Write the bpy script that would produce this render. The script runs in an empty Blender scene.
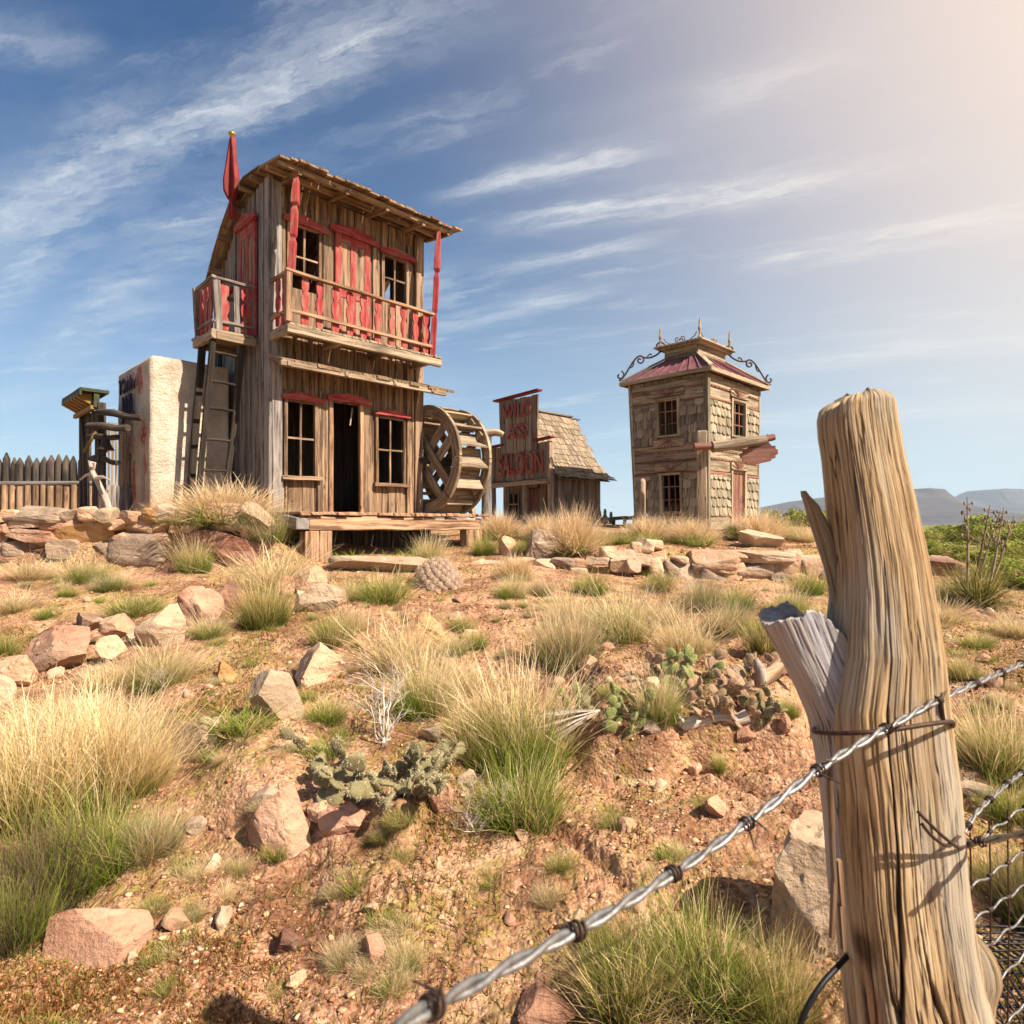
import bpy, bmesh, math, random
import numpy as np
from mathutils import Vector, Matrix, noise as mnoise

random.seed(11)
rng = np.random.default_rng(11)
R = math.radians
scene = bpy.context.scene
col = scene.collection

# ------------------------------------------------------------------ camera model
F, HX, HY, CZ = 640.0, 512.0, 524.0, 1.30


def P(px, py, Y):
    """point in the world seen at picture position px,py at a forward distance Y"""
    return Vector(((px - HX) / F * Y, Y, CZ + (HY - py) / F * Y))


def lin(r, g, b):
    def c(u):
        u /= 255.0
        return u / 12.92 if u <= 0.04045 else ((u + 0.055) / 1.055) ** 2.4
    return (c(r), c(g), c(b))


# ------------------------------------------------------------------ value noise (numpy)
def _hash(ix, iy, seed):
    h = (ix.astype(np.int64) * 374761393 + iy.astype(np.int64) * 668265263 + seed * 974634777) & 0x7FFFFFFF
    h = ((h ^ (h >> 13)) * 1274126177) & 0x7FFFFFFF
    h = h ^ (h >> 16)
    return (h & 0xFFFF) / 65535.0


def vnoise(x, y, seed=0):
    x = np.asarray(x, float); y = np.asarray(y, float)
    ix = np.floor(x); iy = np.floor(y)
    fx = x - ix; fy = y - iy
    fx = fx * fx * (3 - 2 * fx); fy = fy * fy * (3 - 2 * fy)
    a = _hash(ix, iy, seed); b = _hash(ix + 1, iy, seed)
    c = _hash(ix, iy + 1, seed); d = _hash(ix + 1, iy + 1, seed)
    return (a * (1 - fx) + b * fx) * (1 - fy) + (c * (1 - fx) + d * fx) * fy - 0.5


def fbm(x, y, seed=0, octv=4, gain=0.5):
    s = 0; a = 1.0; f = 1.0
    for i in range(octv):
        s = s + a * vnoise(np.asarray(x) * f + i * 17.3, np.asarray(y) * f - i * 9.1, seed + i)
        a *= gain; f *= 2.03
    return s


def sstep(a, b, x):
    t = np.clip((np.asarray(x, float) - a) / (b - a), 0, 1)
    return t * t * (3 - 2 * t)


# ------------------------------------------------------------------ terrain
_cols = np.array([-900, 0, 240, 330, 410, 480, 690, 820, 905, 1024, 1700], float)
_rows = np.array([0, 1.2, 1.66, 2.5, 3.5, 4.5, 6, 6.98, 7.2, 8, 8.2, 10, 12, 16, 25, 60], float)
_tab = np.array([
    [0, 0, 0, .12, .30, .46, .68, .80, 1.30, 1.36, 1.36, 1.40, 1.40, 1.4, 1.2, .8],
    [0, 0, 0, .12, .30, .46, .68, .80, 1.30, 1.36, 1.36, 1.40, 1.40, 1.4, 1.2, .8],
    [0, 0, 0, .12, .30, .46, .68, .80, 1.28, 1.36, 1.36, 1.40, 1.40, 1.4, 1.2, .8],
    [0, 0, 0, .12, .30, .45, .66, .79, .83, .90, .96, 1.32, 1.40, 1.4, 1.2, .8],
    [0, 0, 0, .12, .30, .45, .64, .76, .79, .83, .84, 1.02, 1.32, 1.4, 1.2, .8],
    [0, 0, 0, .12, .30, .45, .62, .72, .76, .84, .87, 1.14, 1.28, 1.3, 1.1, .7],
    [0, 0, 0, .12, .28, .40, .50, .55, .56, .62, .96, 1.15, 1.27, 1.3, 1.0, .6],
    [0, 0, 0, .12, .28, .40, .50, .54, .55, .60, .96, 1.13, 1.24, 1.2, .9, .6],
    [0, 0, 0, .10, .26, .38, .50, .54, .55, .58, .66, .76, .80, .78, .65, .5],
    [0, 0, 0, .06, .22, .36, .50, .54, .55, .57, .58, .60, .62, .62, .58, .5],
    [0, 0, 0, .06, .22, .36, .50, .54, .55, .57, .58, .60, .62, .62, .58, .5]], float)


def terrain(X, Y, fine=True):
    X = np.asarray(X, float); Y = np.asarray(Y, float)
    Yc = np.maximum(Y, 1.2)
    px = np.clip(HX + F * X / Yc, -899, 1699)
    wob = 0.0
    yy = np.clip(Y, 0, 59.99)
    ci = np.clip(np.searchsorted(_cols, px, side='right') - 1, 0, len(_cols) - 2)
    ri = np.clip(np.searchsorted(_rows, yy, side='right') - 1, 0, len(_rows) - 2)
    tc = (px - _cols[ci]) / (_cols[ci + 1] - _cols[ci]); tc = tc * tc * (3 - 2 * tc)
    tr = (yy - _rows[ri]) / (_rows[ri + 1] - _rows[ri])
    z = (_tab[ci, ri] * (1 - tc) + _tab[ci + 1, ri] * tc) * (1 - tr) + (_tab[ci, ri + 1] * (1 - tc) + _tab[ci + 1, ri + 1] * tc) * tr
    # earth bank under the prickly pears
    pm = sstep(560, 610, px) * (1 - sstep(770, 830, px))
    ye = 2.92 + 0.25 * vnoise(px * .02, px * 0 + 3.3, 5)
    z = z + pm * (0.21 + .06 * vnoise(px * .05, px * 0, 8)) * sstep(ye, ye + .14, Y) * (1 - sstep(3.4, 5.0, Y))
    pm2 = sstep(190, 250, px) * (1 - sstep(430, 500, px))
    yb2 = 2.36 + .3 * vnoise(px * .03, px * 0 + 1.7, 15)
    z = z + pm2 * 0.13 * sstep(yb2, yb2 + .16, Y) * (1 - sstep(2.9, 3.9, Y))
    z = z - .05 * sstep(.02, .10, -np.abs(vnoise(X * 1.1 + Y * .5, Y * .45, 19)) + .10) * sstep(1.8, 2.4, Y) * (1 - sstep(5, 6.5, Y))
    amp = sstep(0.2, 1.5, np.hypot(X, Y)) * (1 - 0.8 * sstep(6.5, 7.2, Y))
    z = z + amp * (0.09 * fbm(X * .9, Y * .9, 21, 3) + 0.050 * fbm(X * 3.1, Y * 3.1, 31, 3))
    far = sstep(60, 400, np.hypot(X, Y))
    z = z - far * 2.0 + far * 3.0 * fbm(X * .004, Y * .004, 41, 3)
    if fine:
        k = np.clip(1.3 - np.hypot(X, Y) / 12.0, 0, 1)
        n1 = fbm(X * 11, Y * 11, 51, 3)
        n2 = np.abs(vnoise(X * 27, Y * 27, 61)) + .7 * np.abs(vnoise(X * 55, Y * 55, 62))
        patch = np.clip(.5 + 2.2 * vnoise(X * 1.4, Y * 1.4, 77), .15, 1)
        z = z + k * (0.022 * n1 + 0.026 * patch * (n2 - .35))
    return z


def gz(x, y):
    return float(terrain(x, y))


def ground_at(px, py, y0=1.0, y1=80.0):
    """first ground point under the picture position px,py"""
    Ys = np.concatenate([np.arange(y0, 16, .01), np.arange(16, y1, .1)])
    Xs = (px - HX) / F * Ys
    zs = CZ + (HY - py) / F * Ys
    t = terrain(Xs, Ys, False)
    hit = np.nonzero(zs <= t)[0]
    i = hit[0] if len(hit) else len(Ys) - 1
    return Vector((Xs[i], Ys[i], float(terrain(Xs[i], Ys[i]))))


# ------------------------------------------------------------------ objects and tags
def tag(o, label=None, cat=None, group=None, kind=None):
    if label: o['label'] = label
    if cat: o['category'] = cat
    if group: o['group'] = group
    if kind: o['kind'] = kind
    return o


def empty(name, loc, label=None, cat=None, group=None, rz=0.0):
    o = bpy.data.objects.new(name, None)
    col.objects.link(o)
    o.location = loc; o.rotation_euler = (0, 0, rz); o.empty_display_size = .1
    return tag(o, label, cat, group)


def link_mesh(name, me, parent=None):
    o = bpy.data.objects.new(name, me)
    col.objects.link(o)
    if parent is not None:
        o.parent = parent
    return o


def mesh_np(name, V, quads=None, tris=None, mat=None, smooth=False, attrs=None):
    """mesh from numpy arrays"""
    me = bpy.data.meshes.new(name)
    V = np.asarray(V, np.float32)
    nq = 0 if quads is None else len(quads)
    ntr = 0 if tris is None else len(tris)
    me.vertices.add(len(V)); me.vertices.foreach_set('co', V.ravel())
    loops = []
    if nq: loops.append(np.asarray(quads, np.int32).ravel())
    if ntr: loops.append(np.asarray(tris, np.int32).ravel())
    li = np.concatenate(loops)
    me.loops.add(len(li)); me.loops.foreach_set('vertex_index', li)
    starts = np.concatenate([np.arange(nq) * 4, nq * 4 + np.arange(ntr) * 3]).astype(np.int32)
    me.polygons.add(nq + ntr); me.polygons.foreach_set('loop_start', starts)
    if smooth:
        me.polygons.foreach_set('use_smooth', np.ones(nq + ntr, bool))
    me.update(calc_edges=True)
    for k, a in (attrs or {}).items():
        a = np.asarray(a, np.float32)
        if a.ndim == 2 and a.shape[1] == 3:
            at = me.attributes.new(k, 'FLOAT_VECTOR', 'POINT'); at.data.foreach_set('vector', a.ravel())
        else:
            at = me.attributes.new(k, 'FLOAT', 'POINT'); at.data.foreach_set('value', a.ravel())
    me.validate()
    if mat is not None:
        me.materials.append(mat)
    return me


class MB:
    """collects pieces into one mesh; every vertex carries wc = (along, across, piece random)"""
    def __init__(s):
        s.v = []; s.f = []; s.w = []; s.sm = []

    def add(s, vs, fs, ws, smooth=False):
        n = len(s.v)
        s.v.extend([tuple(v) for v in vs]); s.w.extend(ws)
        for f in fs:
            s.f.append(tuple(i + n for i in f)); s.sm.append(smooth)

    def board(s, a, b, wdir, w, tdir, t, jit=0.0, seg=1, w2=None):
        """a board from a to b, width w along wdir, thickness t along tdir"""
        a = Vector(a); b = Vector(b); wd = Vector(wdir).normalized(); td = Vector(tdir).normalized()
        L = (b - a).length; rd = random.random(); off = random.random() * 40
        w2 = w if w2 is None else w2
        vs = []; ws = []; fs = []
        for i in range(seg + 1):
            k = i / seg
            c = a.lerp(b, k); ww = w + (w2 - w) * k
            if 0 < i < seg or jit:
                c = c + wd * random.uniform(-jit, jit) + td * random.uniform(-jit, jit) * .5
            for (sw, st) in ((-.5, -.5), (.5, -.5), (.5, .5), (-.5, .5)):
                q = c + wd * (sw * ww + random.uniform(-jit, jit) * .6) + td * (st * t + random.uniform(-jit, jit) * .3)
                vs.append(q); ws.append((off + k * L, sw * ww + st * t * .9, rd))
        for i in range(seg):
            o = i * 4
            for k in range(4):
                fs.append((o + k, o + (k + 1) % 4, o + 4 + (k + 1) % 4, o + 4 + k))
        fs.append((3, 2, 1, 0)); o = seg * 4
        fs.append((o, o + 1, o + 2, o + 3))
        s.add(vs, fs, ws)

    def box(s, x0, x1, y0, y1, z0, z1, long='z', jit=0.0):
        c = [(x0 + x1) / 2, (y0 + y1) / 2, (z0 + z1) / 2]
        if long == 'z':
            s.board((c[0], c[1], z0), (c[0], c[1], z1), (1, 0, 0), x1 - x0, (0, 1, 0), y1 - y0, jit)
        elif long == 'x':
            s.board((x0, c[1], c[2]), (x1, c[1], c[2]), (0, 1, 0), y1 - y0, (0, 0, 1), z1 - z0, jit)
        else:
            s.board((c[0], y0, c[2]), (c[0], y1, c[2]), (0, 0, 1), z1 - z0, (1, 0, 0), x1 - x0, jit)

    def tube(s, pts, rad, n=8, rough=0.0, cap=True, ph=0.0, smooth=True):
        pts = [Vector(p) for p in pts]
        if not hasattr(rad, '__len__'): rad = [rad] * len(pts)
        rd = random.random(); off = random.random() * 40
        vs = []; ws = []; fs = []; L = 0
        up = None
        for i, p in enumerate(pts):
            d = (pts[min(i + 1, len(pts) - 1)] - pts[max(i - 1, 0)])
            if d.length < 1e-9: d = Vector((0, 0, 1))
            d.normalize()
            if up is None:
                up = d.orthogonal().normalized()
            up = (up - d * up.dot(d))
            up = up.normalized() if up.length > 1e-6 else d.orthogonal().normalized()
            sd = d.cross(up)
            if i: L += (p - pts[i - 1]).length
            for k in range(n):
                a = 2 * math.pi * k / n + ph
                r = rad[i] * (1 + (random.uniform(-rough, rough) if rough else 0))
                vs.append(p + up * math.cos(a) * r + sd * math.sin(a) * r)
                ws.append((off + L, math.sin(a) * r + math.cos(a) * r * .7, rd))
        m = len(pts)
        for i in range(m - 1):
            for k in range(n):
                fs.append((i * n + k, i * n + (k + 1) % n, (i + 1) * n + (k + 1) % n, (i + 1) * n + k))
        s.add(vs, fs, ws, smooth)
        if cap:
            for (st, rev) in ((0, True), ((m - 1) * n, False)):
                vv = [vs[st + k] for k in range(n)]
                idx = tuple(range(n))
                s.add(vv, [idx[::-1] if rev else idx], [ws[st + k] for k in range(n)])

    def prism(s, poly, o, ax, ay, ad, t):
        """flat polygon (list of 2D) in the plane o + ax*x + ay*y, thickness t along ad"""
        o = Vector(o); ax = Vector(ax); ay = Vector(ay); ad = Vector(ad)
        n = len(poly); rd = random.random(); off = random.random() * 40
        vs = [o + ax * x + ay * y for x, y in poly] + [o + ax * x + ay * y + ad * t for x, y in poly]
        xs = [p[0] for p in poly]; ys = [p[1] for p in poly]
        wide = (max(xs) - min(xs)) > (max(ys) - min(ys))
        ws = [((x if wide else y) + off, (y if wide else x), rd) for x, y in poly] * 2
        fs = [tuple(range(n))[::-1], tuple(range(n, 2 * n))]
        for i in range(n):
            fs.append((i, (i + 1) % n, n + (i + 1) % n, n + i))
        s.add(vs, fs, ws)

    def loft(s, rings, closed=True, caps=True, smooth=True, ws=None):
        """rings: list of lists of points with equal length"""
        n = len(rings[0]); rd = random.random()
        vs = [p for r in rings for p in r]
        if ws is None:
            ws = [(p[2], i % n * .01, rd) for i, p in enumerate(vs)]
        fs = []
        for i in range(len(rings) - 1):
            for k in range(n if closed else n - 1):
                fs.append((i * n + k, i * n + (k + 1) % n, (i + 1) * n + (k + 1) % n, (i + 1) * n + k))
        s.add(vs, fs, ws, smooth)
        if caps:
            m = (len(rings) - 1) * n
            s.add([vs[k] for k in range(n)], [tuple(range(n))[::-1]], [ws[k] for k in range(n)])
            s.add([vs[m + k] for k in range(n)], [tuple(range(n))], [ws[m + k] for k in range(n)])

    def warp(s, fn):
        s.v = [tuple(fn(*p)) for p in s.v]
        return s

    def build(s, name, mat, parent=None, bevel=0.0, fix=True):
        me = bpy.data.meshes.new(name)
        me.from_pydata(s.v, [], s.f)
        at = me.attributes.new('wc', 'FLOAT_VECTOR', 'POINT')
        at.data.foreach_set('vector', np.asarray(s.w, np.float32).ravel())
        me.polygons.foreach_set('use_smooth', np.asarray(s.sm, bool))
        if fix:
            bm = bmesh.new(); bm.from_mesh(me)
            bmesh.ops.recalc_face_normals(bm, faces=bm.faces)
            bm.to_mesh(me); bm.free()
        me.materials.append(mat)
        me.update()
        o = link_mesh(name, me, parent)
        if bevel:
            m = o.modifiers.new('edge', 'BEVEL'); m.width = bevel; m.segments = 1
            m.limit_method = 'ANGLE'; m.angle_limit = R(50)
        return o


# ------------------------------------------------------------------ node helpers
class NT:
    def __init__(s, nt):
        s.nt = nt; s.n = nt.nodes; s.l = nt.links

    def new(s, t, **kw):
        nd = s.n.new(t)
        for k, v in kw.items(): setattr(nd, k, v)
        return nd

    def put(s, sock, val):
        if hasattr(val, 'is_linked') or isinstance(val, bpy.types.NodeSocket):
            s.l.new(val, sock)
        else:
            if sock.type == 'RGBA' and len(val) == 3: val = (*val, 1)
            sock.default_value = val

    def m(s, op, a, b=None, c=None, clamp=False):
        nd = s.new('ShaderNodeMath', operation=op, use_clamp=clamp)
        s.put(nd.inputs[0], a)
        if b is not None: s.put(nd.inputs[1], b)
        if c is not None: s.put(nd.inputs[2], c)
        return nd.outputs[0]

    def vm(s, op, a, b=None, sc=None):
        nd = s.new('ShaderNodeVectorMath', operation=op)
        s.put(nd.inputs[0], a)
        if b is not None: s.put(nd.inputs[1], b)
        if sc is not None: s.put(nd.inputs['Scale'], sc)
        return nd.outputs['Value'] if op in ('DOT_PRODUCT', 'LENGTH') else nd.outputs[0]

    def sep(s, v):
        nd = s.new('ShaderNodeSeparateXYZ'); s.put(nd.inputs[0], v); return nd.outputs

    def comb(s, x, y, z):
        nd = s.new('ShaderNodeCombineXYZ')
        s.put(nd.inputs[0], x); s.put(nd.inputs[1], y); s.put(nd.inputs[2], z)
        return nd.outputs[0]

    def noise(s, v, scale, detail=4.0, rough=.55, dist=0.0, color=False):
        nd = s.new('ShaderNodeTexNoise')
        if v is not None: s.put(nd.inputs['Vector'], v)
        nd.inputs['Scale'].default_value = scale; nd.inputs['Detail'].default_value = detail
        nd.inputs['Roughness'].default_value = rough; nd.inputs['Distortion'].default_value = dist
        return nd.outputs[1] if color else nd.outputs[0]

    def voro(s, v, scale, feature='F1', out='Distance', rand=1.0):
        nd = s.new('ShaderNodeTexVoronoi', feature=feature)
        if v is not None: s.put(nd.inputs['Vector'], v)
        nd.inputs['Scale'].default_value = scale
        nd.inputs['Randomness'].default_value = rand
        return nd.outputs[out]

    def ramp(s, f, stops, interp='LINEAR'):
        nd = s.new('ShaderNodeValToRGB'); cr = nd.color_ramp; cr.interpolation = interp
        while len(cr.elements) < len(stops): cr.elements.new(.5)
        for e, (p, c) in zip(cr.elements, stops):
            e.position = p
            e.color = (*c, 1) if hasattr(c, '__len__') else (c, c, c, 1)
        s.put(nd.inputs[0], f)
        return nd.outputs[0]

    def mix(s, f, a, b, blend='MIX', clamp=False):
        nd = s.new('ShaderNodeMix', data_type='RGBA', blend_type=blend, clamp_result=clamp)
        s.put(nd.inputs['Factor'], f); s.put(nd.inputs['A'], a); s.put(nd.inputs['B'], b)
        return [o for o in nd.outputs if o.type == 'RGBA'][0]

    def maprange(s, v, a, b, c=0.0, d=1.0, smooth=False):
        nd = s.new('ShaderNodeMapRange', interpolation_type='SMOOTHSTEP' if smooth else 'LINEAR')
        s.put(nd.inputs[0], v)
        for i, x in enumerate((a, b, c, d)): nd.inputs[i + 1].default_value = x
        return nd.outputs[0]

    def attr(s, name):
        nd = s.new('ShaderNodeAttribute'); nd.attribute_name = name
        return nd

    def bump(s, h, strength=.5, dist=.01, normal=None):
        nd = s.new('ShaderNodeBump'); s.put(nd.inputs['Height'], h)
        nd.inputs['Strength'].default_value = strength; nd.inputs['Distance'].default_value = dist
        if normal is not None: s.put(nd.inputs['Normal'], normal)
        return nd.outputs[0]


def mat_new(name):
    m = bpy.data.materials.new(name); m.use_nodes = True
    n = NT(m.node_tree)
    bsdf = next(x for x in n.n if x.type == 'BSDF_PRINCIPLED')
    bsdf.inputs['Roughness'].default_value = .85
    bsdf.inputs['Specular IOR Level'].default_value = .25
    return m, n, bsdf


def inp(sock): return sock


# ------------------------------------------------------------------ materials
def wood_mat(name, dark, mid, light, grain=1.0, gray=.3, gray_col=(.30, .29, .28), rough=.85, knots=True, vary=.45, bumpd=.006):
    m, n, b = mat_new(name)
    w = n.attr('wc').outputs['Vector']
    x, y, z = n.sep(w)
    v = n.comb(n.m('MULTIPLY', x, 1.6 * grain), n.m('MULTIPLY', y, 34 * grain), n.m('MULTIPLY', z, 61.0))
    v2 = n.comb(n.m('MULTIPLY', x, 5.0 * grain), n.m('MULTIPLY', y, 140 * grain), n.m('MULTIPLY', z, 33.0))
    v3 = n.comb(n.m('MULTIPLY', x, 2.2), n.m('MULTIPLY', y, 5.0), n.m('MULTIPLY', z, 97.0))
    g1 = n.noise(v, 1.0, 5, .6, .6)
    g2 = n.noise(v2, 1.0, 3, .6)
    st = n.noise(v3, 1.0, 4, .6)
    g = n.m('ADD', n.m('MULTIPLY', g1, .65), n.m('MULTIPLY', g2, .35))
    c = n.ramp(g, [(.34, dark), (.47, mid), (.62, light)])
    wn = n.new('ShaderNodeTexWhiteNoise', noise_dimensions='1D'); n.put(wn.inputs['W'], n.m('MULTIPLY', z, 917.3))
    rv = wn.outputs['Value']
    c = n.mix(n.m('MULTIPLY', n.maprange(st, .42, .68), gray, clamp=True), c, gray_col)
    wn2 = n.new('ShaderNodeTexWhiteNoise', noise_dimensions='1D'); n.put(wn2.inputs['W'], n.m('MULTIPLY', z, 411.7))
    c = n.mix(n.m('MULTIPLY', wn2.outputs['Value'], gray), c, gray_col)
    val = n.m('ADD', 1 - vary * .55, n.m('MULTIPLY', rv, vary))
    hs = n.new('ShaderNodeHueSaturation'); n.put(hs.inputs['Color'], c); n.put(hs.inputs['Value'], val); hs.inputs['Saturation'].default_value = .92
    c = hs.outputs[0]
    v4 = n.comb(n.m('MULTIPLY', x, 1.1), n.m('MULTIPLY', y, 16.0), n.m('MULTIPLY', z, 53.0))
    c = n.mix(n.maprange(n.noise(v4, 1.0, 5, .7, .4), .48, .61, 0, .74), c, tuple(q * .75 for q in dark))
    if knots:
        vk = n.comb(n.m('MULTIPLY', x, 3.2), n.m('MULTIPLY', y, 9.0), n.m('MULTIPLY', z, 71.0))
        kd = n.voro(vk, 1.0)
        c = n.mix(n.m('MULTIPLY', n.maprange(kd, .06, .13, 1, 0), .8), c, (.03, .02, .013))
    crack = n.maprange(g1, .30, .36, 1, 0)
    c = n.mix(n.m('MULTIPLY', crack, .75), c, (.02, .014, .01))
    n.put(b.inputs['Base Color'], c)
    b.inputs['Roughness'].default_value = rough
    n.put(b.inputs['Normal'], n.bump(n.m('SUBTRACT', g, n.m('MULTIPLY', crack, .4)), .75, bumpd))
    return m


def paint_mat(name, base, faded, under=(.20, .14, .09), wear=.62):
    m, n, b = mat_new(name)
    w = n.attr('wc').outputs['Vector']
    x, y, z = n.sep(w)
    v = n.comb(n.m('MULTIPLY', x, 3.0), n.m('MULTIPLY', y, 18.0), n.m('MULTIPLY', z, 61.0))
    v2 = n.comb(n.m('MULTIPLY', x, 12.0), n.m('MULTIPLY', y, 60.0), n.m('MULTIPLY', z, 31.0))
    g = n.noise(v, 1.0, 5, .65)
    f = n.noise(v2, 1.0, 3, .6)
    c = n.mix(n.maprange(g, .35, .65), base, faded)
    wr = n.maprange(n.m('ADD', n.m('MULTIPLY', g, .6), n.m('MULTIPLY', f, .4)), wear, wear + .05)
    c = n.mix(wr, c, under)
    n.put(b.inputs['Base Color'], c)
    b.inputs['Roughness'].default_value = .7
    n.put(b.inputs['Normal'], n.bump(n.m('ADD', f, n.m('MULTIPLY', wr, -.5)), .5, .004))
    return m


def plain_mat(name, c, rough=.6, metal=0.0, var=.25, scale=20):
    m, n, b = mat_new(name)
    tc = n.new('ShaderNodeTexCoord').outputs['Object']
    nz = n.noise(tc, scale, 4, .6)
    cc = n.mix(n.maprange(nz, .3, .7), tuple(x * (1 - var) for x in c), tuple(min(1, x * (1 + var)) for x in c))
    n.put(b.inputs['Base Color'], cc)
    b.inputs['Roughness'].default_value = rough; b.inputs['Metallic'].default_value = metal
    n.put(b.inputs['Normal'], n.bump(nz, .3, .003))
    return m


def rock_mat(name, stops, sc=1.0, dust=(.47, .33, .22)):
    m, n, b = mat_new(name)
    tc = n.new('ShaderNodeTexCoord').outputs['Object']
    oi = n.new('ShaderNodeObjectInfo')
    tcr = n.vm('ADD', tc, n.vm('SCALE', (11.0, 7.0, 5.0), sc=oi.outputs['Random']))
    a = n.noise(tcr, 5 * sc, 6, .65, .3)
    f = n.noise(tcr, 45 * sc, 5, .7)
    big = n.noise(tcr, 2.2 * sc, 3, .5)
    x, y, z = n.sep(tcr)
    strat = n.noise(n.comb(n.m('MULTIPLY', x, 3.0), n.m('MULTIPLY', y, 3.0), n.m('MULTIPLY', z, 22.0)), sc, 4, .6, .5)
    c = n.ramp(n.m('ADD', n.m('MULTIPLY', a, .6), n.m('MULTIPLY', strat, .4)), stops)
    c = n.mix(n.maprange(big, .45, .7, 0, .6), c, dust)
    c = n.mix(n.maprange(f, .58, .72, 0, .55), c, tuple(x * .35 for x in stops[0][1]))
    c = n.mix(n.maprange(n.noise(tcr, 9 * sc, 6, .7), .62, .68, 0, .5), c, (.62, .56, .47))
    hs = n.new('ShaderNodeHueSaturation'); n.put(hs.inputs['Color'], c)
    n.put(hs.inputs['Value'], n.m('ADD', .78, n.m('MULTIPLY', oi.outputs['Random'], .42)))
    n.put(b.inputs['Base Color'], hs.outputs[0])
    b.inputs['Roughness'].default_value = .92
    h = n.m('ADD', n.m('ADD', a, n.m('MULTIPLY', f, .35)), n.m('MULTIPLY', strat, .22))
    n.put(b.inputs['Normal'], n.bump(h, .9, .03))
    return m


def leaf_mat(name, trans=.35, rough=.6):
    m = bpy.data.materials.new(name); m.use_nodes = True
    n = NT(m.node_tree)
    for nd in list(n.n): n.n.remove(nd)
    out = n.new('ShaderNodeOutputMaterial')
    c = n.attr('col').outputs['Color']
    d = n.new('ShaderNodeBsdfPrincipled'); n.put(d.inputs['Base Color'], c)
    d.inputs['Roughness'].default_value = rough; d.inputs['Specular IOR Level'].default_value = .2
    t = n.new('ShaderNodeBsdfTranslucent'); n.put(t.inputs['Color'], c)
    mx = n.new('ShaderNodeMixShader'); mx.inputs[0].default_value = trans
    n.l.new(d.outputs[0], mx.inputs[1]); n.l.new(t.outputs[0], mx.inputs[2])
    n.l.new(mx.outputs[0], out.inputs[0])
    return m


def ground_mat():
    m, n, b = mat_new('desert_soil')
    g = n.new('ShaderNodeNewGeometry').outputs['Position']
    big = n.noise(g, .9, 5, .6, .4)
    mid = n.noise(g, 4.2, 6, .65, .3)
    fine = n.noise(g, 38, 6, .75)
    grit = n.voro(g, 75, 'F1', 'Distance')
    gritc = n.voro(g, 75, 'F1', 'Color')
    grit2 = n.voro(g, 28, 'F1', 'Distance')
    c = n.ramp(mid, [(.25, lin(108, 72, 52)), (.45, lin(160, 115, 88)), (.60, lin(192, 149, 119)), (.78, lin(212, 180, 150))])
    c = n.mix(n.maprange(big, .44, .66, 0, .75), c, lin(200, 160, 128))
    gs = n.sep(gritc)[0]
    c = n.mix(.38, c, n.ramp(gs, [(0, lin(104, 66, 44)), (.5, lin(186, 136, 100)), (1, lin(228, 198, 164))]), 'MIX')
    c = n.mix(n.maprange(fine, .55, .72, 0, .6), c, lin(88, 54, 36))
    mossn = n.noise(n.vm('ADD', g, (31.0, 7.0, 0.0)), 1.3, 6, .72, .6)
    moss2 = n.noise(g, 17, 5, .7)
    mm = n.m('MULTIPLY', n.maprange(mossn, .46, .58), n.maprange(moss2, .40, .58), clamp=True)
    c = n.mix(n.m('MULTIPLY', mm, .7), c, n.ramp(moss2, [(.3, lin(88, 84, 34)), (.7, lin(160, 150, 66))]))
    # far plain: scrub
    x, y, z = n.sep(g)
    farf = n.maprange(n.vm('LENGTH', g), 14, 45)
    scrub = n.ramp(n.noise(g, .12, 7, .7), [(.35, lin(84, 92, 44)), (.5, lin(126, 132, 62)), (.62, lin(166, 146, 104))])
    dk = n.noise(n.vm('ADD', g, (3.0, 17.0, 0.0)), 2.3, 6, .7, .5)
    c = n.mix(n.maprange(dk, .47, .60, 0, .70), c, lin(106, 68, 48))
    lit_ = n.noise(n.vm('ADD', g, (13.0, 5.0, 0.0)), 5.5, 6, .75, .8)
    c = n.mix(n.maprange(lit_, .56, .68, 0, .55), c, lin(220, 194, 156))
    c = n.mix(farf, c, scrub)
    n.put(b.inputs['Base Color'], c)
    b.inputs['Roughness'].default_value = .95; b.inputs['Specular IOR Level'].default_value = .1
    h = n.m('ADD', n.m('MULTIPLY', fine, .8), n.m('ADD', n.m('MULTIPLY', grit, -.5), n.m('MULTIPLY', grit2, -.9)))
    n.put(b.inputs['Normal'], n.bump(h, .9, .022))
    return m


M = {}
M['front'] = wood_mat('weathered_brown_boards', lin(54, 37, 25), lin(124, 90, 61), lin(178, 139, 97), gray=.38, gray_col=lin(150, 130, 108), vary=.65)
M['side'] = wood_mat('shade_grey_boards', lin(58, 50, 44), lin(118, 104, 92), lin(166, 150, 134), gray=.6, gray_col=lin(140, 134, 130))  # same board wood greyed; the side wall's shade is put into the colour
M['porch'] = wood_mat('red_brown_timber', lin(80, 52, 36), lin(150, 106, 74), lin(196, 154, 114), gray=.4, gray_col=lin(176, 146, 112))
M['pale'] = wood_mat('pale_timber', lin(86, 66, 47), lin(148, 120, 89), lin(186, 161, 127), gray=.45, gray_col=lin(150, 138, 120))
M['roof'] = wood_mat('roof_shakes', lin(70, 50, 36), lin(130, 98, 66), lin(180, 146, 102), gray=.4, gray_col=lin(140, 122, 100), vary=.6)
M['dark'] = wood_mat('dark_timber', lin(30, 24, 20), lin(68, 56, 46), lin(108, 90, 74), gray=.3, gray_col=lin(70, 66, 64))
M['sal'] = wood_mat('saloon_boards', lin(74, 56, 42), lin(134, 108, 84), lin(174, 148, 120), gray=.5, gray_col=lin(150, 136, 124))
M['shake'] = wood_mat('tan_shingles', lin(84, 66, 48), lin(134, 110, 82), lin(170, 147, 114), gray=.5, gray_col=lin(142, 130, 114), vary=.5, knots=False)
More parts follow.
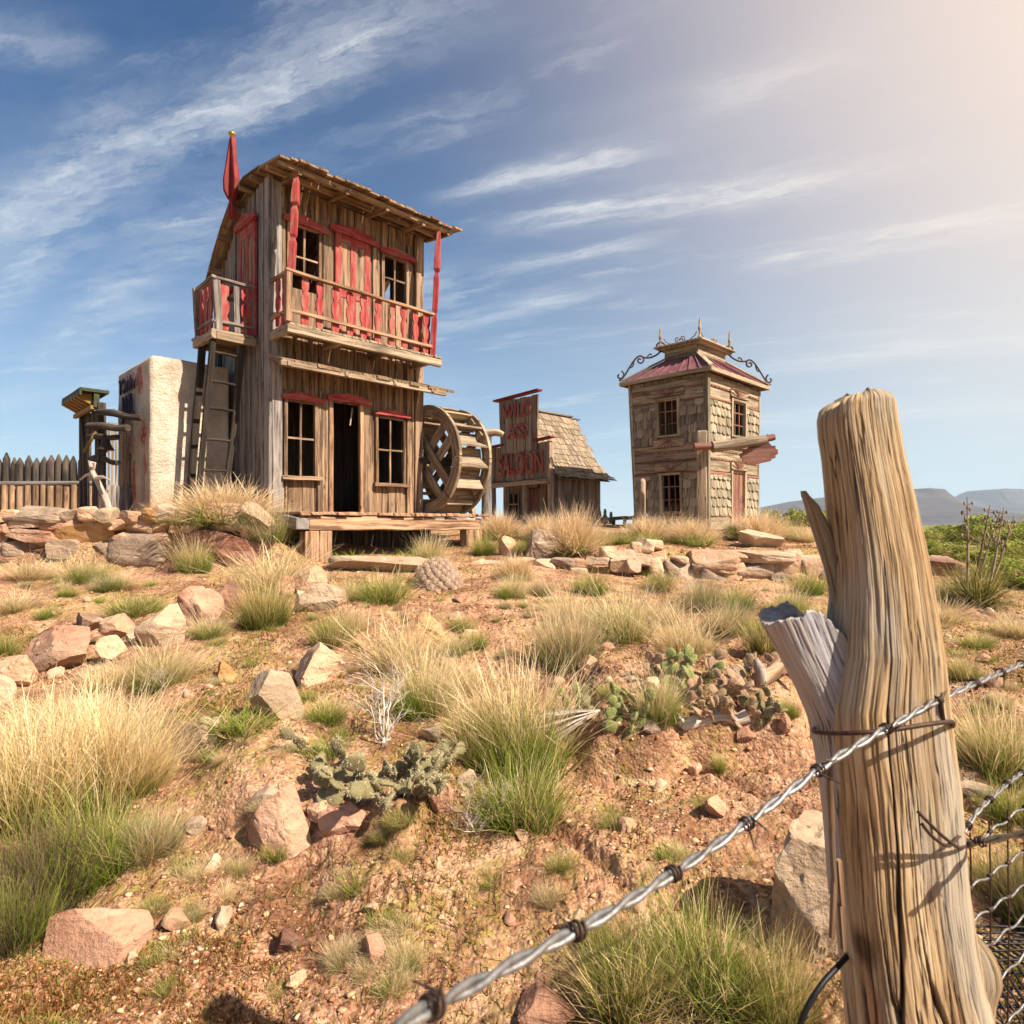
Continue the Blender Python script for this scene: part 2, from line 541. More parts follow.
M['scale'] = wood_mat('fish_scale_shingles', lin(92, 78, 58), lin(146, 128, 98), lin(180, 162, 128), gray=.55, gray_col=lin(150, 142, 126), vary=.75, knots=False)
M['trim'] = wood_mat('tower_trim', lin(92, 76, 56), lin(148, 130, 100), lin(184, 164, 130), gray=.45, gray_col=lin(168, 150, 124), knots=False)
M['brown'] = wood_mat('brown_plank', lin(84, 46, 34), lin(130, 80, 60), lin(160, 106, 80), gray=.1, knots=False)
M['red'] = paint_mat('faded_red_paint', lin(130, 32, 34), lin(172, 86, 80), under=lin(134, 104, 84), wear=.53)
M['darkred'] = paint_mat('old_dark_red_paint', lin(98, 22, 26), lin(132, 44, 42), wear=.62)
M['ladder'] = wood_mat('old_ladder_wood', lin(22, 17, 14), lin(50, 39, 31), lin(78, 62, 50), gray=.2, gray_col=lin(60, 54, 48))
M['letter'] = paint_mat('peeling_red_letters', lin(140, 40, 34), lin(160, 76, 60), under=lin(140, 112, 86), wear=.50)
M['ink'] = paint_mat('dark_letter_paint', lin(40, 32, 48), lin(74, 44, 54), under=lin(170, 130, 110), wear=.64)
M['maroon'] = plain_mat('maroon_metal_sheet', lin(128, 84, 86), .55, .15, .3, 6)
M['iron'] = plain_mat('rusted_iron', lin(72, 56, 48), .6, .5, .4, 60)
M['gold'] = plain_mat('old_brass', lin(176, 140, 70), .4, .8, .2, 30)
M['green'] = paint_mat('green_cornice_paint', lin(40, 50, 30), lin(66, 70, 44), wear=.6)
M['yellow'] = paint_mat('ochre_paint', lin(124, 94, 38), lin(146, 116, 62), wear=.58)
M['wire'] = plain_mat('galvanised_wire', lin(138, 136, 134), .48, .75, .45, 90)
M['rust'] = plain_mat('rusty_wire', lin(74, 58, 50), .6, .6, .35, 120)
M['black'] = plain_mat('black_rubber', lin(24, 24, 26), .5, 0, .2, 30)
M['drift'] = wood_mat('driftwood', lin(120, 96, 74), lin(184, 162, 138), lin(216, 200, 178), gray=.5, gray_col=lin(186, 178, 170))
M['twig'] = wood_mat('bleached_twigs', lin(150, 132, 112), lin(206, 190, 168), lin(226, 214, 196), gray=.3, gray_col=lin(206, 198, 188), knots=False)
M['leaf'] = leaf_mat('grass_blades', .42)
M['bush'] = leaf_mat('shrub_leaves', .35)
M['soil'] = ground_mat()
TAN = [(.3, lin(150, 114, 86)), (.5, lin(192, 154, 122)), (.7, lin(216, 188, 158))]
PINK = [(.3, lin(132, 92, 72)), (.5, lin(176, 130, 104)), (.7, lin(206, 166, 138))]
GREY = [(.3, lin(108, 90, 76)), (.5, lin(154, 132, 112)), (.7, lin(190, 166, 142))]
REDR = [(.3, lin(112, 70, 58)), (.5, lin(160, 108, 88)), (.7, lin(192, 140, 116))]
GOLD = [(.3, lin(124, 88, 50)), (.5, lin(176, 132, 84)), (.7, lin(206, 168, 116))]
PALE = [(.3, lin(146, 120, 96)), (.5, lin(184, 158, 130)), (.7, lin(208, 186, 158))]
DARKR = [(.3, lin(66, 42, 34)), (.5, lin(106, 72, 58)), (.7, lin(140, 104, 86))]
for k, s_ in (('tan', TAN), ('pink', PINK), ('grey', GREY), ('redr', REDR), ('goldr', GOLD), ('paler', PALE), ('darkr', DARKR)):
    M[k] = rock_mat(k + '_sandstone', s_)
# ------------------------------------------------------------------ camera, sun, sky
cam = bpy.data.cameras.new('camera'); cam_o = bpy.data.objects.new('camera', cam); col.objects.link(cam_o)
cam_o.location = (0, 0, CZ); cam_o.rotation_euler = (R(90), 0, 0)
cam.sensor_width = 36; cam.lens = 36 * F / 1024
cam.shift_y = (HY - 512) / 1024.0
cam.clip_start = .02; cam.clip_end = 20000
cam.dof.use_dof = True; cam.dof.focus_distance = 4.2; cam.dof.aperture_fstop = 11
scene.camera = cam_o

SUN_AZ, SUN_EL = R(-33), R(44)       # measured from +X towards +Y
sd = Vector((math.cos(SUN_AZ) * math.cos(SUN_EL), math.sin(SUN_AZ) * math.cos(SUN_EL), math.sin(SUN_EL)))
sun = bpy.data.lights.new('sun', 'SUN'); sun_o = bpy.data.objects.new('sun', sun); col.objects.link(sun_o)
sun.energy = 5.0; sun.angle = R(.6); sun.color = (1.0, .89, .75)
sun_o.rotation_euler = (-sd).to_track_quat('-Z', 'Y').to_euler()
sun_o.location = (30, 5, 20)

w = bpy.data.worlds.new('World'); scene.world = w; w.use_nodes = True
n = NT(w.node_tree)
for nd in list(n.n): n.n.remove(nd)
out = n.new('ShaderNodeOutputWorld'); bg = n.new('ShaderNodeBackground')
n.l.new(bg.outputs[0], out.inputs[0])
sky = n.new('ShaderNodeTexSky', sky_type='NISHITA')
sky.sun_disc = False; sky.sun_elevation = SUN_EL; sky.sun_rotation = R(90) - SUN_AZ
sky.air_density = 1.0; sky.dust_density = .6; sky.ozone_density = 2.5; sky.altitude = 1200
d = n.vm('NORMALIZE', n.new('ShaderNodeTexCoord').outputs['Generated'])
dx, dy, dz = n.sep(d)
base = n.mix(1.0, sky.outputs[0], (.12, .58, .95), 'MULTIPLY')
hs = n.new('ShaderNodeHueSaturation'); hs.inputs['Saturation'].default_value = 1.25; n.put(hs.inputs['Color'], base)
base = hs.outputs[0]
# high cirrus, drawn on a flat cloud layer overhead
zc = n.m('MAXIMUM', dz, .02)
zc = n.m('ADD', zc, .04)
pxs = n.m('DIVIDE', dx, zc); pys = n.m('DIVIDE', dy, zc)
ca, sa = math.cos(R(-23)), math.sin(R(-23))
s_ = n.m('ADD', n.m('MULTIPLY', pxs, ca), n.m('MULTIPLY', pys, sa))
q_ = n.m('SUBTRACT', n.m('MULTIPLY', pys, ca), n.m('MULTIPLY', pxs, sa))
warp = n.noise(n.comb(s_, q_, 3.0), 1.6, 4, .6, color=True)
wv = n.vm('SCALE', n.vm('SUBTRACT', warp, (.5, .5, .5)), sc=.20)
warp2 = n.noise(n.comb(n.m('MULTIPLY', s_, 3.0), n.m('MULTIPLY', q_, 9.0), 7.0), 1.3, 8, .72, color=True)
wv = n.vm('ADD', wv, n.vm('SCALE', n.vm('SUBTRACT', warp2, (.5, .5, .5)), sc=.16))
sw, qw, _ = n.sep(n.vm('ADD', n.comb(s_, q_, 0.0), wv))
wisp = n.noise(n.comb(n.m('MULTIPLY', sw, .75), n.m('MULTIPLY', qw, 2.6), 1.0), 1.5, 9, .68, .3)
fibre = n.noise(n.comb(n.m('MULTIPLY', sw, 1.9), n.m('MULTIPLY', qw, 7.5), 5.0), 1.4, 9, .72, .3)
veil = n.noise(n.comb(n.m('MULTIPLY', s_, .30), n.m('MULTIPLY', q_, .55), 9.0), 1.5, 5, .6, .6)
cl = n.m('MULTIPLY', n.maprange(wisp, .50, .74, smooth=True), n.m('ADD', .10, n.m('MULTIPLY', n.maprange(fibre, .36, .64), 1.0)))
cl = n.m('ADD', n.m('MULTIPLY', cl, .55), n.m('MULTIPLY', n.m('MULTIPLY', n.maprange(veil, .42, .80, smooth=True), n.m('ADD', .4, fibre)), .26))


def streak(p0, p1, wd, amt):
    """one bright cirrus streak lying in the cloud layer between two plan points"""
    s0 = p0[0] * ca + p0[1] * sa; q0 = p0[1] * ca - p0[0] * sa
    s1 = p1[0] * ca + p1[1] * sa; q1 = p1[1] * ca - p1[0] * sa
    k = (q1 - q0) / (s1 - s0)
    dq = n.m('SUBTRACT', qw, n.m('ADD', q0 - k * s0, n.m('MULTIPLY', sw, k)))
    g = n.m('DIVIDE', dq, wd)
    g = n.m('POWER', 2.718, n.m('MULTIPLY', n.m('MULTIPLY', g, g), -1.0))
    L = abs(s1 - s0)
    e = n.m('MULTIPLY', n.maprange(s_, s0 - .25 * L, s0 + .25 * L, smooth=True), n.maprange(s_, s1 - .25 * L, s1 + .25 * L, 1, 0, smooth=True))
    return n.m('MULTIPLY', n.m('MULTIPLY', g, e), n.m('MULTIPLY', n.m('ADD', n.m('MULTIPLY', n.maprange(fibre, .36, .64), 1.05), .12), amt))


def pl(px, py):
    z = (HY - py) / F
    l = math.sqrt(((px - HX) / F) ** 2 + 1 + z * z)
    k = z / l + .04
    return ((px - HX) / F / l / k, 1 / l / k)


for (a, b_, wd, am) in (((150, 150), (450, 5), .07, .75), ((450, 195), (640, 150), .05, .6), ((530, 225), (890, 165), .075, .85),
                        ((500, 273), (650, 243), .045, .6), ((-20, 320), (150, 120), .10, .45), ((430, 330), (600, 290), .09, .5),
                        ((700, 100), (860, 60), .05, .4), ((760, 370), (1100, 330), .16, .6), ((760, 260), (1050, 210), .10, .45),
                        ((640, 430), (1100, 400), .35, .5), ((-60, 60), (70, 30), .05, .3), ((-30, 250), (90, 140), .07, .5), ((60, 350), (230, 200), .12, .35), ((300, 160), (480, 110), .06, .25)):
    cl = n.m('ADD', cl, streak(pl(*a), pl(*b_), wd, am))
cl = n.m('MULTIPLY', cl, n.maprange(dz, .0, .12))
cl = n.m('MULTIPLY', n.m('MINIMUM', cl, 1.0), .88)
glow_dot = n.m('MAXIMUM', n.vm('DOT_PRODUCT', d, (.838, .148, .525)), 0.0)
glow = n.m('POWER', glow_dot, 3.4)
ccol = n.mix(glow, (7.8, 8.1, 8.4), (9.8, 8.6, 7.5))
c = n.mix(cl, base, ccol)
c = n.mix(n.m('MULTIPLY', n.m('POWER', glow_dot, 2.2), .55), c, (7.6, 8.3, 8.9))
# warm sky glow painted away from the sun and pale haze low on the horizon
c = n.mix(n.m('MULTIPLY', glow, 1.7, clamp=True), c, (9.6, 7.6, 6.3))
hz = n.m('POWER', n.m('SUBTRACT', 1.0, n.m('MINIMUM', n.m('MAXIMUM', dz, 0.0), 1.0)), 3.9)
c = n.mix(n.m('MULTIPLY', hz, .92), c, (7.4, 8.9, 9.1))
n.put(bg.inputs[0], c)
bg.inputs[1].default_value = .052

scene.view_settings.view_transform = 'Standard'; scene.view_settings.look = 'None'
scene.view_settings.exposure = 1.05; scene.view_settings.gamma = 1.0
scene.cycles.max_bounces = 6; scene.cycles.diffuse_bounces = 3; scene.cycles.glossy_bounces = 2
scene.cycles.transmission_bounces = 3; scene.cycles.transparent_max_bounces = 6; scene.cycles.volume_bounces = 0
scene.cycles.use_adaptive_sampling = True; scene.cycles.adaptive_threshold = .015

# ------------------------------------------------------------------ ground sheet
r_in = [0.35]
while r_in[-1] < 7.0: r_in.append(r_in[-1] * 1.0062)
while r_in[-1] < 16: r_in.append(r_in[-1] * 1.011)
while r_in[-1] < 80: r_in.append(r_in[-1] * 1.05)
while r_in[-1] < 3900: r_in.append(r_in[-1] * 1.14)
rr = np.array(r_in)
th = np.concatenate([np.linspace(-46, 46, 1050), np.linspace(46, 314, 150)[1:-1]])
th = np.radians(th)
TT, RR_ = np.meshgrid(th, rr)
X = (RR_ * np.sin(TT)).ravel(); Y = (RR_ * np.cos(TT)).ravel()
Zt = terrain(X, Y)
nc, nr = len(th), len(rr)
i0 = np.arange(nr - 1)[:, None] * nc + np.arange(nc)[None, :]
i1 = np.arange(nr - 1)[:, None] * nc + (np.arange(nc)[None, :] + 1) % nc
quads = np.stack([i0, i0 + nc, i1 + nc, i1], -1).reshape(-1, 4)
V = np.stack([X, Y, Zt], 1)
V = np.vstack([V, [[0, 0, gz(0, .01)]]])
tris = np.stack([np.full(nc, len(V) - 1), np.arange(nc), (np.arange(nc) + 1) % nc], 1)
ground = link_mesh('ground', mesh_np('ground', V, quads, tris, M['soil'], True))
tag(ground, 'dry red-brown desert soil rising to the ghost town', 'ground', kind='structure')

# ------------------------------------------------------------------ far mesas
def mesa_mat():
    m, n, b = mat_new('mesa_rock')
    g = n.new('ShaderNodeNewGeometry')
    x, y, z = n.sep(g.outputs['Position'])
    st = n.noise(n.comb(n.m('MULTIPLY', x, .004), n.m('MULTIPLY', y, .004), n.m('MULTIPLY', z, .09)), 1.0, 5, .6)
    sp = n.noise(g.outputs['Position'], .02, 6, .7)
    c = n.ramp(n.m('ADD', n.m('MULTIPLY', st, .6), n.m('MULTIPLY', sp, .4)), [(.35, lin(48, 44, 48)), (.5, lin(74, 66, 66)), (.65, lin(98, 88, 82))])
    c = n.mix(n.maprange(sp, .5, .65, 0, .7), c, lin(70, 72, 56))
    n.put(b.inputs['Base Color'], c)
    return m


M['mesa'] = mesa_mat()


def mesa(name, Yc, prof, depth, label, seed, z0=-3):
    pxs = np.linspace(prof[0][0], prof[-1][0], 260)
    crest = np.interp(pxs, [p[0] for p in prof], [p[1] for p in prof])
    zc_ = CZ + (HY - crest) / F * Yc
    vs = np.linspace(-1, 1, 60)
    PX, VV = np.meshgrid(pxs, vs)
    ZC = np.broadcast_to(zc_, PX.shape)
    Xg = (PX - HX) / F * Yc
    Yg = Yc + VV * depth
    gul = np.abs(fbm(Xg / (depth * .16), Yg / (depth * .5), seed, 4))
    a = np.abs(VV + .10 * gul * (VV < 0))
    shape = np.where(a < .14, 1.0, np.where(a < .24, 1 - (a - .14) / .10 * .40, .60 * (1 - (a - .24) / .76) ** 1.5))
    Zg = z0 + (ZC - z0) * np.clip(shape * (1 - .25 * gul * (a > .15)), 0, 1.05)
    nx, nv = len(pxs), len(vs)
    i = (np.arange(nv - 1)[:, None] * nx + np.arange(nx - 1)[None, :]).ravel()
    q = np.stack([i, i + 1, i + 1 + nx, i + nx], 1)
    o = link_mesh(name, mesh_np(name, np.stack([Xg.ravel(), Yg.ravel(), Zg.ravel()], 1), q, None, M['mesa'], True))
    tag(o, label, 'mountain', kind='structure')


mesa('mountain', 1700, [(560, 530), (650, 522), (720, 513), (770, 507), (800, 501), (830, 497), (870, 492), (905, 490), (921, 491), (927, 501), (936, 506), (962, 516), (990, 522), (1040, 527), (1100, 530)], 620,
     'nearer flat topped mesa with long sloping shoulder behind the big fence post', 301)
mesa('mountain', 3000, [(880, 522), (920, 512), (945, 503), (962, 500), (975, 493), (983, 490), (1005, 490), (1010, 493), (1040, 493), (1090, 497), (1160, 506), (1300, 515)], 850,
     'farther pale blue mesa under the hazy sky', 311)

# pale air between the camera and the mesas
bx = MB(); hx = 4600
bx.box(-hx, hx, -hx, hx, -9.0, 165.0)
hm = bpy.data.materials.new('air'); hm.use_nodes = True
hn = NT(hm.node_tree)
for nd in list(hn.n): hn.n.remove(nd)
ho = hn.new('ShaderNodeOutputMaterial'); pv = hn.new('ShaderNodeVolumePrincipled')
pv.inputs['Color'].default_value = (.64, .81, 1.0, 1); pv.inputs['Density'].default_value = 1.7e-4
pv.inputs['Anisotropy'].default_value = .0
hn.l.new(pv.outputs[0], ho.inputs['Volume'])
HAZE = bx.build('haze', hm)
tag(HAZE, 'thin pale air fading the far mesas', 'haze', kind='stuff')
# ================================================================== THE TALL HOUSE
random.seed(5)
HB = 1.40
house = empty('wooden_house', (-3, 8, HB), 'tall leaning two storey board house with red balconies and red posts', 'house', rz=R(45))
hx_w, hy_w = 2.25, 1.73
prof = [(-.55, 4.17), (0, 4.27), (.5, 4.33), (.85, 4.24), (1.07, 4.08), (1.4, 3.80), (1.72, 3.45), (1.98, 3.12)]


def roof_z(y):
    return float(np.interp(y, [p[0] for p in prof], [p[1] for p in prof]))


def board_wall(mb, x0, x1, z0, ztop, place, wdir, ndir, openings=(), wmin=.09, wmax=.17, t=.032, jit=.004):
    """upright boards side by side from x0 to x1, cut round the openings; place(x,z) gives the 3D point"""
    cuts = {x0, x1}
    for o in openings: cuts.add(o[0]); cuts.add(o[1])
    cuts = sorted(c for c in cuts if x0 <= c <= x1)
    es = []
    for a, b in zip(cuts, cuts[1:]):
        k = max(1, round((b - a) / random.uniform(wmin, wmax)))
        e = [a + (b - a) * i / k + (random.uniform(-.015, .015) if 0 < i < k else 0) for i in range(k + 1)]
        es += e[:-1]
    es.append(x1)
    for a, b in zip(es, es[1:]):
        if b - a < .012: continue
        xm = (a + b) / 2
        spans = [(z0 + random.uniform(-.02, .02), ztop(xm) - random.uniform(0, .03))]
        for (oa, ob, oz0, oz1) in openings:
            if oa - .001 <= xm <= ob + .001:
                ns = []
                for (s, e) in spans:
                    if oz0 > s: ns.append((s, min(e, oz0)))
                    if oz1 < e: ns.append((max(s, oz1), e))
                spans = ns
        for s, e in spans:
            if e - s < .03: continue
            off = random.uniform(-.012, .012)
            nd = Vector(ndir) * off
            mb.board(Vector(place(xm, s)) + nd, Vector(place(xm, e)) + nd, wdir, (b - a) - random.uniform(.004, .014), ndir, t, jit, 3)


OP = [(.17, .58, .52, 1.48), (.813, 1.242, .0, 1.54), (1.517, 1.979, .49, 1.43), (.21, .638, 2.93, 3.74), (1.618, 2.03, 3.12, 3.75)]
mb = MB(); board_wall(mb, .0, hx_w, -.12, lambda x: roof_z(.0) - .05, lambda x, z: (x, .02, z), (1, 0, 0), (0, 1, 0), OP)
mb.build('wall', M['front'], house)
mb = MB(); board_wall(mb, .02, hy_w, -.25, lambda y: roof_z(y) - .05, lambda y, z: (.02, y, z), (0, 1, 0), (1, 0, 0))
mb.build('wall', M['side'], house)
mb = MB(); board_wall(mb, .02, hy_w, -.25, lambda y: roof_z(y) - .05, lambda y, z: (hx_w - .02, y, z), (0, 1, 0), (1, 0, 0), [(.7, 1.0, 3.15, 3.75)])
mb.build('wall', M['front'], house)
mb = MB(); board_wall(mb, .02, hx_w, -.25, lambda y: roof_z(hy_w) - .05, lambda x, z: (x, hy_w, z), (1, 0, 0), (0, 1, 0))
mb.build('wall', M['front'], house)
mb = MB()
mb.box(.05, 2.2, .05, 1.68, -.04, .0, 'x'); mb.box(.05, 2.2, .05, 1.68, 2.28, 2.32, 'x')
mb.build('floor', M['front'], house)
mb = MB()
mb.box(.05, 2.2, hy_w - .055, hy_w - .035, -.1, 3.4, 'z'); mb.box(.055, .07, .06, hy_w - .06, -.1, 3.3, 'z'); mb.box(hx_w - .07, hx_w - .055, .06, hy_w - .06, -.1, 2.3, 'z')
mb.build('gap_backing', M['dark'], house)  # added dark backing, keeps sky from showing through the board gaps
# corner posts and battens
mb = MB()
mb.board((-.03, .05, -.2), (-.02, .05, 4.25), (0, 1, 0), .15, (1, 0, 0), .05, .004, 4)
mb.board((.05, -.025, -.15), (.045, -.025, 4.20), (1, 0, 0), .13, (0, 1, 0), .05, .004, 4)
mb.board((-.03, .20, -.2), (-.03, .20, 4.22), (0, 1, 0), .11, (1, 0, 0), .045, .004, 4)
mb.build('corner_post', M['side'], house, .006)
mb = MB()
mb.board((2.24, -.02, -.1), (2.26, -.02, 4.18), (1, 0, 0), .14, (0, 1, 0), .05, .005, 4)
mb.board((2.10, -.012, -.1), (2.10, -.012, 2.2), (1, 0, 0), .12, (0, 1, 0), .035, .004, 4)
mb.build('corner_post', M['front'], house, .006)
mb = MB()
mb.board((-.03, hy_w - .05, -.3), (-.03, hy_w - .05, 3.4), (0, 1, 0), .16, (1, 0, 0), .05, .004, 4)
mb.build('corner_post', M['dark'], house, .006)
# odd boards patched on the front
for (x, z0, z1, w_) in ((.12, 1.6, 2.2, .13), (.66, .0, 1.55, .10), (.755, .0, 1.6, .08), (1.29, .0, 1.6, .08), (1.39, .0, 1.62, .12), (.12, 2.45, 3.9, .10), (.74, 2.4, 3.85, .12), (1.50, 2.4, 3.9, .10), (2.09, 2.5, 4.0, .1)):
    mb = MB(); mb.board((x, -.014, z0), (x + random.uniform(-.01, .01), -.014, z1), (1, 0, 0), w_, (0, 1, 0), .025, .004, 3); mb.build('batten', M['front'], house, .004)


def window(parent, x0, x1, z0, z1, y, mat, sill=True, vb=1, hb=1, fr=.045, ybar=.01):
    mb = MB()
    for (xa, xb) in ((x0 - fr * .6, x0 + fr * .4), (x1 - fr * .4, x1 + fr * .6)):
        mb.board(((xa + xb) / 2, y, z0 - .01), ((xa + xb) / 2, y, z1 + .02), (1, 0, 0), xb - xa, (0, 1, 0), .06, .003, 3)
    mb.board((x0, y, z1 + .0), (x1, y, z1 + .0), (0, 0, 1), fr, (0, 1, 0), .055, .003, 2)
    fo = mb.build('window', mat, parent, .004)
    mb = MB()
    for i in range(vb):
        xm = x0 + (x1 - x0) * (i + 1) / (vb + 1)
        mb.board((xm, y + ybar, z0), (xm + .004, y + ybar, z1 - .02), (1, 0, 0), .026, (0, 1, 0), .022, .002, 3)
    for i in range(hb):
        zm = z0 + (z1 - z0) * (i + 1) / (hb + 1)
        mb.board((x0 + .02, y + ybar - .004, zm), (x1 - .02, y + ybar - .004, zm + .004), (0, 0, 1), .024, (0, 1, 0), .018, .002, 3)
    mb.build('glazing_bar', mat, fo)
    if sill:
        mb = MB(); mb.board((x0 - .07, y - .02, z0 - .035), (x1 + .07, y - .02, z0 - .03), (0, 0, 1), .05, (0, 1, 0), .12, .004, 3)
        mb.build('sill', mat, fo, .004)
    return fo


for (o, hb) in ((OP[0], 1), (OP[2], 1), (OP[3], 1), (OP[4], 1)):
    window(house, o[0], o[1], o[2], o[3], -.012, M['front'], sill=o[2] < 1.5, hb=hb)
mb = MB()
for x in (.79, 1.265):
    mb.board((x, -.02, .02), (x, -.02, 1.58), (1, 0, 0), .06, (0, 1, 0), .07, .004, 4)
mb.build('door_frame', M['porch'], house, .005)
mb = MB()     # plank hanging just inside the doorway top
mb.board((1.16, .04, 1.5), (1.13, .05, 1.26), (1, 0, 0), .02, (0, 1, 0), .01)
mb.build('batten', M['pale'], house)


def lintel(x0, x1, z, h, y, tilt=0.0, parent=house, mat=None, o=None, ax=(1, 0, 0), ad=(0, 1, 0)):
    w_ = x1 - x0
    poly = [(0, 0), (w_ / 2 - .02, .0), (w_ / 2, .008), (w_ / 2 + .02, .0), (w_, 0), (w_ + .005, h * .45), (w_ * .66, h * .86), (w_ * .54, h), (w_ * .5, h * .84), (w_ * .46, h), (w_ * .34, h * .86), (-.005, h * .45)]
    poly = [(px_, pz_ + tilt * px_) for px_, pz_ in poly]
    mb = MB(); mb.prism(poly, o or (x0, y, z), ax, (0, 0, 1), ad, .05)
    return mb.build('lintel', mat or M['red'], parent, .004)


lintel(.10, .68, 1.485, .105, -.085, .0)
lintel(.72, 1.40, 1.545, .13, -.095, .0)
lintel(1.46, 2.06, 1.445, .10, -.085, .0)
lintel(.12, .74, 3.74, .13, -.085, -.02)
lintel(.77, 1.52, 3.82, .15, -.075, -.03)
lintel(1.54, 2.17, 3.76, .12, -.085, -.01)


def panel_door(x0, x1, z0, z1, o, ax, ad, parent, mat):
    ax = Vector(ax); o = Vector(o); ad = Vector(ad); Wd = x1 - x0
    mb = MB()
    def bar(a, b, c, d_, t=.035):
        mb.board(o + ax * ((x0 + a + x0 + b) / 2) + Vector((0, 0, c)), o + ax * ((x0 + a + x0 + b) / 2) + Vector((0, 0, d_)), ax, b - a, ad, t, .002, 2)
    bar(0, .09, z0, z1); bar(Wd - .09, Wd, z0, z1); bar(Wd / 2 - .04, Wd / 2 + .04, z0, z1)
    for (za, zb) in ((z0, z0 + .12), (z0 + (z1 - z0) * .42, z0 + (z1 - z0) * .42 + .11), (z1 - .14, z1)):
        mb.board(o + ax * (x0 + .09) + Vector((0, 0, (za + zb) / 2)), o + ax * (x1 - .09) + Vector((0, 0, (za + zb) / 2)), (0, 0, 1), zb - za, ad, .032, .001)
    d_ = mb.build('door', mat, parent, .003)
    mb = MB()
    mb.board(o + ax * (x0 + Wd * .28) + Vector((0, 0, z0 + .05)), o + ax * (x0 + Wd * .28) + Vector((0, 0, z1 - .1)), ax, Wd * .3, ad, .014, .001)
    mb.board(o + ax * (x0 + Wd * .72) + Vector((0, 0, z0 + .05)), o + ax * (x0 + Wd * .72) + Vector((0, 0, z1 - .1)), ax, Wd * .3, ad, .014, .001)
    mb.build('door_panel', M['front'], d_)
    return d_


panel_door(.86, 1.40, 2.33, 3.85, (0, -.022, 0), (1, 0, 0), (0, 1, 0), house, M['red'])
panel_door(.40, .92, 2.33, 3.82, (-.03, 0, 0), (0, 1, 0), (1, 0, 0), house, M['red'])
lintel(0, .66, 0, .15, 0, 0, house, M['red'], o=(-.09, .33, 3.82), ax=(0, 1, 0), ad=(1, 0, 0))
lintel(0, .40, 0, .10, 0, 0, house, M['darkred'], o=(-.06, 1.12, 3.1), ax=(0, 1, 0), ad=(1, 0, 0))

# roof: rough shakes running over the curved profile
mb = MB()
xa, xb = -.17, 2.50
x = xa
while x < xb:
    wv_ = random.uniform(.09, .17)
    dz_ = random.uniform(0, .022)
    front = -.55 - random.uniform(0, .07)
    pts = [(front, roof_z(-.55) - .0)] + [(y, roof_z(y)) for y in (-.3, 0, .28, .5, .7, .9, 1.07, 1.25, 1.4, 1.56, 1.72, 1.9)] + [(1.98 + random.uniform(0, .1), 3.08)]
    k = 0
    while k < len(pts) - 1:
        e = min(len(pts) - 1, k + 2)
        a, b_ = pts[k], pts[e]
        lift = .028 if k else .02
        mb.board((x + wv_ / 2, a[0] - .03, a[1] + dz_ + .03), (x + wv_ / 2, b_[0], b_[1] + dz_ + .022), (1, 0, 0), wv_ - .004, (0, -(b_[1] - a[1]), b_[0] - a[0]), random.uniform(.018, .03), .004, 1)
        k = e
    x += wv_
rf = mb.build('roof', M['roof'], house)
mb = MB()
for y, h in ((-.50, .05), (-.2, .06), (.03, .06)):
    mb.board((-.16, y, roof_z(y) - .015), (2.48, y, roof_z(y) - .02), (0, 0, 1), h, (0, 1, 0), .05, .004, 5)
for x in (.1, .75, 1.35, 1.95, 2.4):
    mb.board((x, -.54, roof_z(-.54) - .045), (x + .03, .06, roof_z(0) - .05), (0, 0, 1), .06, (1, 0, 0), .045, .003, 2)
mb.build('rafter', M['roof'], rf)
for y in (.25, .6, .95, 1.3, 1.65):
    mb = MB()
    mb.board((-.17, y, roof_z(y) - .03), (.1, y, roof_z(y) - .03), (0, 0, 1), .07, (0, 1, 0), .055, .003, 1)
    mb.build('rafter_end', M['roof'], rf); mb = MB()
    mb.board((2.2, y, roof_z(y) - .03), (2.47, y, roof_z(y) - .03), (0, 0, 1), .07, (0, 1, 0), .055, .003, 1)
    mb.build('rafter_end', M['roof'], rf)
# red spire board on the rake with a brass ball
mb = MB()
sp = [(-.05, -.35), (.05, -.35), (.055, -.2), (.02, -.13), (.075, -.08), (.125, .0), (.13, .14), (.03, .72), (-.03, .72), (-.13, .14), (-.125, .0), (-.075, -.08), (-.02, -.13), (-.055, -.2)]
mb.prism(sp, (-.2, .80, 4.28), (0, 1, 0), (0, 0, 1), (1, 0, 0), .06)
mb.prism(sp, (-.17 - .0, .80, 4.283), (.85, .0, 0), (0, 0, 1), (0, 1, 0), .05)
fin = mb.build('spire', M['darkred'], house, .006)
mb = MB(); zz = [0, .012, .035, .055, .07, .085, .095]; rz_ = [.018, .02, .042, .05, .042, .022, .003]
mb.tube([(-.17, .82, 5.0 + q) for q in zz], rz_, 12)
mb.build('ball', M['gold'], fin)

# balconies
def baluster_poly(w_, h):
    a = w_ / 2
    p = [(.75, 0), (.95, .06), (1, .22), (.62, .30), (.62, .34), (1.0, .42), (1.05, .52), (1, .60), (.55, .67), (.55, .71), (.95, .78), (1, .94), (.7, 1)]
    right = [(a * k, h * t) for k, t in p]
    return right + [(-x_, y_) for x_, y_ in reversed(right)]


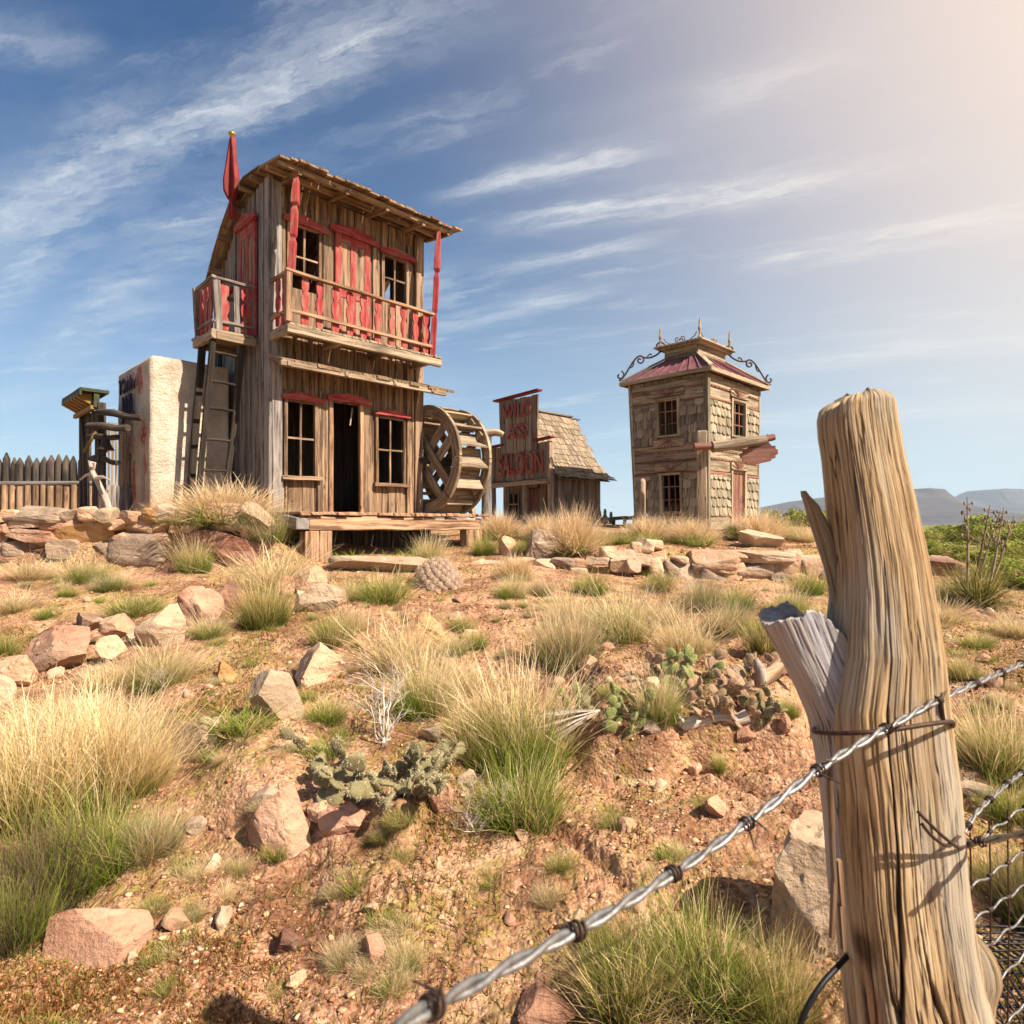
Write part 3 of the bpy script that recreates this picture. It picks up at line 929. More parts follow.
def balcony(x0, x1, y0, y1, floor_z, rail_h, sides, axis):
    """axis 'x': outer rail runs along x at y0; axis 'y': outer rail runs along y at x0"""
    mb = MB()
    if axis == 'x':
        y = y0
        k = x0
        while k < x1:
            w_ = random.uniform(.1, .16); mb.board((k + w_ / 2, y0 - random.uniform(0, .03), floor_z - .02), (k + w_ / 2, y1, floor_z - .02), (1, 0, 0), w_ - .006, (0, 0, 1), .03, .003, 1); k += w_
        mb.board((x0 - .03, y0 + .0, floor_z - .085), (x1 + .1, y0 + .0, floor_z - .10), (0, 0, 1), .10, (0, 1, 0), .06, .004, 4)
        mb.board((x0, y0 + .02, floor_z - .085), (x0, y1, floor_z - .085), (0, 0, 1), .10, (1, 0, 0), .06, .004, 2)
        for xx in (.7, 1.4, x1 - .05):
            mb.board((xx, y0 + .04, floor_z - .085), (xx, y1, floor_z - .085), (0, 0, 1), .09, (1, 0, 0), .06, .004, 2)
    else:
        k = y0
        while k < y1:
            w_ = random.uniform(.1, .16); mb.board((x0 - random.uniform(0, .03), k + w_ / 2, floor_z - .02), (x1, k + w_ / 2, floor_z - .02), (0, 1, 0), w_ - .006, (0, 0, 1), .03, .003, 1); k += w_
        mb.board((x0, y0 - .02, floor_z - .085), (x0, y1 + .02, floor_z - .09), (0, 0, 1), .10, (1, 0, 0), .06, .004, 2)
        mb.board((x0 + .03, y0, floor_z - .085), (x1, y0, floor_z - .085), (0, 0, 1), .10, (0, 1, 0), .06, .004, 2)
        mb.board((x0 + .03, y1, floor_z - .085), (x1, y1, floor_z - .085), (0, 0, 1), .10, (0, 1, 0), .06, .004, 2)
    return mb.build('balcony', M['pale'], house, .004)


bf = balcony(-.02, 2.18, -.50, -.03, 2.32, .6, True, 'x')
mb = MB()
rt, rb = 2.93, 2.455
mb.board((-.06, -.49, rt), (2.2, -.47, rt - .02), (0, 0, 1), .035, (0, 1, 0), .06, .004, 5)
mb.board((-.02, -.49, rb), (2.16, -.48, rb - .015), (0, 0, 1), .04, (0, 1, 0), .035, .004, 5)
mb.board((-.02, -.50, rt - .01), (-.02, -.03, rt - .01), (0, 0, 1), .035, (1, 0, 0), .055, .003, 2)
mb.board((-.02, -.47, rb), (-.02, -.03, rb), (0, 0, 1), .04, (1, 0, 0), .035, .003, 2)
mb.board((2.15, -.45, rt - .02), (2.15, -.03, rt - .01), (0, 0, 1), .035, (1, 0, 0), .055, .003, 2)
mb.board((2.14, -.45, rb), (2.14, -.03, rb), (0, 0, 1), .04, (1, 0, 0), .035, .003, 2)
mb.board((-.02, -.49, 2.32), (-.02, -.49, rt - .02), (1, 0, 0), .075, (0, 1, 0), .05, .004, 2)
mb.build('railing', M['porch'], bf, .003)
for i, x in enumerate((.20, .40, .62, .83, 1.03, 1.25, 1.47, 1.68, 1.88, 2.04)):
    if i == 9 or True:
        mb = MB(); h = rt - .02 - 2.34
        mb.prism(baluster_poly(random.uniform(.085, .105), h), (x, -.462 + random.uniform(-.006, .006), 2.33), (1, random.uniform(-.05, .05), 0), (random.uniform(-.03, .03), 0, 1), (0, 1, 0), .02)
        mb.build('baluster', M['red'], bf)
for y in (-.36, -.18):
    mb = MB(); mb.prism(baluster_poly(.11, .57), (-.02 + .005, y, 2.33), (0, 1, 0), (0, 0, 1), (1, 0, 0), .02); mb.build('baluster', M['red'], bf)
    mb = MB(); mb.prism(baluster_poly(.11, .57), (2.14, y, 2.33), (0, 1, 0), (0, 0, 1), (1, 0, 0), .02); mb.build('baluster', M['red'], bf)

bs = balcony(-.56, -.04, .40, 1.02, 2.32, .6, True, 'y')
mb = MB(); rt2 = 2.93
mb.board((-.58, .42, rt2 + .02), (-.04, .42, rt2 + .02), (0, 0, 1), .035, (0, 1, 0), .055, .003, 3)
mb.board((-.56, .38, rt2 + .02), (-.56, 1.04, rt2 + .0), (0, 0, 1), .035, (1, 0, 0), .055, .003, 3)
mb.board((-.56, 1.0, rt2), (-.04, 1.0, rt2), (0, 0, 1), .035, (0, 1, 0), .055, .003, 3)
mb.board((-.55, .42, 2.42), (-.04, .42, 2.43), (0, 0, 1), .035, (0, 1, 0), .035, .003, 3)
mb.board((-.55, .42, 2.42), (-.55, 1.0, 2.42), (0, 0, 1), .035, (1, 0, 0), .035, .003, 3)
for (x, y, w_) in ((-.52, .425, .085), (-.57, .98, .07)):
    mb.board((x + .03, y, 2.31), (x, y, rt2 + .02), (1, 0, 0), w_, (0, 1, 0), .05, .004, 2)
mb.board((-.26, .43, 2.32), (-.27, .43, rt2), (1, 0, 0), .07, (0, 1, 0), .025, .004, 2)
mb.build('railing', M['side'], bs, .003)
for x in (-.42, -.14):
    mb = MB(); mb.prism(baluster_poly(.13, .58), (x, .435, 2.33), (1, 0, 0), (0, 0, 1), (0, 1, 0), .02); mb.build('baluster', M['red'], bs)
for y in (.56, .72, .88):
    mb = MB(); mb.prism(baluster_poly(.12, .57), (-.545, y, 2.33), (0, 1, 0), (0, 0, 1), (1, 0, 0), .02); mb.build('baluster', M['red'], bs)

# red turned posts holding the eave
def red_post(a, b, w_):
    a = Vector(a); b = Vector(b)
    st = [(0, 1), (.30, 1), (.34, .62), (.37, 1.0), (.62, 1.0), (.66, .55), (.69, 1.2), (.78, 1.15), (.88, .95), (1, .6)]
    mb = MB()
    mb.tube([a.lerp(b, t) for t, k in st], [w_ * k * .62 for t, k in st], 4, ph=math.pi / 4, smooth=False)
    mb.build('post', M['red'], house, .004)


red_post((.03, -.46, 2.93), (.09, -.48, 4.14), .085)
red_post((2.16, -.47, 2.30), (2.25, -.50, 4.14), .085)

# lower awning
mb = MB(); x = -.06
while x < 2.52:
    w_ = random.uniform(.12, .22)
    mb.board((x + w_ / 2, -.40 - random.uniform(0, .05), 1.87), (x + w_ / 2, -.03, 1.99), (1, 0, 0), w_ - .005, (0, -.1, .43), .04, .005, 2)
    x += w_
aw = mb.build('awning', M['roof'], house)
mb = MB()
mb.board((-.08, -.39, 1.835), (2.46, -.39, 1.825), (0, 0, 1), .06, (0, 1, 0), .06, .006, 6)
for x in (.02, .8, 1.55, 2.2):
    mb.board((x, -.44, 1.835), (x, -.02, 1.95), (0, 0, 1), .06, (1, 0, 0), .05, .003, 2)
mb.build('awning_beam', M['pale'], aw, .005)

# porch
mb = MB(); x = -.15
while x < 2.68:
    w_ = random.uniform(.13, .24)
    mb.board((x + w_ / 2, -1.0 - random.uniform(0, .06), .02), (x + w_ / 2, -.02, .02), (1, 0, 0), w_ - .006, (0, 0, 1), random.uniform(.035, .05), .006, 2)
    x += w_
po = mb.build('porch', M['porch'], house, .006)
mb = MB(); mb.board((-.02, -.93, -.095), (2.62, -.93, -.105), (0, 0, 1), .17, (0, 1, 0), .14, .008, 8)
mb.build('porch_beam', M['porch'], po, .012)
mb = MB(); mb.board((-.10, -1.02, -.09), (-.16, .30, -.05), (0, 0, 1), .15, (1, 0, 0), .16, .010, 5)
mb.build('porch_beam', M['side'], po, .012)
mb = MB(); mb.board((2.64, -.92, -.09), (2.62, .0, -.09), (0, 0, 1), .15, (1, 0, 0), .12, .008, 3)
mb.build('porch_beam', M['porch'], po, .012)
for (x, w_) in ((.02, .17), (.19, .16), (2.42, .15), (2.57, .13)):
    wx = Vector((-3, 8, 0)) + Matrix.Rotation(R(45), 3, 'Z') @ Vector((x, -.93, 0))
    zb = gz(wx.x, wx.y) - HB - .12
    mb = MB(); mb.board((x, -.92, zb), (x + .005, -.92, -.18), (1, 0, 0), w_, (0, 1, 0), .16, .005, 3)
    mb.build('porch_leg', M['porch'], po, .010)
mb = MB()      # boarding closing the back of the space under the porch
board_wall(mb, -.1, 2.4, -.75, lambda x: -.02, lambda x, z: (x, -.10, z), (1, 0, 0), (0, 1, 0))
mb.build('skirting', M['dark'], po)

# ================================================================== LADDER AND PROP
lb = empty('ladder', P(206, 500, 7.95), 'old wooden ladder with six rungs leaning on the side balcony', 'ladder')
o0 = lb.location
a0, a1 = P(196, 500, 7.9), P(214, 330, 7.92); b0, b1 = P(223, 492, 8.15), P(244, 338, 8.20)
a0.z = gz(a0.x, a0.y) - .05; b0.z = gz(b0.x, b0.y) - .05
for (p, q) in ((a0, a1), (b0, b1)):
    mb = MB(); mb.board(p - o0, q - o0, (.7, .7, 0), .065, (.7, -.7, 0), .05, .005, 6); mb.build('rail', M['ladder'], lb, .004)
for t in (.12, .28, .44, .60, .74, .89):
    mb = MB(); mb.tube([a0.lerp(a1, t) - o0, (a0.lerp(a1, t).lerp(b0.lerp(b1, t), .5) - o0) + Vector((0, 0, .006)), b0.lerp(b1, t) - o0], .019, 7, .1); mb.build('rung', M['ladder'], lb)
pr0, pr1 = P(188, 500, 8.25), P(206, 298, 8.30); pr0.z = gz(pr0.x, pr0.y) - .05
pp = empty('timber_prop', pr0, 'dark slanting timber prop under the outer corner of the side balcony', 'timber')
mb = MB(); mb.board((0, 0, 0), pr1 - pr0, (.7, .7, 0), .085, (.7, -.7, 0), .06, .006, 6); mb.build('beam', M['ladder'], pp, .006)

# ================================================================== WATER WHEEL
ww = empty('water_wheel', Vector((-3, 8, HB)) + Matrix.Rotation(R(45), 3, 'Z') @ Vector((2.66, -.02, .86)), 'big wooden water wheel with crossed spokes beside the tall house', 'water wheel', rz=R(45))
RW, wdt = .83, .58
for xs in (-wdt / 2, wdt / 2):
    mb = MB(); N = 8
    for k in range(N):
        a0_, a1_ = 2 * math.pi * k / N, 2 * math.pi * (k + 1) / N - .015
        out_ = []; in_ = []
        for j in range(7):
            a = a0_ + (a1_ - a0_) * j / 6
            out_.append((math.cos(a) * RW, math.sin(a) * RW)); in_.append((math.cos(a) * (RW - .17), math.sin(a) * (RW - .17)))
        mb.prism(out_ + in_[::-1], (xs - .025, 0, 0), (0, 1, 0), (0, 0, 1), (1, 0, 0), .05)
    # the boards' grain follows the rim
    mb.w = [(math.atan2(v[2], v[1]) * RW, math.hypot(v[1], v[2]), w_[2]) for v, w_ in zip(mb.v, mb.w)]
    mb.build('rim', M['pale'], ww, .004)
for xs in (-wdt / 2 + .055, wdt / 2 - .055):
    for i, (a, off) in enumerate(((R(48), .08), (R(48), -.08), (R(-42), .08), (R(-42), -.08))):
        mb = MB(); dx_ = Vector((0, math.cos(a), math.sin(a))); nn = Vector((0, -math.sin(a), math.cos(a)))
        mb.board(nn * off * 1.6 - dx_ * .76 + Vector((xs + (.02 if i > 1 else -.02), 0, 0)), nn * off * 1.6 + dx_ * .76 + Vector((xs + (.02 if i > 1 else -.02), 0, 0)), nn, .14, (1, 0, 0), .035, .004, 4)
        mb.build('spoke', M['pale'], ww, .004)
for k in range(16):
    a = 2 * math.pi * k / 16 + .1
    rd_ = Vector((0, math.cos(a), math.sin(a))); tg = Vector((0, -math.sin(a), math.cos(a)))
    dirp = (rd_ + tg * .75).normalized()
    c0 = rd_ * .62 - tg * .09
    mb = MB(); mb.board(Vector((-wdt / 2 + .03, 0, 0)) + c0 + dirp * .13, Vector((wdt / 2 - .03, 0, 0)) + c0 + dirp * .13, dirp, .24, rd_.cross(tg).cross(dirp), .028, .004, 3)
    mb.build('paddle', M['pale'], ww, .003)
for k in range(16):
    a = 2 * math.pi * (k + .5) / 16 + .1
    rd_ = Vector((0, math.cos(a), math.sin(a))); tg = Vector((0, -math.sin(a), math.cos(a)))
    if 3.2 < a < 5.6 and k % 2: continue
    mb = MB(); mb.board(Vector((-wdt / 2 + .03, 0, 0)) + rd_ * .64, Vector((wdt / 2 - .03, 0, 0)) + rd_ * .64, tg, .2, rd_, .025, .003, 3)
    mb.build('drum_board', M['pale'], ww, .003)
mb = MB(); mb.tube([(-.42, 0, 0), (.42, 0, 0)], .06, 10); mb.build('axle', M['dark'], ww)
mb = MB()
for xs in (.40,):
    mb.board((xs, -.35, -.98), (xs, -.02, .02), (0, 1, 0), .1, (1, 0, 0), .07, .004, 3)
    mb.board((xs, .35, -.98), (xs, .02, .02), (0, 1, 0), .1, (1, 0, 0), .07, .004, 3)
mb.build('stand', M['pale'], ww, .004)
# flume behind the wheel
f0 = P(486, 500, 11.2); f0.z = gz(f0.x, f0.y)
fl = empty('log_flume', f0, 'short curved log flume on a post behind the water wheel', 'flume')
top = P(486, 437, 11.2) - f0
mb = MB(); mb.tube([(0, 0, -.1), (.01, 0, top.z)], .085, 9, .06); mb.build('post', M['side'], fl)
mb = MB(); mb.tube([top + Vector((-.16, .02, .02)), top + Vector((0, 0, .06)), top + Vector((.16, -.02, .08)), top + Vector((.24, -.03, .06)), top + Vector((.30, -.03, .03))], [.06, .075, .07, .06, .05], 9, .06); mb.build('trough', M['pale'], fl)

# ================================================================== ADOBE JAIL
def jail():
    root = empty('adobe_jail', (-4.525, 8.0, 1.36), 'plastered adobe jail block with red paint flakes and narrow slit windows', 'jail', rz=R(45))
    # local: x along the lit wall, y along the lettered wall
    LX, LY, H = 1.10, 1.72, 2.33
    nx, ny, nz_ = 90, 90, 110
    pts = {}; V = []; Q = []
    def grid(fn, nu, nv):
        b0_ = len(V)
        for i in range(nu + 1):
            for j in range(nv + 1): V.append(fn(i / nu, j / nv))
        for i in range(nu):
            for j in range(nv):
                a = b0_ + i * (nv + 1) + j
                Q.append((a, a + nv + 1, a + nv + 2, a + 1))
    rc = .055
    def rnd(p):
        x, y, z = p
        # round the upright and upper edges of the block
        cx = min(max(x, rc), LX - rc); cy = min(max(y, rc), LY - rc); cz = min(z, H - rc)
        v = Vector((x - cx, y - cy, z - cz))
        if v.length > 1e-6 and v.length > rc * .999:
            v = v.normalized() * rc
            return Vector((cx, cy, cz)) + v
        return Vector(p)
    def surf(p, nrm):
        q = rnd(p)
        b = fbm(q.x * 2 + q.y * 1.7, q.z * 2 + q.y, 91, 3) * .03 + fbm((q.x + q.y * .8) * 14, q.z * 14 + q.y * 5, 95, 3) * .006
        lean = .035 * (q.z / H)
        ed = 1.0
        for v_, lim, kk in ((q.x, LX, 0), (q.y, LY, 1), (q.z, H, 2)):
            if not nrm[kk]: ed *= float(sstep(0, .12, lim - v_)) * (float(sstep(0, .12, v_)) if kk < 2 else 1.0)
        return q + Vector(nrm) * float(b) * ed + Vector((lean * .6, lean, 0))
    def left(u, v):
        y, z = u * LY, v * H
        p = surf((0, y, z), (-1, 0, 0))
        for (ya, yb, za, zb) in ((.30, .44, .30, 1.12), (.95, 1.12, .24, .98)):
            m = float(sstep(ya - .03, ya + .02, y) * (1 - sstep(yb - .02, yb + .03, y)) * sstep(za - .02, za + .02, z) * (1 - sstep(zb - .02, zb + .03, z)))
            p.x += .20 * m
        return p
    grid(left, 110, 120)
    grid(lambda u, v: surf((u * LX, 0, v * H), (0, -1, 0)), 110, 110)
    grid(lambda u, v: surf((LX, u * LY, v * H), (1, 0, 0)), 20, 30)
    grid(lambda u, v: surf((u * LX, LY, v * H), (0, 1, 0)), 20, 30)
    grid(lambda u, v: surf((u * LX, v * LY, H), (0, 0, 1)), 50, 50)
    m, n, b = mat_new('adobe_plaster')
    tc = n.new('ShaderNodeTexCoord').outputs['Object']
    a = n.noise(tc, 2.0, 5, .6); f = n.noise(tc, 22, 5, .7, .8); f2 = n.noise(tc, 60, 4, .7)
    c = n.ramp(a, [(.3, lin(184, 164, 142)), (.55, lin(220, 204, 182)), (.75, lin(232, 220, 202))])
    c = n.mix(n.maprange(f, .5, .72, 0, .45), c, lin(158, 130, 104))
    x, y, z = n.sep(tc)
    # mud splashed along the foot of the wall
    c = n.mix(n.m('MULTIPLY', n.maprange(n.m('ADD', z, n.m('MULTIPLY', a, -.5)), .0, .35, 1, 0), .55), c, lin(176, 126, 90))
    # flakes of old red paint on the lettered wall
    onw = n.maprange(x, .2, .26, 1, 0)
    msk = None
    jag = n.m('MULTIPLY', n.m('SUBTRACT', n.noise(tc, 6, 6, .75), .5), 1.1)
    for (cy, cz, ry, rz2) in ((.36, 1.25, .14, .24), (.25, .78, .12, .17), (1.25, 1.08, .22, .24), (1.0, .36, .20, .28), (1.28, .2, .16, .26), (.80, .58, .10, .34), (.52, 2.05, .13, .26)):
        dy_ = n.m('DIVIDE', n.m('SUBTRACT', y, cy), ry); dz_ = n.m('DIVIDE', n.m('SUBTRACT', z, cz), rz2)
        dd = n.m('SUBTRACT', n.m('SQRT', n.m('ADD', n.m('MULTIPLY', dy_, dy_), n.m('MULTIPLY', dz_, dz_))), n.m('MULTIPLY', jag, 2.2))
        k = n.maprange(dd, .75, .95, 1, 0)
        msk = k if msk is None else n.m('MAXIMUM', msk, k)
    msk = n.m('MULTIPLY', n.m('MULTIPLY', msk, onw), n.maprange(f, .36, .52))
    c = n.mix(n.m('MULTIPLY', msk, .9), c, lin(176, 52, 46))
    n.put(b.inputs['Base Color'], c); b.inputs['Roughness'].default_value = .95
    n.put(b.inputs['Normal'], n.bump(n.m('ADD', f, n.m('MULTIPLY', f2, .5)), 1.0, .035))
    link_mesh('wall', mesh_np('wall', np.array([tuple(v) for v in V]), Q, None, m, True), root)
    return root


jl = jail(); jl.scale = (.889, .889, .889)


def lettering(txt, size, parent, origin, xdir, updir, mat, sx=1.0, thick=.006, name='lettering', bold=.0):
    """raised letters; origin is the middle of the baseline"""
    cu = bpy.data.curves.new(name, 'FONT'); cu.body = txt; cu.size = size; cu.align_x = 'CENTER'; cu.extrude = thick; cu.offset = bold
    to = bpy.data.objects.new(name, cu); col.objects.link(to)
    dg = bpy.context.evaluated_depsgraph_get(); dg.update()
    me = bpy.data.meshes.new_from_object(to.evaluated_get(dg))
    bpy.data.objects.remove(to)
    xd = Vector(xdir).normalized(); ud = Vector(updir).normalized(); nd = xd.cross(ud)
    at = me.attributes.new('wc', 'FLOAT_VECTOR', 'POINT')
    ws = []
    for v in me.vertices:
        ws.append((v.co.y + 3.1, v.co.x, (int((v.co.x + 50) / (size * .75 * 1.0)) % 17) / 17))
        p = Vector(origin) + xd * (v.co.x * sx) + ud * v.co.y + nd * v.co.z
        v.co = p
    at.data.foreach_set('vector', np.asarray(ws, np.float32).ravel())
    me.materials.clear(); me.materials.append(mat)
    return link_mesh(name, me, parent)


lettering('TOWN', .32, jl, (-.035, 1.02, 1.94), (0, -1, 0), (0, 0, 1), M['ink'], .80, .012, bold=.006)
lettering('JAIL', .46, jl, (-.035, .96, 1.56), (0, -1, 0), (0, 0, 1), M['ink'], .78, .012, bold=.006)

# ================================================================== DARK STOREFRONT WITH GREEN CORNICE
st = empty('false_front_store', (-5.33, 8.3, 1.37), 'narrow dark timber false front with a green and ochre bracketed cornice', 'storefront', rz=R(45))
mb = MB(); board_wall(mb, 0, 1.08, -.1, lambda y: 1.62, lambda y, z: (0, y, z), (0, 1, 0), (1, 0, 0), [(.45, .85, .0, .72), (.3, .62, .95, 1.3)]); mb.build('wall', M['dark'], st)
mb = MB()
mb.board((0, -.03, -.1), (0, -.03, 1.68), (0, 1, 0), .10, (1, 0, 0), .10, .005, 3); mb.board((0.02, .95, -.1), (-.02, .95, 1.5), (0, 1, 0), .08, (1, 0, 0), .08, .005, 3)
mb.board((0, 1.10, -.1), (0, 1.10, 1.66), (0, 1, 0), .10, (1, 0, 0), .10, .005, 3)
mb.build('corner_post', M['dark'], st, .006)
mb = MB(); mb.board((-.09, -.06, 1.84), (-.09, 1.16, 1.84), (1, 0, 0), .36, (0, 0, 1), .05, .003, 2); mb.board((-.06, -.04, 1.70), (-.06, 1.14, 1.70), (0, 0, 1), .2, (1, 0, 0), .07, .003, 2)
mb.board((-.26, -.06, 1.79), (-.26, 1.16, 1.79), (0, 0, 1), .08, (1, 0, 0), .03, .003, 2)
co = mb.build('cornice', M['green'], st, .004)
for y in (.06, .25, .44, .63, .82, 1.0):
    mb = MB(); mb.prism([(0, 0), (.18, .10), (.18, .16), (0, .16)], (-.10, y, 1.645), (-1, 0, 0), (0, 0, 1), (0, 1, 0), .08); mb.build('bracket', M['yellow'], co, .003)
mb = MB(); mb.board((-.11, -.02, 1.60), (-.11, 1.12, 1.60), (0, 0, 1), .06, (1, 0, 0), .05, .003, 2); mb.build('moulding', M['yellow'], co, .003)
mb = MB(); x = .06
while x < .50:
    mb.board((x, .05, .15), (x + random.uniform(-.01, .01), .05, 1.42), (1, 0, 0), .028, (0, 1, 0), .02, .002, 2); x += .05
mb.build('slat_wall', M['pale'], st)
mb = MB(); board_wall(mb, .05, .5, -.1, lambda x: .5, lambda x, z: (x, .03, z), (1, 0, 0), (0, 1, 0)); mb.build('wall', M['side'], st)
st.scale = (.892, .892, .892)
Minv = (Matrix.Translation(st.location) @ Matrix.Rotation(R(45), 4, 'Z') @ Matrix.Scale(.892, 4)).inverted()
Q9 = lambda x, y, Y: P(x, y, Y * .892)
for (pa, pb, r_) in (((98, 412, 9.25), (143, 418, 8.72), .046), ((88, 426, 9.1), (128, 428, 8.75), .046), ((88, 437, 9.35), (119, 437, 8.9), .040), ((97, 458, 9.35), (118, 463, 9.0), .036)):
    a, b_ = Minv @ Q9(*pa), Minv @ Q9(*pb)
    mb = MB(); mb.tube([a, a.lerp(b_, .35) + Vector((0, 0, .015)), a.lerp(b_, .7) - Vector((0, 0, .012)), b_], [r_, r_ * 1.1, r_ * .95, r_], 8, .08); mb.build('beam', M['dark'], st)
mb = MB(); a, b_ = Minv @ Q9(84, 452, 9.2), Minv @ Q9(96, 432, 9.2); mb.tube([a, b_], .022, 6); mb.build('brace', M['yellow'], st)
bl = P(106, 450, 8.07)
bell = empty('hanging_bell', bl, 'small dark bell hanging from the storefront beam before the jail', 'bell')
mb = MB(); zz = [0, .02, .06, .12, .17, .20]; rr_ = [.098, .085, .058, .046, .038, .012]
mb.tube([(0, 0, z) for z in zz], rr_, 14); mb.build('body', M['rust'], bell)
mb = MB(); mb.tube([(0, 0, .19), (.0, 0, .27)], .012, 6); mb.build('hanger', M['rust'], bell)
mb = MB(); mb.tube([(0, 0, .05), (0, 0, -.03)], [.008, .018], 6); mb.build('clapper', M['rust'], bell)

# driftwood branch standing behind the stone wall
db0 = P(113, 514, 7.7); db0.z = gz(db0.x, db0.y) - .03
dbr = empty('dead_branch', db0, 'forked grey dead branch leaning behind the stone wall before the storefront', 'branch')
mb = MB()
def PB(px, py, Y): return P(px, py, Y * .928) - db0
mb.tube([Vector((0, 0, 0)), PB(107, 502, 8.32), PB(99, 484, 8.36), PB(93, 473, 8.36), PB(90, 462, 8.38)], [.04, .038, .034, .032, .022], 8, .1)
mb.tube([PB(96, 478, 8.36), PB(103, 477, 8.25), PB(110, 480, 8.2)], [.025, .018, .006], 7, .1)
mb.tube([PB(93, 473, 8.36), PB(86, 475, 8.4), PB(80, 480, 8.45)], [.022, .016, .008], 7, .1)
mb.tube([PB(93, 470, 8.36), PB(95, 463, 8.3), PB(88, 461, 8.3)], [.02, .015, .006], 7, .1)
mb.build('branch', M['drift'], dbr)

# ================================================================== PALISADE FENCE
pf0 = Vector((-9.4, 12.3, 1.4))
pal = empty('palisade_fence', pf0, 'stockade fence of sharpened dark logs beyond the stone wall', 'fence')
for i in range(34):
    x = -3.4 + i * .146
    h = 1.22 + random.uniform(-.05, .06); zb = -.15
    r_ = .072 * random.uniform(.85, 1.12)
    mb = MB(); lx = random.uniform(-.02, .02)
    mb.tube([(x, 0, zb), (x + lx, 0, h * .5), (x + lx * 1.5, .01, h - .13), (x + lx * 1.6, .01, h)], [r_, r_ * .98, r_ * .9, .012], 8, .06)
    mb.build('log', M['dark'], pal)
for i in range(34):
    x = -3.42 + i * .146
    h = .62 + random.uniform(-.03, .03); r_ = .07 * random.uniform(.8, 1.1)
    mb = MB(); mb.tube([(x, -.17, -.15), (x, -.16, h)], r_, 8, .06); mb.build('short_log', M['front'], pal)
mb = MB(); mb.tube([(-3.5, -.16, .68), (-1.5, -.16, .66), (1.6, -.16, .67)], .045, 8, .06); mb.build('rail', M['side'], pal)

# ================================================================== SALOON
SB = 1.26
sa_ = empty('saloon', (.72, 12.5, SB), 'small board saloon with lettered stepped false front and shingled roof', 'saloon', rz=R(45))
LXs, LYs = 1.64, 1.685
mb = MB()
board_wall(mb, .26, 1.36, 1.5, lambda y: 2.62, lambda y, z: (-.03, y + (z - 2.6) * .05 * (1 if y > .8 else -.2), z), (0, 1, 0), (1, 0, 0), wmin=.13, wmax=.2)
board_wall(mb, -.05, 1.74, .93, lambda y: 1.66, lambda y, z: (.0, y, z), (0, 1, 0), (1, 0, 0), wmin=.13, wmax=.2)
ff = mb.build('false_front', M['sal'], sa_)
mb = MB()
mb.board((-.06, .18, 2.68), (-.06, 1.45, 2.62), (1, 0, 0), .16, (0, 0, 1), .035, .003, 2)
mb.build('coping', M['darkred'], ff, .003); mb = MB()
mb.board((-.04, -.14, 1.73), (-.04, .32, 1.70), (1, 0, 0), .16, (0, 0, 1), .035, .003, 2)
mb.build('coping', M['darkred'], ff, .003); mb = MB()
mb.board((-.04, 1.22, 1.69), (-.04, 1.80, 1.66), (1, 0, 0), .16, (0, 0, 1), .035, .003, 2)
mb.build('coping', M['darkred'], ff, .003)
mb = MB(); mb.board((-.05, -.02, .88), (-.05, 1.74, .84), (0, 0, 1), .09, (1, 0, 0), .08, .004, 3)
mb.build('porch_beam', M['pale'], ff, .004)
lettering('WILD', .40, ff, (-.075, .815, 2.22), (0, -1, 0), (0, 0, 1), M['letter'], .82, .010, bold=.010)
lettering('ASS', .40, ff, (-.075, .80, 1.80), (0, -1, 0), (0, 0, 1), M['letter'], .86, .010, bold=.010)
lettering('SALOON', .60, ff, (-.05, .74, 1.06), (0, -1, 0), (0, 0, 1), M['letter'], .53, .012, bold=.012)
mb = MB(); board_wall(mb, .03, LXs, -.1, lambda x: 1.08, lambda x, z: (x, .0, z), (1, 0, 0), (0, 1, 0), [(1.2, 1.46, .0, .0)])
mb.board((.02, -.03, -.1), (.02, -.03, 1.66), (1, 0, 0), .13, (0, 1, 0), .05, .003, 3)
mb.build('wall', M['sal'], sa_)
mb = MB()
gab = lambda y: .98 + 1.4 * (1 - abs(y - .84) / .84) ** 1.0
board_wall(mb, .0, LYs, -.1, lambda y: min(gab(y), 2.3), lambda y, z: (LXs - .03, y, z), (0, 1, 0), (1, 0, 0))
mb.build('wall', M['sal'], sa_)
mb = MB(); board_wall(mb, .0, LYs, -.1, lambda y: .95, lambda y, z: (.42, y, z), (0, 1, 0), (1, 0, 0), [(.16, .42, .28, .72), (.62, 1.0, .0, .8), (1.2, 1.5, .22, .7)])
mb.build('wall', M['sal'], sa_)
mb = MB(); board_wall(mb, .42, LXs, -.1, lambda x: 1.0, lambda x, z: (x, LYs, z), (1, 0, 0), (0, 1, 0))
mb.build('wall', M['sal'], sa_)
mb = MB(); mb.box(.05, 1.6, .03, 1.66, -.06, .0, 'x'); mb.build('floor', M['sal'], sa_)
for (ya, yb, za, zb, mt) in ((.16, .42, .28, .72, M['yellow']), (1.2, 1.5, .22, .7, M['sal'])):
    mb = MB()
    for y in (ya, yb, (ya + yb) / 2): mb.board((.39, y, za - .02), (.39, y, zb + .02), (0, 1, 0), .035, (1, 0, 0), .04, .002, 2)
    for z in (za, zb, (za + zb) / 2): mb.board((.385, ya, z), (.385, yb, z), (0, 0, 1), .035, (1, 0, 0), .03, .002, 2)
    mb.build('window', mt, sa_)
mb = MB(); mb.board((.44, .63, .0), (.44, .63, .0), (0, 1, 0), .01, (1, 0, 0), .01)
mb = MB()
for k in range(4): mb.board((.44, .67 + k * .095, .0), (.44, .67 + k * .095, .78), (0, 1, 0), .09, (1, 0, 0), .02, .001, 2)
mb.build('door', M['brown'], sa_)
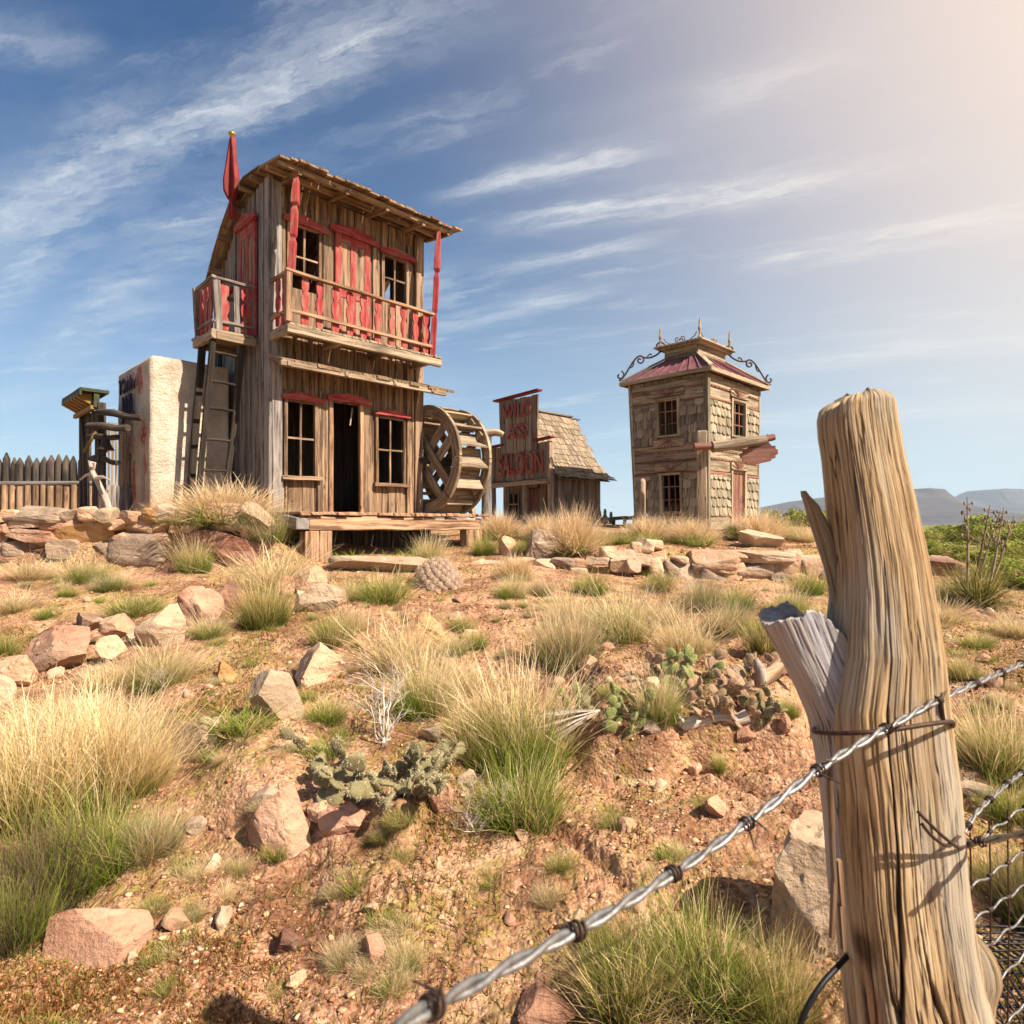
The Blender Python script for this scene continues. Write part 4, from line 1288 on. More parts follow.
mb = MB(); mb.tube([(-.02, .62, -.12), (.0, .63, .25), (-.03, .61, .5), (-.02, .62, .84)], [.06, .055, .062, .055], 9, .08); mb.build('porch_post', M['pale'], sa_)
mb = MB(); mb.tube([(-.02, 1.55, -.12), (.0, 1.56, .4), (-.02, 1.55, .84)], [.05, .05, .05], 9, .08); mb.build('porch_post', M['pale'], sa_)
# shingled roof, flaring at the eave
rp = [(.84, 2.40), (.66, 2.14), (.50, 1.88), (.34, 1.62), (.18, 1.38), (.02, 1.18), (-.12, 1.04), (-.25, .95)]
mb = MB()
for sgn in (1, -1):
    for i in range(len(rp) - 1):
        for half in (0, 1):
            (ya, za), (yb, zb) = rp[i], rp[i + 1]
            t0, t1 = half * .5, half * .5 + .5
            y0_, z0_ = ya + (yb - ya) * t0, za + (zb - za) * t0
            y1_, z1_ = ya + (yb - ya) * (t1 + .22), za + (zb - za) * (t1 + .22)
            x = .04 - random.uniform(0, .06)
            flare = 0.10 * (1 - z1_ / 2.4)
            while x < LXs + .05 + flare * 1.2:
                w_ = random.uniform(.10, .17)
                k = random.uniform(-.018, .018)
                f0_ = lambda y: y if sgn > 0 else 1.68 - y
                mb.board((x + w_ / 2, f0_(y0_), z0_ + .008), (x + w_ / 2 + k * .3, f0_(y1_ + k), z1_ + .034 + k), (1, 0, 0), w_ - .008, (0, sgn * (z0_ - z1_), abs(y0_ - y1_)), .016, .003, 1)
                x += w_
mb.board((.0, .84, 2.43), (LXs + .06, .84, 2.43), (0, 1, 0), .1, (0, 0, 1), .03, .003, 3)
srf = mb.build('roof', M['shake'], sa_)
mb = MB()
for sgn in (1, -1):
    V2 = [(y if sgn > 0 else 1.68 - y, z - .01) for y, z in rp]
    for a, b_ in zip(V2, V2[1:]):
        mb.board((.05, (a[0] + b_[0]) / 2, (a[1] + b_[1]) / 2 - .012), (LXs + .0, (a[0] + b_[0]) / 2, (a[1] + b_[1]) / 2 - .012), (0, b_[0] - a[0], b_[1] - a[1]), math.hypot(b_[0] - a[0], b_[1] - a[1]) + .01, (0, -(b_[1] - a[1]), b_[0] - a[0]), .012)
mb.build('roof_deck', M['sal'], srf)
mb = MB(); mb.tube([(LXs, .80, 2.36), (LXs + .16, .80, 2.40), (LXs + .26, .80, 2.37), (LXs + .30, .80, 2.41)], .012, 6); mb.tube([(LXs + .2, .80, 2.38), (LXs + .2, .80, 2.30)], .008, 6)
mb.tube([(LXs + .2, .80, 2.31), (LXs + .2, .80, 2.26), (LXs + .2, .80, 2.18)], [.012, .028, .034], 8)
mb.build('lantern_bracket', M['iron'], sa_)

# ================================================================== SHINGLED TOWER
TB = 1.24
tw = empty('shingled_tower', (3.2025, 10.5, 1.2475), 'square two storey tower clad in scale shingles with iron crested roof', 'tower', rz=R(45))
tw.scale = (.875, .875, .875)
TX, TY, TH = 2.12, 1.55, 2.92
def twarp(x, y, z):
    k = max(0, z) / TH
    return (x * (1 + .03 * k) - .04 * k * (1 - x / TX), y * (1 + .085 * k), z)
mb = MB()
winL = [(.54, .96, 1.78, 2.50), (.52, .92, .28, 1.04)]
winR = [(.92, 1.46, 1.80, 2.52)]
doorR = (.93, 1.46, .0, 1.10)
def core(mb, along, LX_, ops, plane):
    board_wall(mb, 0, LX_, -.2, lambda x: TH, plane, (1, 0, 0) if along == 'x' else (0, 1, 0), (0, 1, 0) if along == 'x' else (1, 0, 0), ops, wmin=.2, wmax=.3, t=.04)
core(mb, 'y', TY, winL, lambda y, z: (.02, y, z)); core(mb, 'x', TX, winR + [doorR], lambda x, z: (x, .02, z))
core(mb, 'y', TY, [], lambda y, z: (TX - .02, y, z)); core(mb, 'x', TX, [], lambda x, z: (x, TY - .02, z))
mb.box(.05, TX - .05, .05, TY - .05, 1.36, 1.40, 'x')
mb.warp(twarp).build('wall', M['scale'], tw)

def shingles(mb, X0, L, ops, pt, wd, nd, z0, z1):
    rowh = .172; z = z0; r = 0
    nd = Vector(nd)
    while z < z1 - .03:
        h = min(rowh, z1 - z)
        x = X0 + .02 - (.06 if r % 2 else 0)
        while x < L - .02:
            w_ = random.uniform(.15, .21)
            a, b_ = max(x, X0 + .01), min(x + w_, L - .01)
            xm = (a + b_) / 2
            blocked = any(oa - .05 < xm < ob + .05 and oz0 - .09 < z + h / 2 < oz1 + .09 for (oa, ob, oz0, oz1) in ops)
            if not blocked and b_ - a > .04:
                hw = (b_ - a) / 2 - .004
                jz = random.uniform(-.012, .012)
                poly = [(-hw, h + .05), (-hw, .05), (-hw * .82, .018), (-hw * .4, 0), (hw * .4, 0), (hw * .82, .018), (hw, .05), (hw, h + .05)]
                o = Vector(pt(xm, z + jz)) + nd * random.uniform(.004, .016)
                mb.prism(poly, o, wd, Vector((0, 0, 1)) - nd * .16, nd, .016)
            x += w_
        z += rowh; r += 1

for (z0, z1) in ((.22, .98), (1.62, 2.40)):
    for (x0_, x1_) in ((0, winL[0][0]), (winL[0][1], TY)):
        mb = MB(); shingles(mb, x0_, x1_, winL, lambda y, z: (-.028, y, z), (0, 1, 0), (-1, 0, 0), z0, z1); mb.warp(twarp).build('shingles', M['scale'], tw)
    for (x0_, x1_) in ((0, doorR[0]), (doorR[1], TX)):
        mb = MB(); shingles(mb, x0_, x1_, winR + [doorR], lambda x, z: (x, -.028, z), (1, 0, 0), (0, -1, 0), z0, z1); mb.warp(twarp).build('shingles', M['scale'], tw)

def bands(name, mat, lst, t):
    for (z, h, offs) in lst:
        for (L_, ops_, yw) in ((TY, winL, True), (TX, winR + [doorR], False)):
            segs = [(0, L_)]
            for (oa, ob, oz0, oz1) in ops_:
                if oz0 - .02 < z < oz1 + .02: segs = [(0, oa - .05), (ob + .05, L_)]
            for a, b_ in segs:
                mb = MB()
                if yw: mb.board((-.012 - offs, a - (.02 if a == 0 else 0), z), (-.012 - offs, b_, z + .006), (0, 0, 1), h, (1, 0, 0), t, .003, 3)
                else: mb.board((a, -.012 - offs, z), (b_, -.012 - offs, z + .006), (0, 0, 1), h, (0, 1, 0), t, .003, 3)
                mb.warp(twarp).build(name, mat, tw, .003)

bands('plank_band', M['trim'], [(.08, .26, 0), (1.17, .20, 0), (1.38, .20, 0), (1.55, .12, 0), (2.55, .17, 0), (2.74, .18, 0)], .035)
bands('moulding', M['brown'], [(1.03, .045, .012), (1.615, .04, .012), (2.44, .035, .012), (.215, .03, .012)], .05)
# rows of small pegs on the plank bands
for z in (1.30, 1.46, 2.68):
    mb = MB(); k = .12; mb.board((-.034, .05, z), (-.034, TY - .03, z), (0, 0, 1), .03, (1, 0, 0), .008, 0, 3)
    while k < TY - .05: mb.board((-.05, k, z), (-.03, k, z), (0, 1, 0), .025, (0, 0, 1), .02); k += .14
    mb.warp(twarp).build('stud_row', M['brown'], tw); mb = MB(); k = .12; mb.board((.05, -.034, z), (TX - .03, -.034, z), (0, 0, 1), .03, (0, 1, 0), .008, 0, 3)
    while k < TX - .05: mb.board((k, -.05, z), (k, -.03, z), (1, 0, 0), .025, (0, 0, 1), .02); k += .14
    mb.warp(twarp).build('stud_row', M['brown'], tw)
for (px_, py_, w_) in ((-.022, -.022, .09), (-.01, TY, .07), (TX, -.01, .07)):
    mb = MB(); mb.board((px_, py_, -.15), (px_, py_, TH), (1, 0, 0), w_, (0, 1, 0), w_, .003, 4)
    mb.warp(twarp).build('corner_post', M['scale'], tw, .004)

def tower_window(o, along):
    a, b_, z0, z1 = o
    ax = Vector((0, 1, 0)) if along == 'y' else Vector((1, 0, 0)); nd = Vector((-1, 0, 0)) if along == 'y' else Vector((0, -1, 0))
    mb = MB()
    for x in (a - .02, b_ + .02): mb.board(ax * x + nd * .03 + Vector((0, 0, z0 - .02)), ax * x + nd * .03 + Vector((0, 0, z1 + .02)), ax, .06, nd, .07, .002, 2)
    for z in (z0, z1): mb.board(ax * a + nd * .03 + Vector((0, 0, z)), ax * b_ + nd * .03 + Vector((0, 0, z)), (0, 0, 1), .05, nd, .06, .002, 2)
    fo = mb.warp(twarp).build('window', M['trim'], tw, .003)
    mb = MB()
    for i in (1, 2): x = a + (b_ - a) * i / 3; mb.board(ax * x + nd * .0 + Vector((0, 0, z0)), ax * x + Vector((0, 0, z1)), ax, .022, nd, .02)
    for i in (1, 2): z = z0 + (z1 - z0) * (i / 3 if i == 1 else .40 + .27) ; mb.board(ax * a + nd * .004 + Vector((0, 0, z)), ax * b_ + nd * .004 + Vector((0, 0, z)), (0, 0, 1), .022, nd, .018)
    mb.warp(twarp).build('glazing_bar', M['brown'], fo)
    return fo


def fan_panel(a, b_, z0, z1, along, flip=False):
    ax = Vector((0, 1, 0)) if along == 'y' else Vector((1, 0, 0)); nd = Vector((-1, 0, 0)) if along == 'y' else Vector((0, -1, 0))
    mb = MB(); w_ = b_ - a; h = z1 - z0
    mb.board(ax * a + nd * .05 + Vector((0, 0, (z0 + z1) / 2)), ax * b_ + nd * .05 + Vector((0, 0, (z0 + z1) / 2)), (0, 0, 1), h, nd, .03, .002, 2)
    fo = mb.warp(twarp).build('carved_panel', M['trim'], tw, .003)
    mb = MB(); c = Vector((0, 0, z0 if not flip else z1)) + ax * (a + w_ / 2) + nd * .072
    for k in range(9):
        t = -1 + 2 * k / 8
        e = Vector((0, 0, (z1 - .015) if not flip else (z0 + .015))) + ax * (a + w_ / 2 + t * w_ * .48) + nd * .072
        if abs(t) > .8: e.z = (z0 + z1) / 2
        mb.board(c, e, ax + Vector((0, 0, .01)), .014, nd, .014)
    mb.board(ax * a + nd * .07 + Vector((0, 0, z0)), ax * b_ + nd * .07 + Vector((0, 0, z0)), (0, 0, 1), .018, nd, .02)
    mb.board(ax * a + nd * .07 + Vector((0, 0, z1)), ax * b_ + nd * .07 + Vector((0, 0, z1)), (0, 0, 1), .018, nd, .02)
    mb.warp(twarp).build('carving', M['brown'], fo)


for o in winL:
    tower_window(o, 'y'); fan_panel(o[0] - .14, o[1] + .12, o[3] + .05, o[3] + .20, 'y'); fan_panel(o[0] - .12, o[1] + .10, o[2] - .22, o[2] - .06, 'y', True)
tower_window(winR[0], 'x'); fan_panel(.84, 1.54, 2.57, 2.72, 'x'); fan_panel(.84, 1.54, 1.58, 1.74, 'x', True)
fan_panel(.86, 1.54, 1.14, 1.30, 'x')
mb = MB()
for k in range(5): mb.board((.985 + k * .105, .012, -.02), (.985 + k * .105, .012, 1.08), (1, 0, 0), .10, (0, 1, 0), .03, .002, 2)
tdoor = mb.warp(twarp).build('door', M['brown'], tw)
mb = MB(); mb.tube([(1.38, -.02, .5), (1.38, -.05, .52), (1.38, -.05, .60), (1.38, -.02, .62)], .008, 6); mb.warp(twarp).build('handle', M['iron'], tdoor)
mb = MB()
for x in (.90, 1.49): mb.board((x, -.03, -.1), (x, -.03, 1.12), (1, 0, 0), .07, (0, 1, 0), .06, .002, 2)
mb.warp(twarp).build('door_frame', M['trim'], tw, .003)
# roof
E0x, E1x, E0y, E1y = -.17, TX * 1.03 + .15, -.16, TY * 1.085 + .15
C0x, C1x, C0y, C1y = .40, TX * 1.03 - .66, .40, TY * 1.085 - .52
ez, cz_ = 2.97, 3.40
mb = MB()
ring = [(E0x, E0y), (E1x, E0y), (E1x, E1y), (E0x, E1y)]; ringc = [(C0x, C0y), (C1x, C0y), (C1x, C1y), (C0x, C1y)]
vs = [(x, y, ez) for x, y in ring] + [(x, y, cz_) for x, y in ringc] + [(x, y, ez - .03) for x, y in ring]
mb.add(vs, [(0, 1, 5, 4), (1, 2, 6, 5), (2, 3, 7, 6), (3, 0, 4, 7), (0, 1, 9, 8), (1, 2, 10, 9), (2, 3, 11, 10), (3, 0, 8, 11), (8, 9, 10, 11)], [(v[0], v[1], .5) for v in vs])
for (r0, r1, c0_, c1_) in ((ring[0], ring[1], ringc[0], ringc[1]), (ring[3], ring[0], ringc[3], ringc[0]), (ring[1], ring[2], ringc[1], ringc[2])):
    for k in range(1, 9):
        t = k / 9
        a = Vector((r0[0] + (r1[0] - r0[0]) * t, r0[1] + (r1[1] - r0[1]) * t, ez + .012)); b_ = Vector((c0_[0] + (c1_[0] - c0_[0]) * t, c0_[1] + (c1_[1] - c0_[1]) * t, cz_ + .012))
        mb.board(a, b_, (b_ - a).cross(Vector((0, 0, 1))), .022, (0, 0, 1), .02)
trf = mb.build('roof', M['maroon'], tw)
mb = MB()
for a, b_ in zip(ring, ring[1:] + ring[:1]):
    d_ = (Vector((*b_, 0)) - Vector((*a, 0))).normalized()
    mb.board(Vector((*a, ez - .04)) - d_ * .03, Vector((*b_, ez - .04)) + d_ * .03, (0, 0, 1), .08, d_.cross(Vector((0, 0, 1))), .05, .002, 3)
mb.build('fascia', M['trim'], trf, .004)
for i in range(4): mb = MB(); mb.board(Vector((*ring[i], ez + .03)), Vector((*ringc[i], cz_ + .03)), (ring[i][1] - ringc[i][1] + .01, -(ring[i][0] - ringc[i][0]), 0), .09, (0, 0, 1), .03, .002, 2); mb.build('hip_board', M['trim'], trf, .003)
mb = MB()
for (xa, xb, ya, yb) in ((C0x, C1x, C0y, C0y + .03), (C0x, C1x, C1y - .03, C1y), (C0x, C0x + .03, C0y + .03, C1y - .03), (C1x - .03, C1x, C0y + .03, C1y - .03)):
    nb = 3
    for k in range(nb):
        za, zb = cz_ - .06 + k * .095, cz_ - .06 + (k + 1) * .095 - .006
        if xb - xa > yb - ya: mb.box(xa, xb, ya, yb, za, zb, 'x', .002)
        else: mb.box(xa, xb, ya, yb, za, zb, 'y', .002)
cu = mb.build('cupola', M['trim'], tw, .003)
mb = MB(); mb.box(C0x - .16, C1x + .16, C0y - .16, C1y + .16, cz_ + .24, cz_ + .275, 'x', .002); mb.box(C0x - .10, C1x + .10, C0y - .10, C1y + .10, cz_ + .20, cz_ + .238, 'x', .002)
mb.build('cornice', M['trim'], cu, .005)
ct = cz_ + .275
for (x, y) in ((C0x - .06, C0y - .06), (C1x + .06, C0y - .06), (C0x - .06, C1y + .06), (C1x + .06, C1y + .06)):
    mb = MB()
    zs = [0, .05, .06, .10, .16, .18, .22, .25, .33, .42]; rs = [.035, .035, .018, .022, .02, .034, .034, .016, .022, .003]
    mb.tube([(x, y, ct + z) for z in zs], rs, 8); mb.build('finial', M['pale'], cu)

def scroll(center, r0, r1, a0_, a1_, ax, n_=22):
    return [Vector(center) + Vector(ax) * (math.cos(a0_ + (a1_ - a0_) * i / n_) * (r0 + (r1 - r0) * i / n_)) + Vector((0, 0, 1)) * (math.sin(a0_ + (a1_ - a0_) * i / n_) * (r0 + (r1 - r0) * i / n_)) for i in range(n_ + 1)]

def hip_iron(e, c):
    """wrought S-scrolls standing on a hip between eave corner e and cupola corner c"""
    e = Vector((*e, ez + .05)); c = Vector((*c, cz_ + .06)); d_ = (c - e); h = Vector((d_.x, d_.y, 0)).normalized(); L = Vector((d_.x, d_.y)).length
    at = lambda t, z: e + d_ * t + Vector((0, 0, z))
    mb = MB(); r_ = .018
    def bez(pts, n_=18):
        out = []
        for i in range(n_ + 1):
            t = i / n_; q = [p.copy() for p in pts]
            while len(q) > 1: q = [q[j].lerp(q[j + 1], t) for j in range(len(q) - 1)]
            out.append(q[0])
        return out
    mb.tube(scroll(at(-.03, .11), .02, .10, R(420), R(110), -h), r_, 6)
    mb.tube(bez([at(-.05, .01), at(.10, -.02), at(.22, .26), at(.34, .32), at(.44, .30)]), r_, 6)
    mb.tube(scroll(at(.44, .21), .018, .09, R(-330), R(90), h), r_, 6)
    mb.tube(bez([at(.30, .27), at(.30, .16), at(.24, .12), at(.20, .18)]), r_ * .8, 6)
    mb.tube(bez([at(.46, .29), at(.58, .16), at(.72, .12), at(.84, .12), at(.95, .16), at(1.0, .26)]), r_, 6)
    mb.tube(scroll(at(.90, .27), .02, .11, R(420), R(0), h), r_, 6)
    mb.tube(bez([at(.60, .17), at(.62, .25), at(.70, .25), at(.70, .19)]), r_ * .8, 6)
    mb.build('ironwork', M['iron'], tw)

for i in (0, 1, 3): 
    if i: hip_iron(ring[i], ringc[i])
mb = MB()
for (p, q) in (((C0x, C0y - .04), (C1x, C0y - .04)), ((C0x - .04, C0y), (C0x - .04, C1y))):
    p = Vector((*p, ct)); q = Vector((*q, ct)); h = (q - p).normalized(); L = (q - p).length
    m_ = p.lerp(q, .5)
    mb.tube(scroll(m_ - h * .07 + Vector((0, 0, .08)), .015, .06, R(400), R(-20), h), .011, 6)
    mb.tube(scroll(m_ + h * .07 + Vector((0, 0, .08)), .015, .06, R(400), R(-20), -h), .011, 6)
    for sg in (-1, 1):
        mb.tube([m_ + h * sg * .10 + Vector((0, 0, .02)), m_ + h * sg * L * .28 + Vector((0, 0, .03)), m_ + h * sg * L * .42 + Vector((0, 0, .09)), m_ + h * sg * L * .48 + Vector((0, 0, .16))], .011, 6)
mb.build('cresting', M['pale'], cu)

# ================================================================== SIGN POST
sp0 = P(702, 533, 9.3); sp0.z = gz(sp0.x, sp0.y)
sg = empty('sign_post', sp0, 'thick squared timber post with log cross arm before the shingled tower', 'post')
tz = P(702, 431, 9.3).z - sp0.z
mb = MB(); mb.board((0, 0, -.15), (0, 0, tz), (.9, -.3, 0), .145, (.3, .9, 0), .135, .006, 6); mb.build('post', M['pale'], sg, .014)
def PS(px, py, Y): return P(px, py, Y * .8857) - sp0
mb = MB(); mb.tube([PS(694, 447, 10.30), PS(716, 446, 10.32)], .055, 8, .05); mb.build('cross_arm', M['brown'], sg)
mb = MB(); mb.tube([PS(712, 447, 10.32), PS(735, 444, 10.34), PS(766, 440, 10.36)], [.085, .08, .07], 9, .05); mb.build('cross_arm', M['pale'], sg)
mb = MB(); mb.tube([PS(762, 440, 10.36), PS(774, 437, 10.37)], .05, 8, .05); mb.build('cross_arm', M['brown'], sg)
pq0 = P(759, 454, 9.15)
pq = empty('hanging_plaque', pq0, 'brown wooden plaque with notched ends hanging from the post arm', 'sign')
poly = []
for (x, y) in ((-.29, -.03), (-.25, -.06), (-.26, -.10), (-.20, -.12), (-.19, -.16), (-.12, -.17), (.12, -.135), (.18, -.125), (.20, -.09), (.255, -.08), (.25, -.04), (.29, -.02), (.29, .05), (.25, .07), (.255, .11), (.19, .12), (.17, .16), (.0, .155), (-.16, .13), (-.19, .10), (-.24, .09), (-.25, .05), (-.29, .03)):
    poly.append((x * .886, y * .886))
mb = MB(); mb.prism(poly, (0, 0, 0), (.97, -.24, .06), (0, 0, 1), (.24, .97, 0), .05); mb.build('board', M['brown'], pq, .006)
mb = MB()
for x in (-.14, .14): mb.tube([Vector((x * .97, -x * .24 + .02, .10)), Vector((x * .97, .04, .27 + x * .12))], .010, 6)
mb.build('hanger', M['rust'], pq)
# slim post
sl0 = P(642, 528, 9.9); sl0.z = gz(sl0.x, sl0.y)
slp = empty('slim_post', sl0, 'slim round topped pale post standing before the tower window wall', 'post')
mb = MB(); mb.tube([(0, 0, -.1), (0, 0, .4), (.005, 0, .80), (.005, 0, .845), (.005, 0, .86)], [.058, .056, .052, .04, .012], 10, .03); mb.build('post', M['pale'], slp)
# rough bench
be0 = P(618, 531, 12.6); be0.z = gz(be0.x, be0.y)
be = empty('rough_bench', be0, 'rough slab bench between the saloon and the tower', 'bench')
hz_ = P(618, 519, 12.6).z - be0.z
mb = MB(); mb.board((-.33, 0, hz_), (.36, .1, hz_ + .03), (0, 1, 0), .28, (0, 0, 1), .07, .015, 6); mb.build('seat', M['pale'], be, .01)
for x in (-.28, -.1, .12, .30):
    mb = MB(); mb.tube([(x, -.03, -.08), (x + .01, -.03, hz_)], .035, 7, .08); mb.build('leg', M['brown'], be)
# ================================================================== ROCKS
random.seed(23); rng = np.random.default_rng(23)
_ib = bmesh.new(); bmesh.ops.create_icosphere(_ib, subdivisions=5, radius=1.0)
ICO_V = np.array([v.co[:] for v in _ib.verts]); ICO_T = np.array([[v.index for v in f.verts] for f in _ib.faces]); _ib.free()
_ib = bmesh.new(); bmesh.ops.create_icosphere(_ib, subdivisions=3, radius=1.0)
ICO3_V = np.array([v.co[:] for v in _ib.verts]); ICO3_T = np.array([[v.index for v in f.verts] for f in _ib.faces]); _ib.free()


def n3(v, sc, seed, octv=4):
    return (fbm(v[:, 0] * sc + v[:, 2] * sc * .73, v[:, 1] * sc - v[:, 2] * sc * .61, seed, octv) + fbm(v[:, 1] * sc + 9.3, v[:, 2] * sc + v[:, 0] * sc * .37, seed + 50, octv)) * .7


def rock_mesh(name, sx, sy, sz, mat, seed, p=2.6, cuts=9, rough=.10, low=False, flat=False):
    """full sizes sx, sy, sz in metres; origin at the middle of the underside"""
    r = np.random.default_rng(seed)
    V = (ICO3_V if low else ICO_V).copy()
    V /= (np.abs(V) ** p).sum(1, keepdims=True) ** (1 / p)
    for _ in range(cuts + 4):
        d = r.normal(size=3); d /= np.linalg.norm(d)
        c = r.uniform(.50, .82)
        ex = np.maximum(0, V @ d - c)
        V -= ex[:, None] * d * .99
    V += (ICO3_V if low else ICO_V) * (n3(V, 1.1, seed, 3) * rough * 1.0 + n3(V, 5.5, seed + 7, 4) * rough * .42 - np.clip(.06 - np.abs(n3(V, 2.2, seed + 17, 3)), 0, .06) * rough * 9)[:, None]
    lay = np.abs(vnoise(V[:, 2] * 7 + V[:, 0] * .6, V[:, 1] * .7, seed + 3)) * rough * .35
    V[:, :2] *= (1 - lay)[:, None]
    V -= (V.max(0) + V.min(0)) / 2
    V /= (V.max(0) - V.min(0))
    V *= np.array([sx, sy, sz]); V[:, 2] += sz / 2
    me = mesh_np(name, V, None, ICO3_T if low else ICO_T, mat, True)
    me.set_sharp_from_angle(angle=R(24 if not low else 34))
    return me


def rock(px, py, w, h, mat, label, seed, rz=0.0, tilt=0.0, dep=.8, group=None, p=2.6, cuts=9, rough=.10, sink=.30, name='rock', low=False):
    g = ground_at(px, py)
    Y = g.y
    k = Y / F
    sx, sz = w * k, h * k / (1 - sink) * .98
    sy = sx * dep
    me = rock_mesh(name, sx, sy, sz, M[mat], seed, p, cuts, rough, low)
    o = link_mesh(name, me)
    cx, cy = g.x * (1 + sy * .42 / Y), g.y + sy * .42
    o.location = (cx, cy, min(gz(cx, cy), g.z + .04) - sz * sink)
    o.rotation_euler = (0, R(tilt), R(rz))
    return tag(o, label, 'rock', group)


ROCKS = [
    (100, 972, 108, 44, 'pink', 'long flat topped sandstone block among red sprouts in the near corner', 1, 4, -3, .5, 4.5, 5),
    (288, 957, 32, 26, 'darkr', 'small dark brown stone half sunk in bare soil between red sprouts', 2, 20, 0, .8, 3, 8),
    (186, 757, 52, 62, 'paler', 'pale slanting rock against the edge of the tall golden grass', 3, -30, 28, .5, 3.0, 7),
    (271, 722, 58, 48, 'paler', 'angular pale rock with one bright sunlit side on the open slope', 4, 35, 8, .8, 3.4, 8),
    (316, 686, 54, 40, 'tan', 'rounded pinkish tan boulder above the angular pale rock', 5, 0, 0, .9, 2.8, 8),
    (227, 681, 20, 20, 'goldr', 'small yellowish stone alone on chippy soil beside the grassy rocks', 6, 0, 0, .8, 2.6, 8),
    (64, 671, 80, 40, 'pink', 'wide rounded pink boulder near the golden grass top', 7, -8, -5, .7, 2.8, 6),
    (14, 688, 52, 30, 'tan', 'low tan stone cut by the picture edge beside the wide pink boulder', 8, 5, 0, .7, 2.8, 7),
    (-6, 704, 40, 26, 'paler', 'pale stone under the low tan one at the picture edge', 9, 5, 0, .7, 2.6, 7),
    (158, 648, 46, 44, 'paler', 'upright pale squarish rock in the middle of the rock row', 10, 10, 6, .7, 3.6, 8),
    (121, 642, 34, 24, 'tan', 'small tan block leaning on the pale squarish rock', 11, 0, -6, .8, 3.4, 8),
    (92, 634, 32, 18, 'darkr', 'dark brown stone behind the wide pink boulder', 12, 0, 0, .8, 2.8, 8),
    (113, 660, 30, 20, 'tan', 'low tan stone in grass before the small tan block', 61, 0, 0, .8, 2.8, 8),
    (201, 630, 46, 42, 'pink', 'brown pink domed boulder ending the rock row', 13, 0, 0, .8, 2.6, 6),
    (234, 614, 32, 32, 'redr', 'dark red rough rock between the domed boulder and olive bush', 14, 30, 0, .8, 3, 9),
    (314, 594, 34, 26, 'tan', 'upper tan stone of the small heap before the porch leg', 15, 12, -10, .8, 3.2, 9),
    (322, 612, 42, 26, 'paler', 'wide pale stone at the foot of the small heap', 16, -12, 5, .8, 3.2, 9),
    (299, 612, 16, 22, 'paler', 'little upright white stone beside the small heap', 17, 0, 12, .7, 3.4, 9),
    (286, 596, 20, 20, 'pink', 'small pink stone left of the small heap under dry grass', 18, 0, 0, .8, 3, 9),
    (419, 648, 66, 38, 'goldr', 'pointed brown rock standing alone below the cushion cactus', 19, 0, 0, .6, 2.2, 12),
    (384, 574, 112, 15, 'paler', 'long flat pale slab lying on the soil before the porch', 20, 2, 1, .4, 4.5, 4),
    (342, 840, 48, 26, 'pink', 'pinkish flat stone below the sprawling prickly pear', 21, -10, 8, .8, 3.2, 9),
    (318, 828, 22, 15, 'tan', 'small flat stone touching the pinkish flat stone', 22, 0, 0, .8, 3, 9),
    (286, 862, 58, 58, 'pink', 'crumbling pink outcrop stone on the bank under the cactus', 23, 30, -14, .7, 2.8, 9),
    (268, 806, 34, 14, 'grey', 'thin grey split stone above the crumbling outcrop', 24, -8, 0, .6, 4, 6),
    (790, 992, 134, 142, 'paler', 'large pale rounded boulder behind the base of the fence post', 27, 10, 16, .7, 2.7, 2),
    (940, 578, 50, 20, 'darkr', 'low dark flat topped rock at the edge of the green field', 26, 4, 0, .7, 4, 6),
    (981, 803, 50, 17, 'grey', 'flat grey stone under the wires beside the straw bush', 27, -6, 0, .6, 3.6, 6),
    (544, 560, 42, 28, 'grey', 'brown grey peaked rock between the pink grass domes by the saloon', 28, 6, 0, .8, 2.4, 8),
    (507, 556, 18, 20, 'tan', 'small tan boulder before the water wheel', 29, 0, 0, .8, 2.6, 8),
    (757, 548, 46, 16, 'paler', 'pale tilted slab on the terrace behind the stone wall', 30, -8, 10, .6, 4.4, 5),
    (786, 740, 14, 20, 'pink', 'pink upright stone at the end of the eroded bank', 31, 10, -8, .8, 2.8, 8),
    (546, 1032, 62, 24, 'pink', 'pinkish slab just showing at the bottom edge under the wire', 32, 4, 0, .7, 3.6, 6),
    (737, 684, 17, 19, 'paler', 'small bright white stone between cactus and driftwood log', 33, 0, 0, .8, 3, 9),
    (746, 750, 22, 13, 'pink', 'low reddish stone sticking out of the eroded bank', 34, 0, 0, .8, 3, 9),
    (652, 746, 20, 8, 'grey', 'flat grey chip on top of the eroded bank', 35, 0, 0, .8, 3.6, 8),
    (440, 822, 26, 30, 'pink', 'pinkish lump of stone between cactus pads and white twigs', 36, 0, 0, .8, 2.8, 8),
    (588, 668, 20, 12, 'tan', 'tan pebble sized rock at the foot of the grey green bush', 37, 0, 0, .8, 2.8, 8),
    (690, 600, 26, 18, 'grey', 'grey stone fallen before the dry stone wall', 38, 0, 0, .8, 2.8, 8),
    (470, 640, 18, 10, 'tan', 'flat tan stone on the path below the cushion cactus', 39, 0, 0, .8, 3, 8),
    (870, 600, 30, 24, 'pink', 'pinkish rock behind the fence post splinter', 40, 0, 0, .8, 2.8, 8),
]
for (px, py, w_, h_, mt, lb_, sd_, rz_, ti, dp, pw, ct_) in ROCKS:
    rock(px, py, w_, h_, mt, lb_, sd_ * 13 + 5, rz_, ti, dp, None, pw, ct_, .10 if pw < 3.3 else .06)
small = []
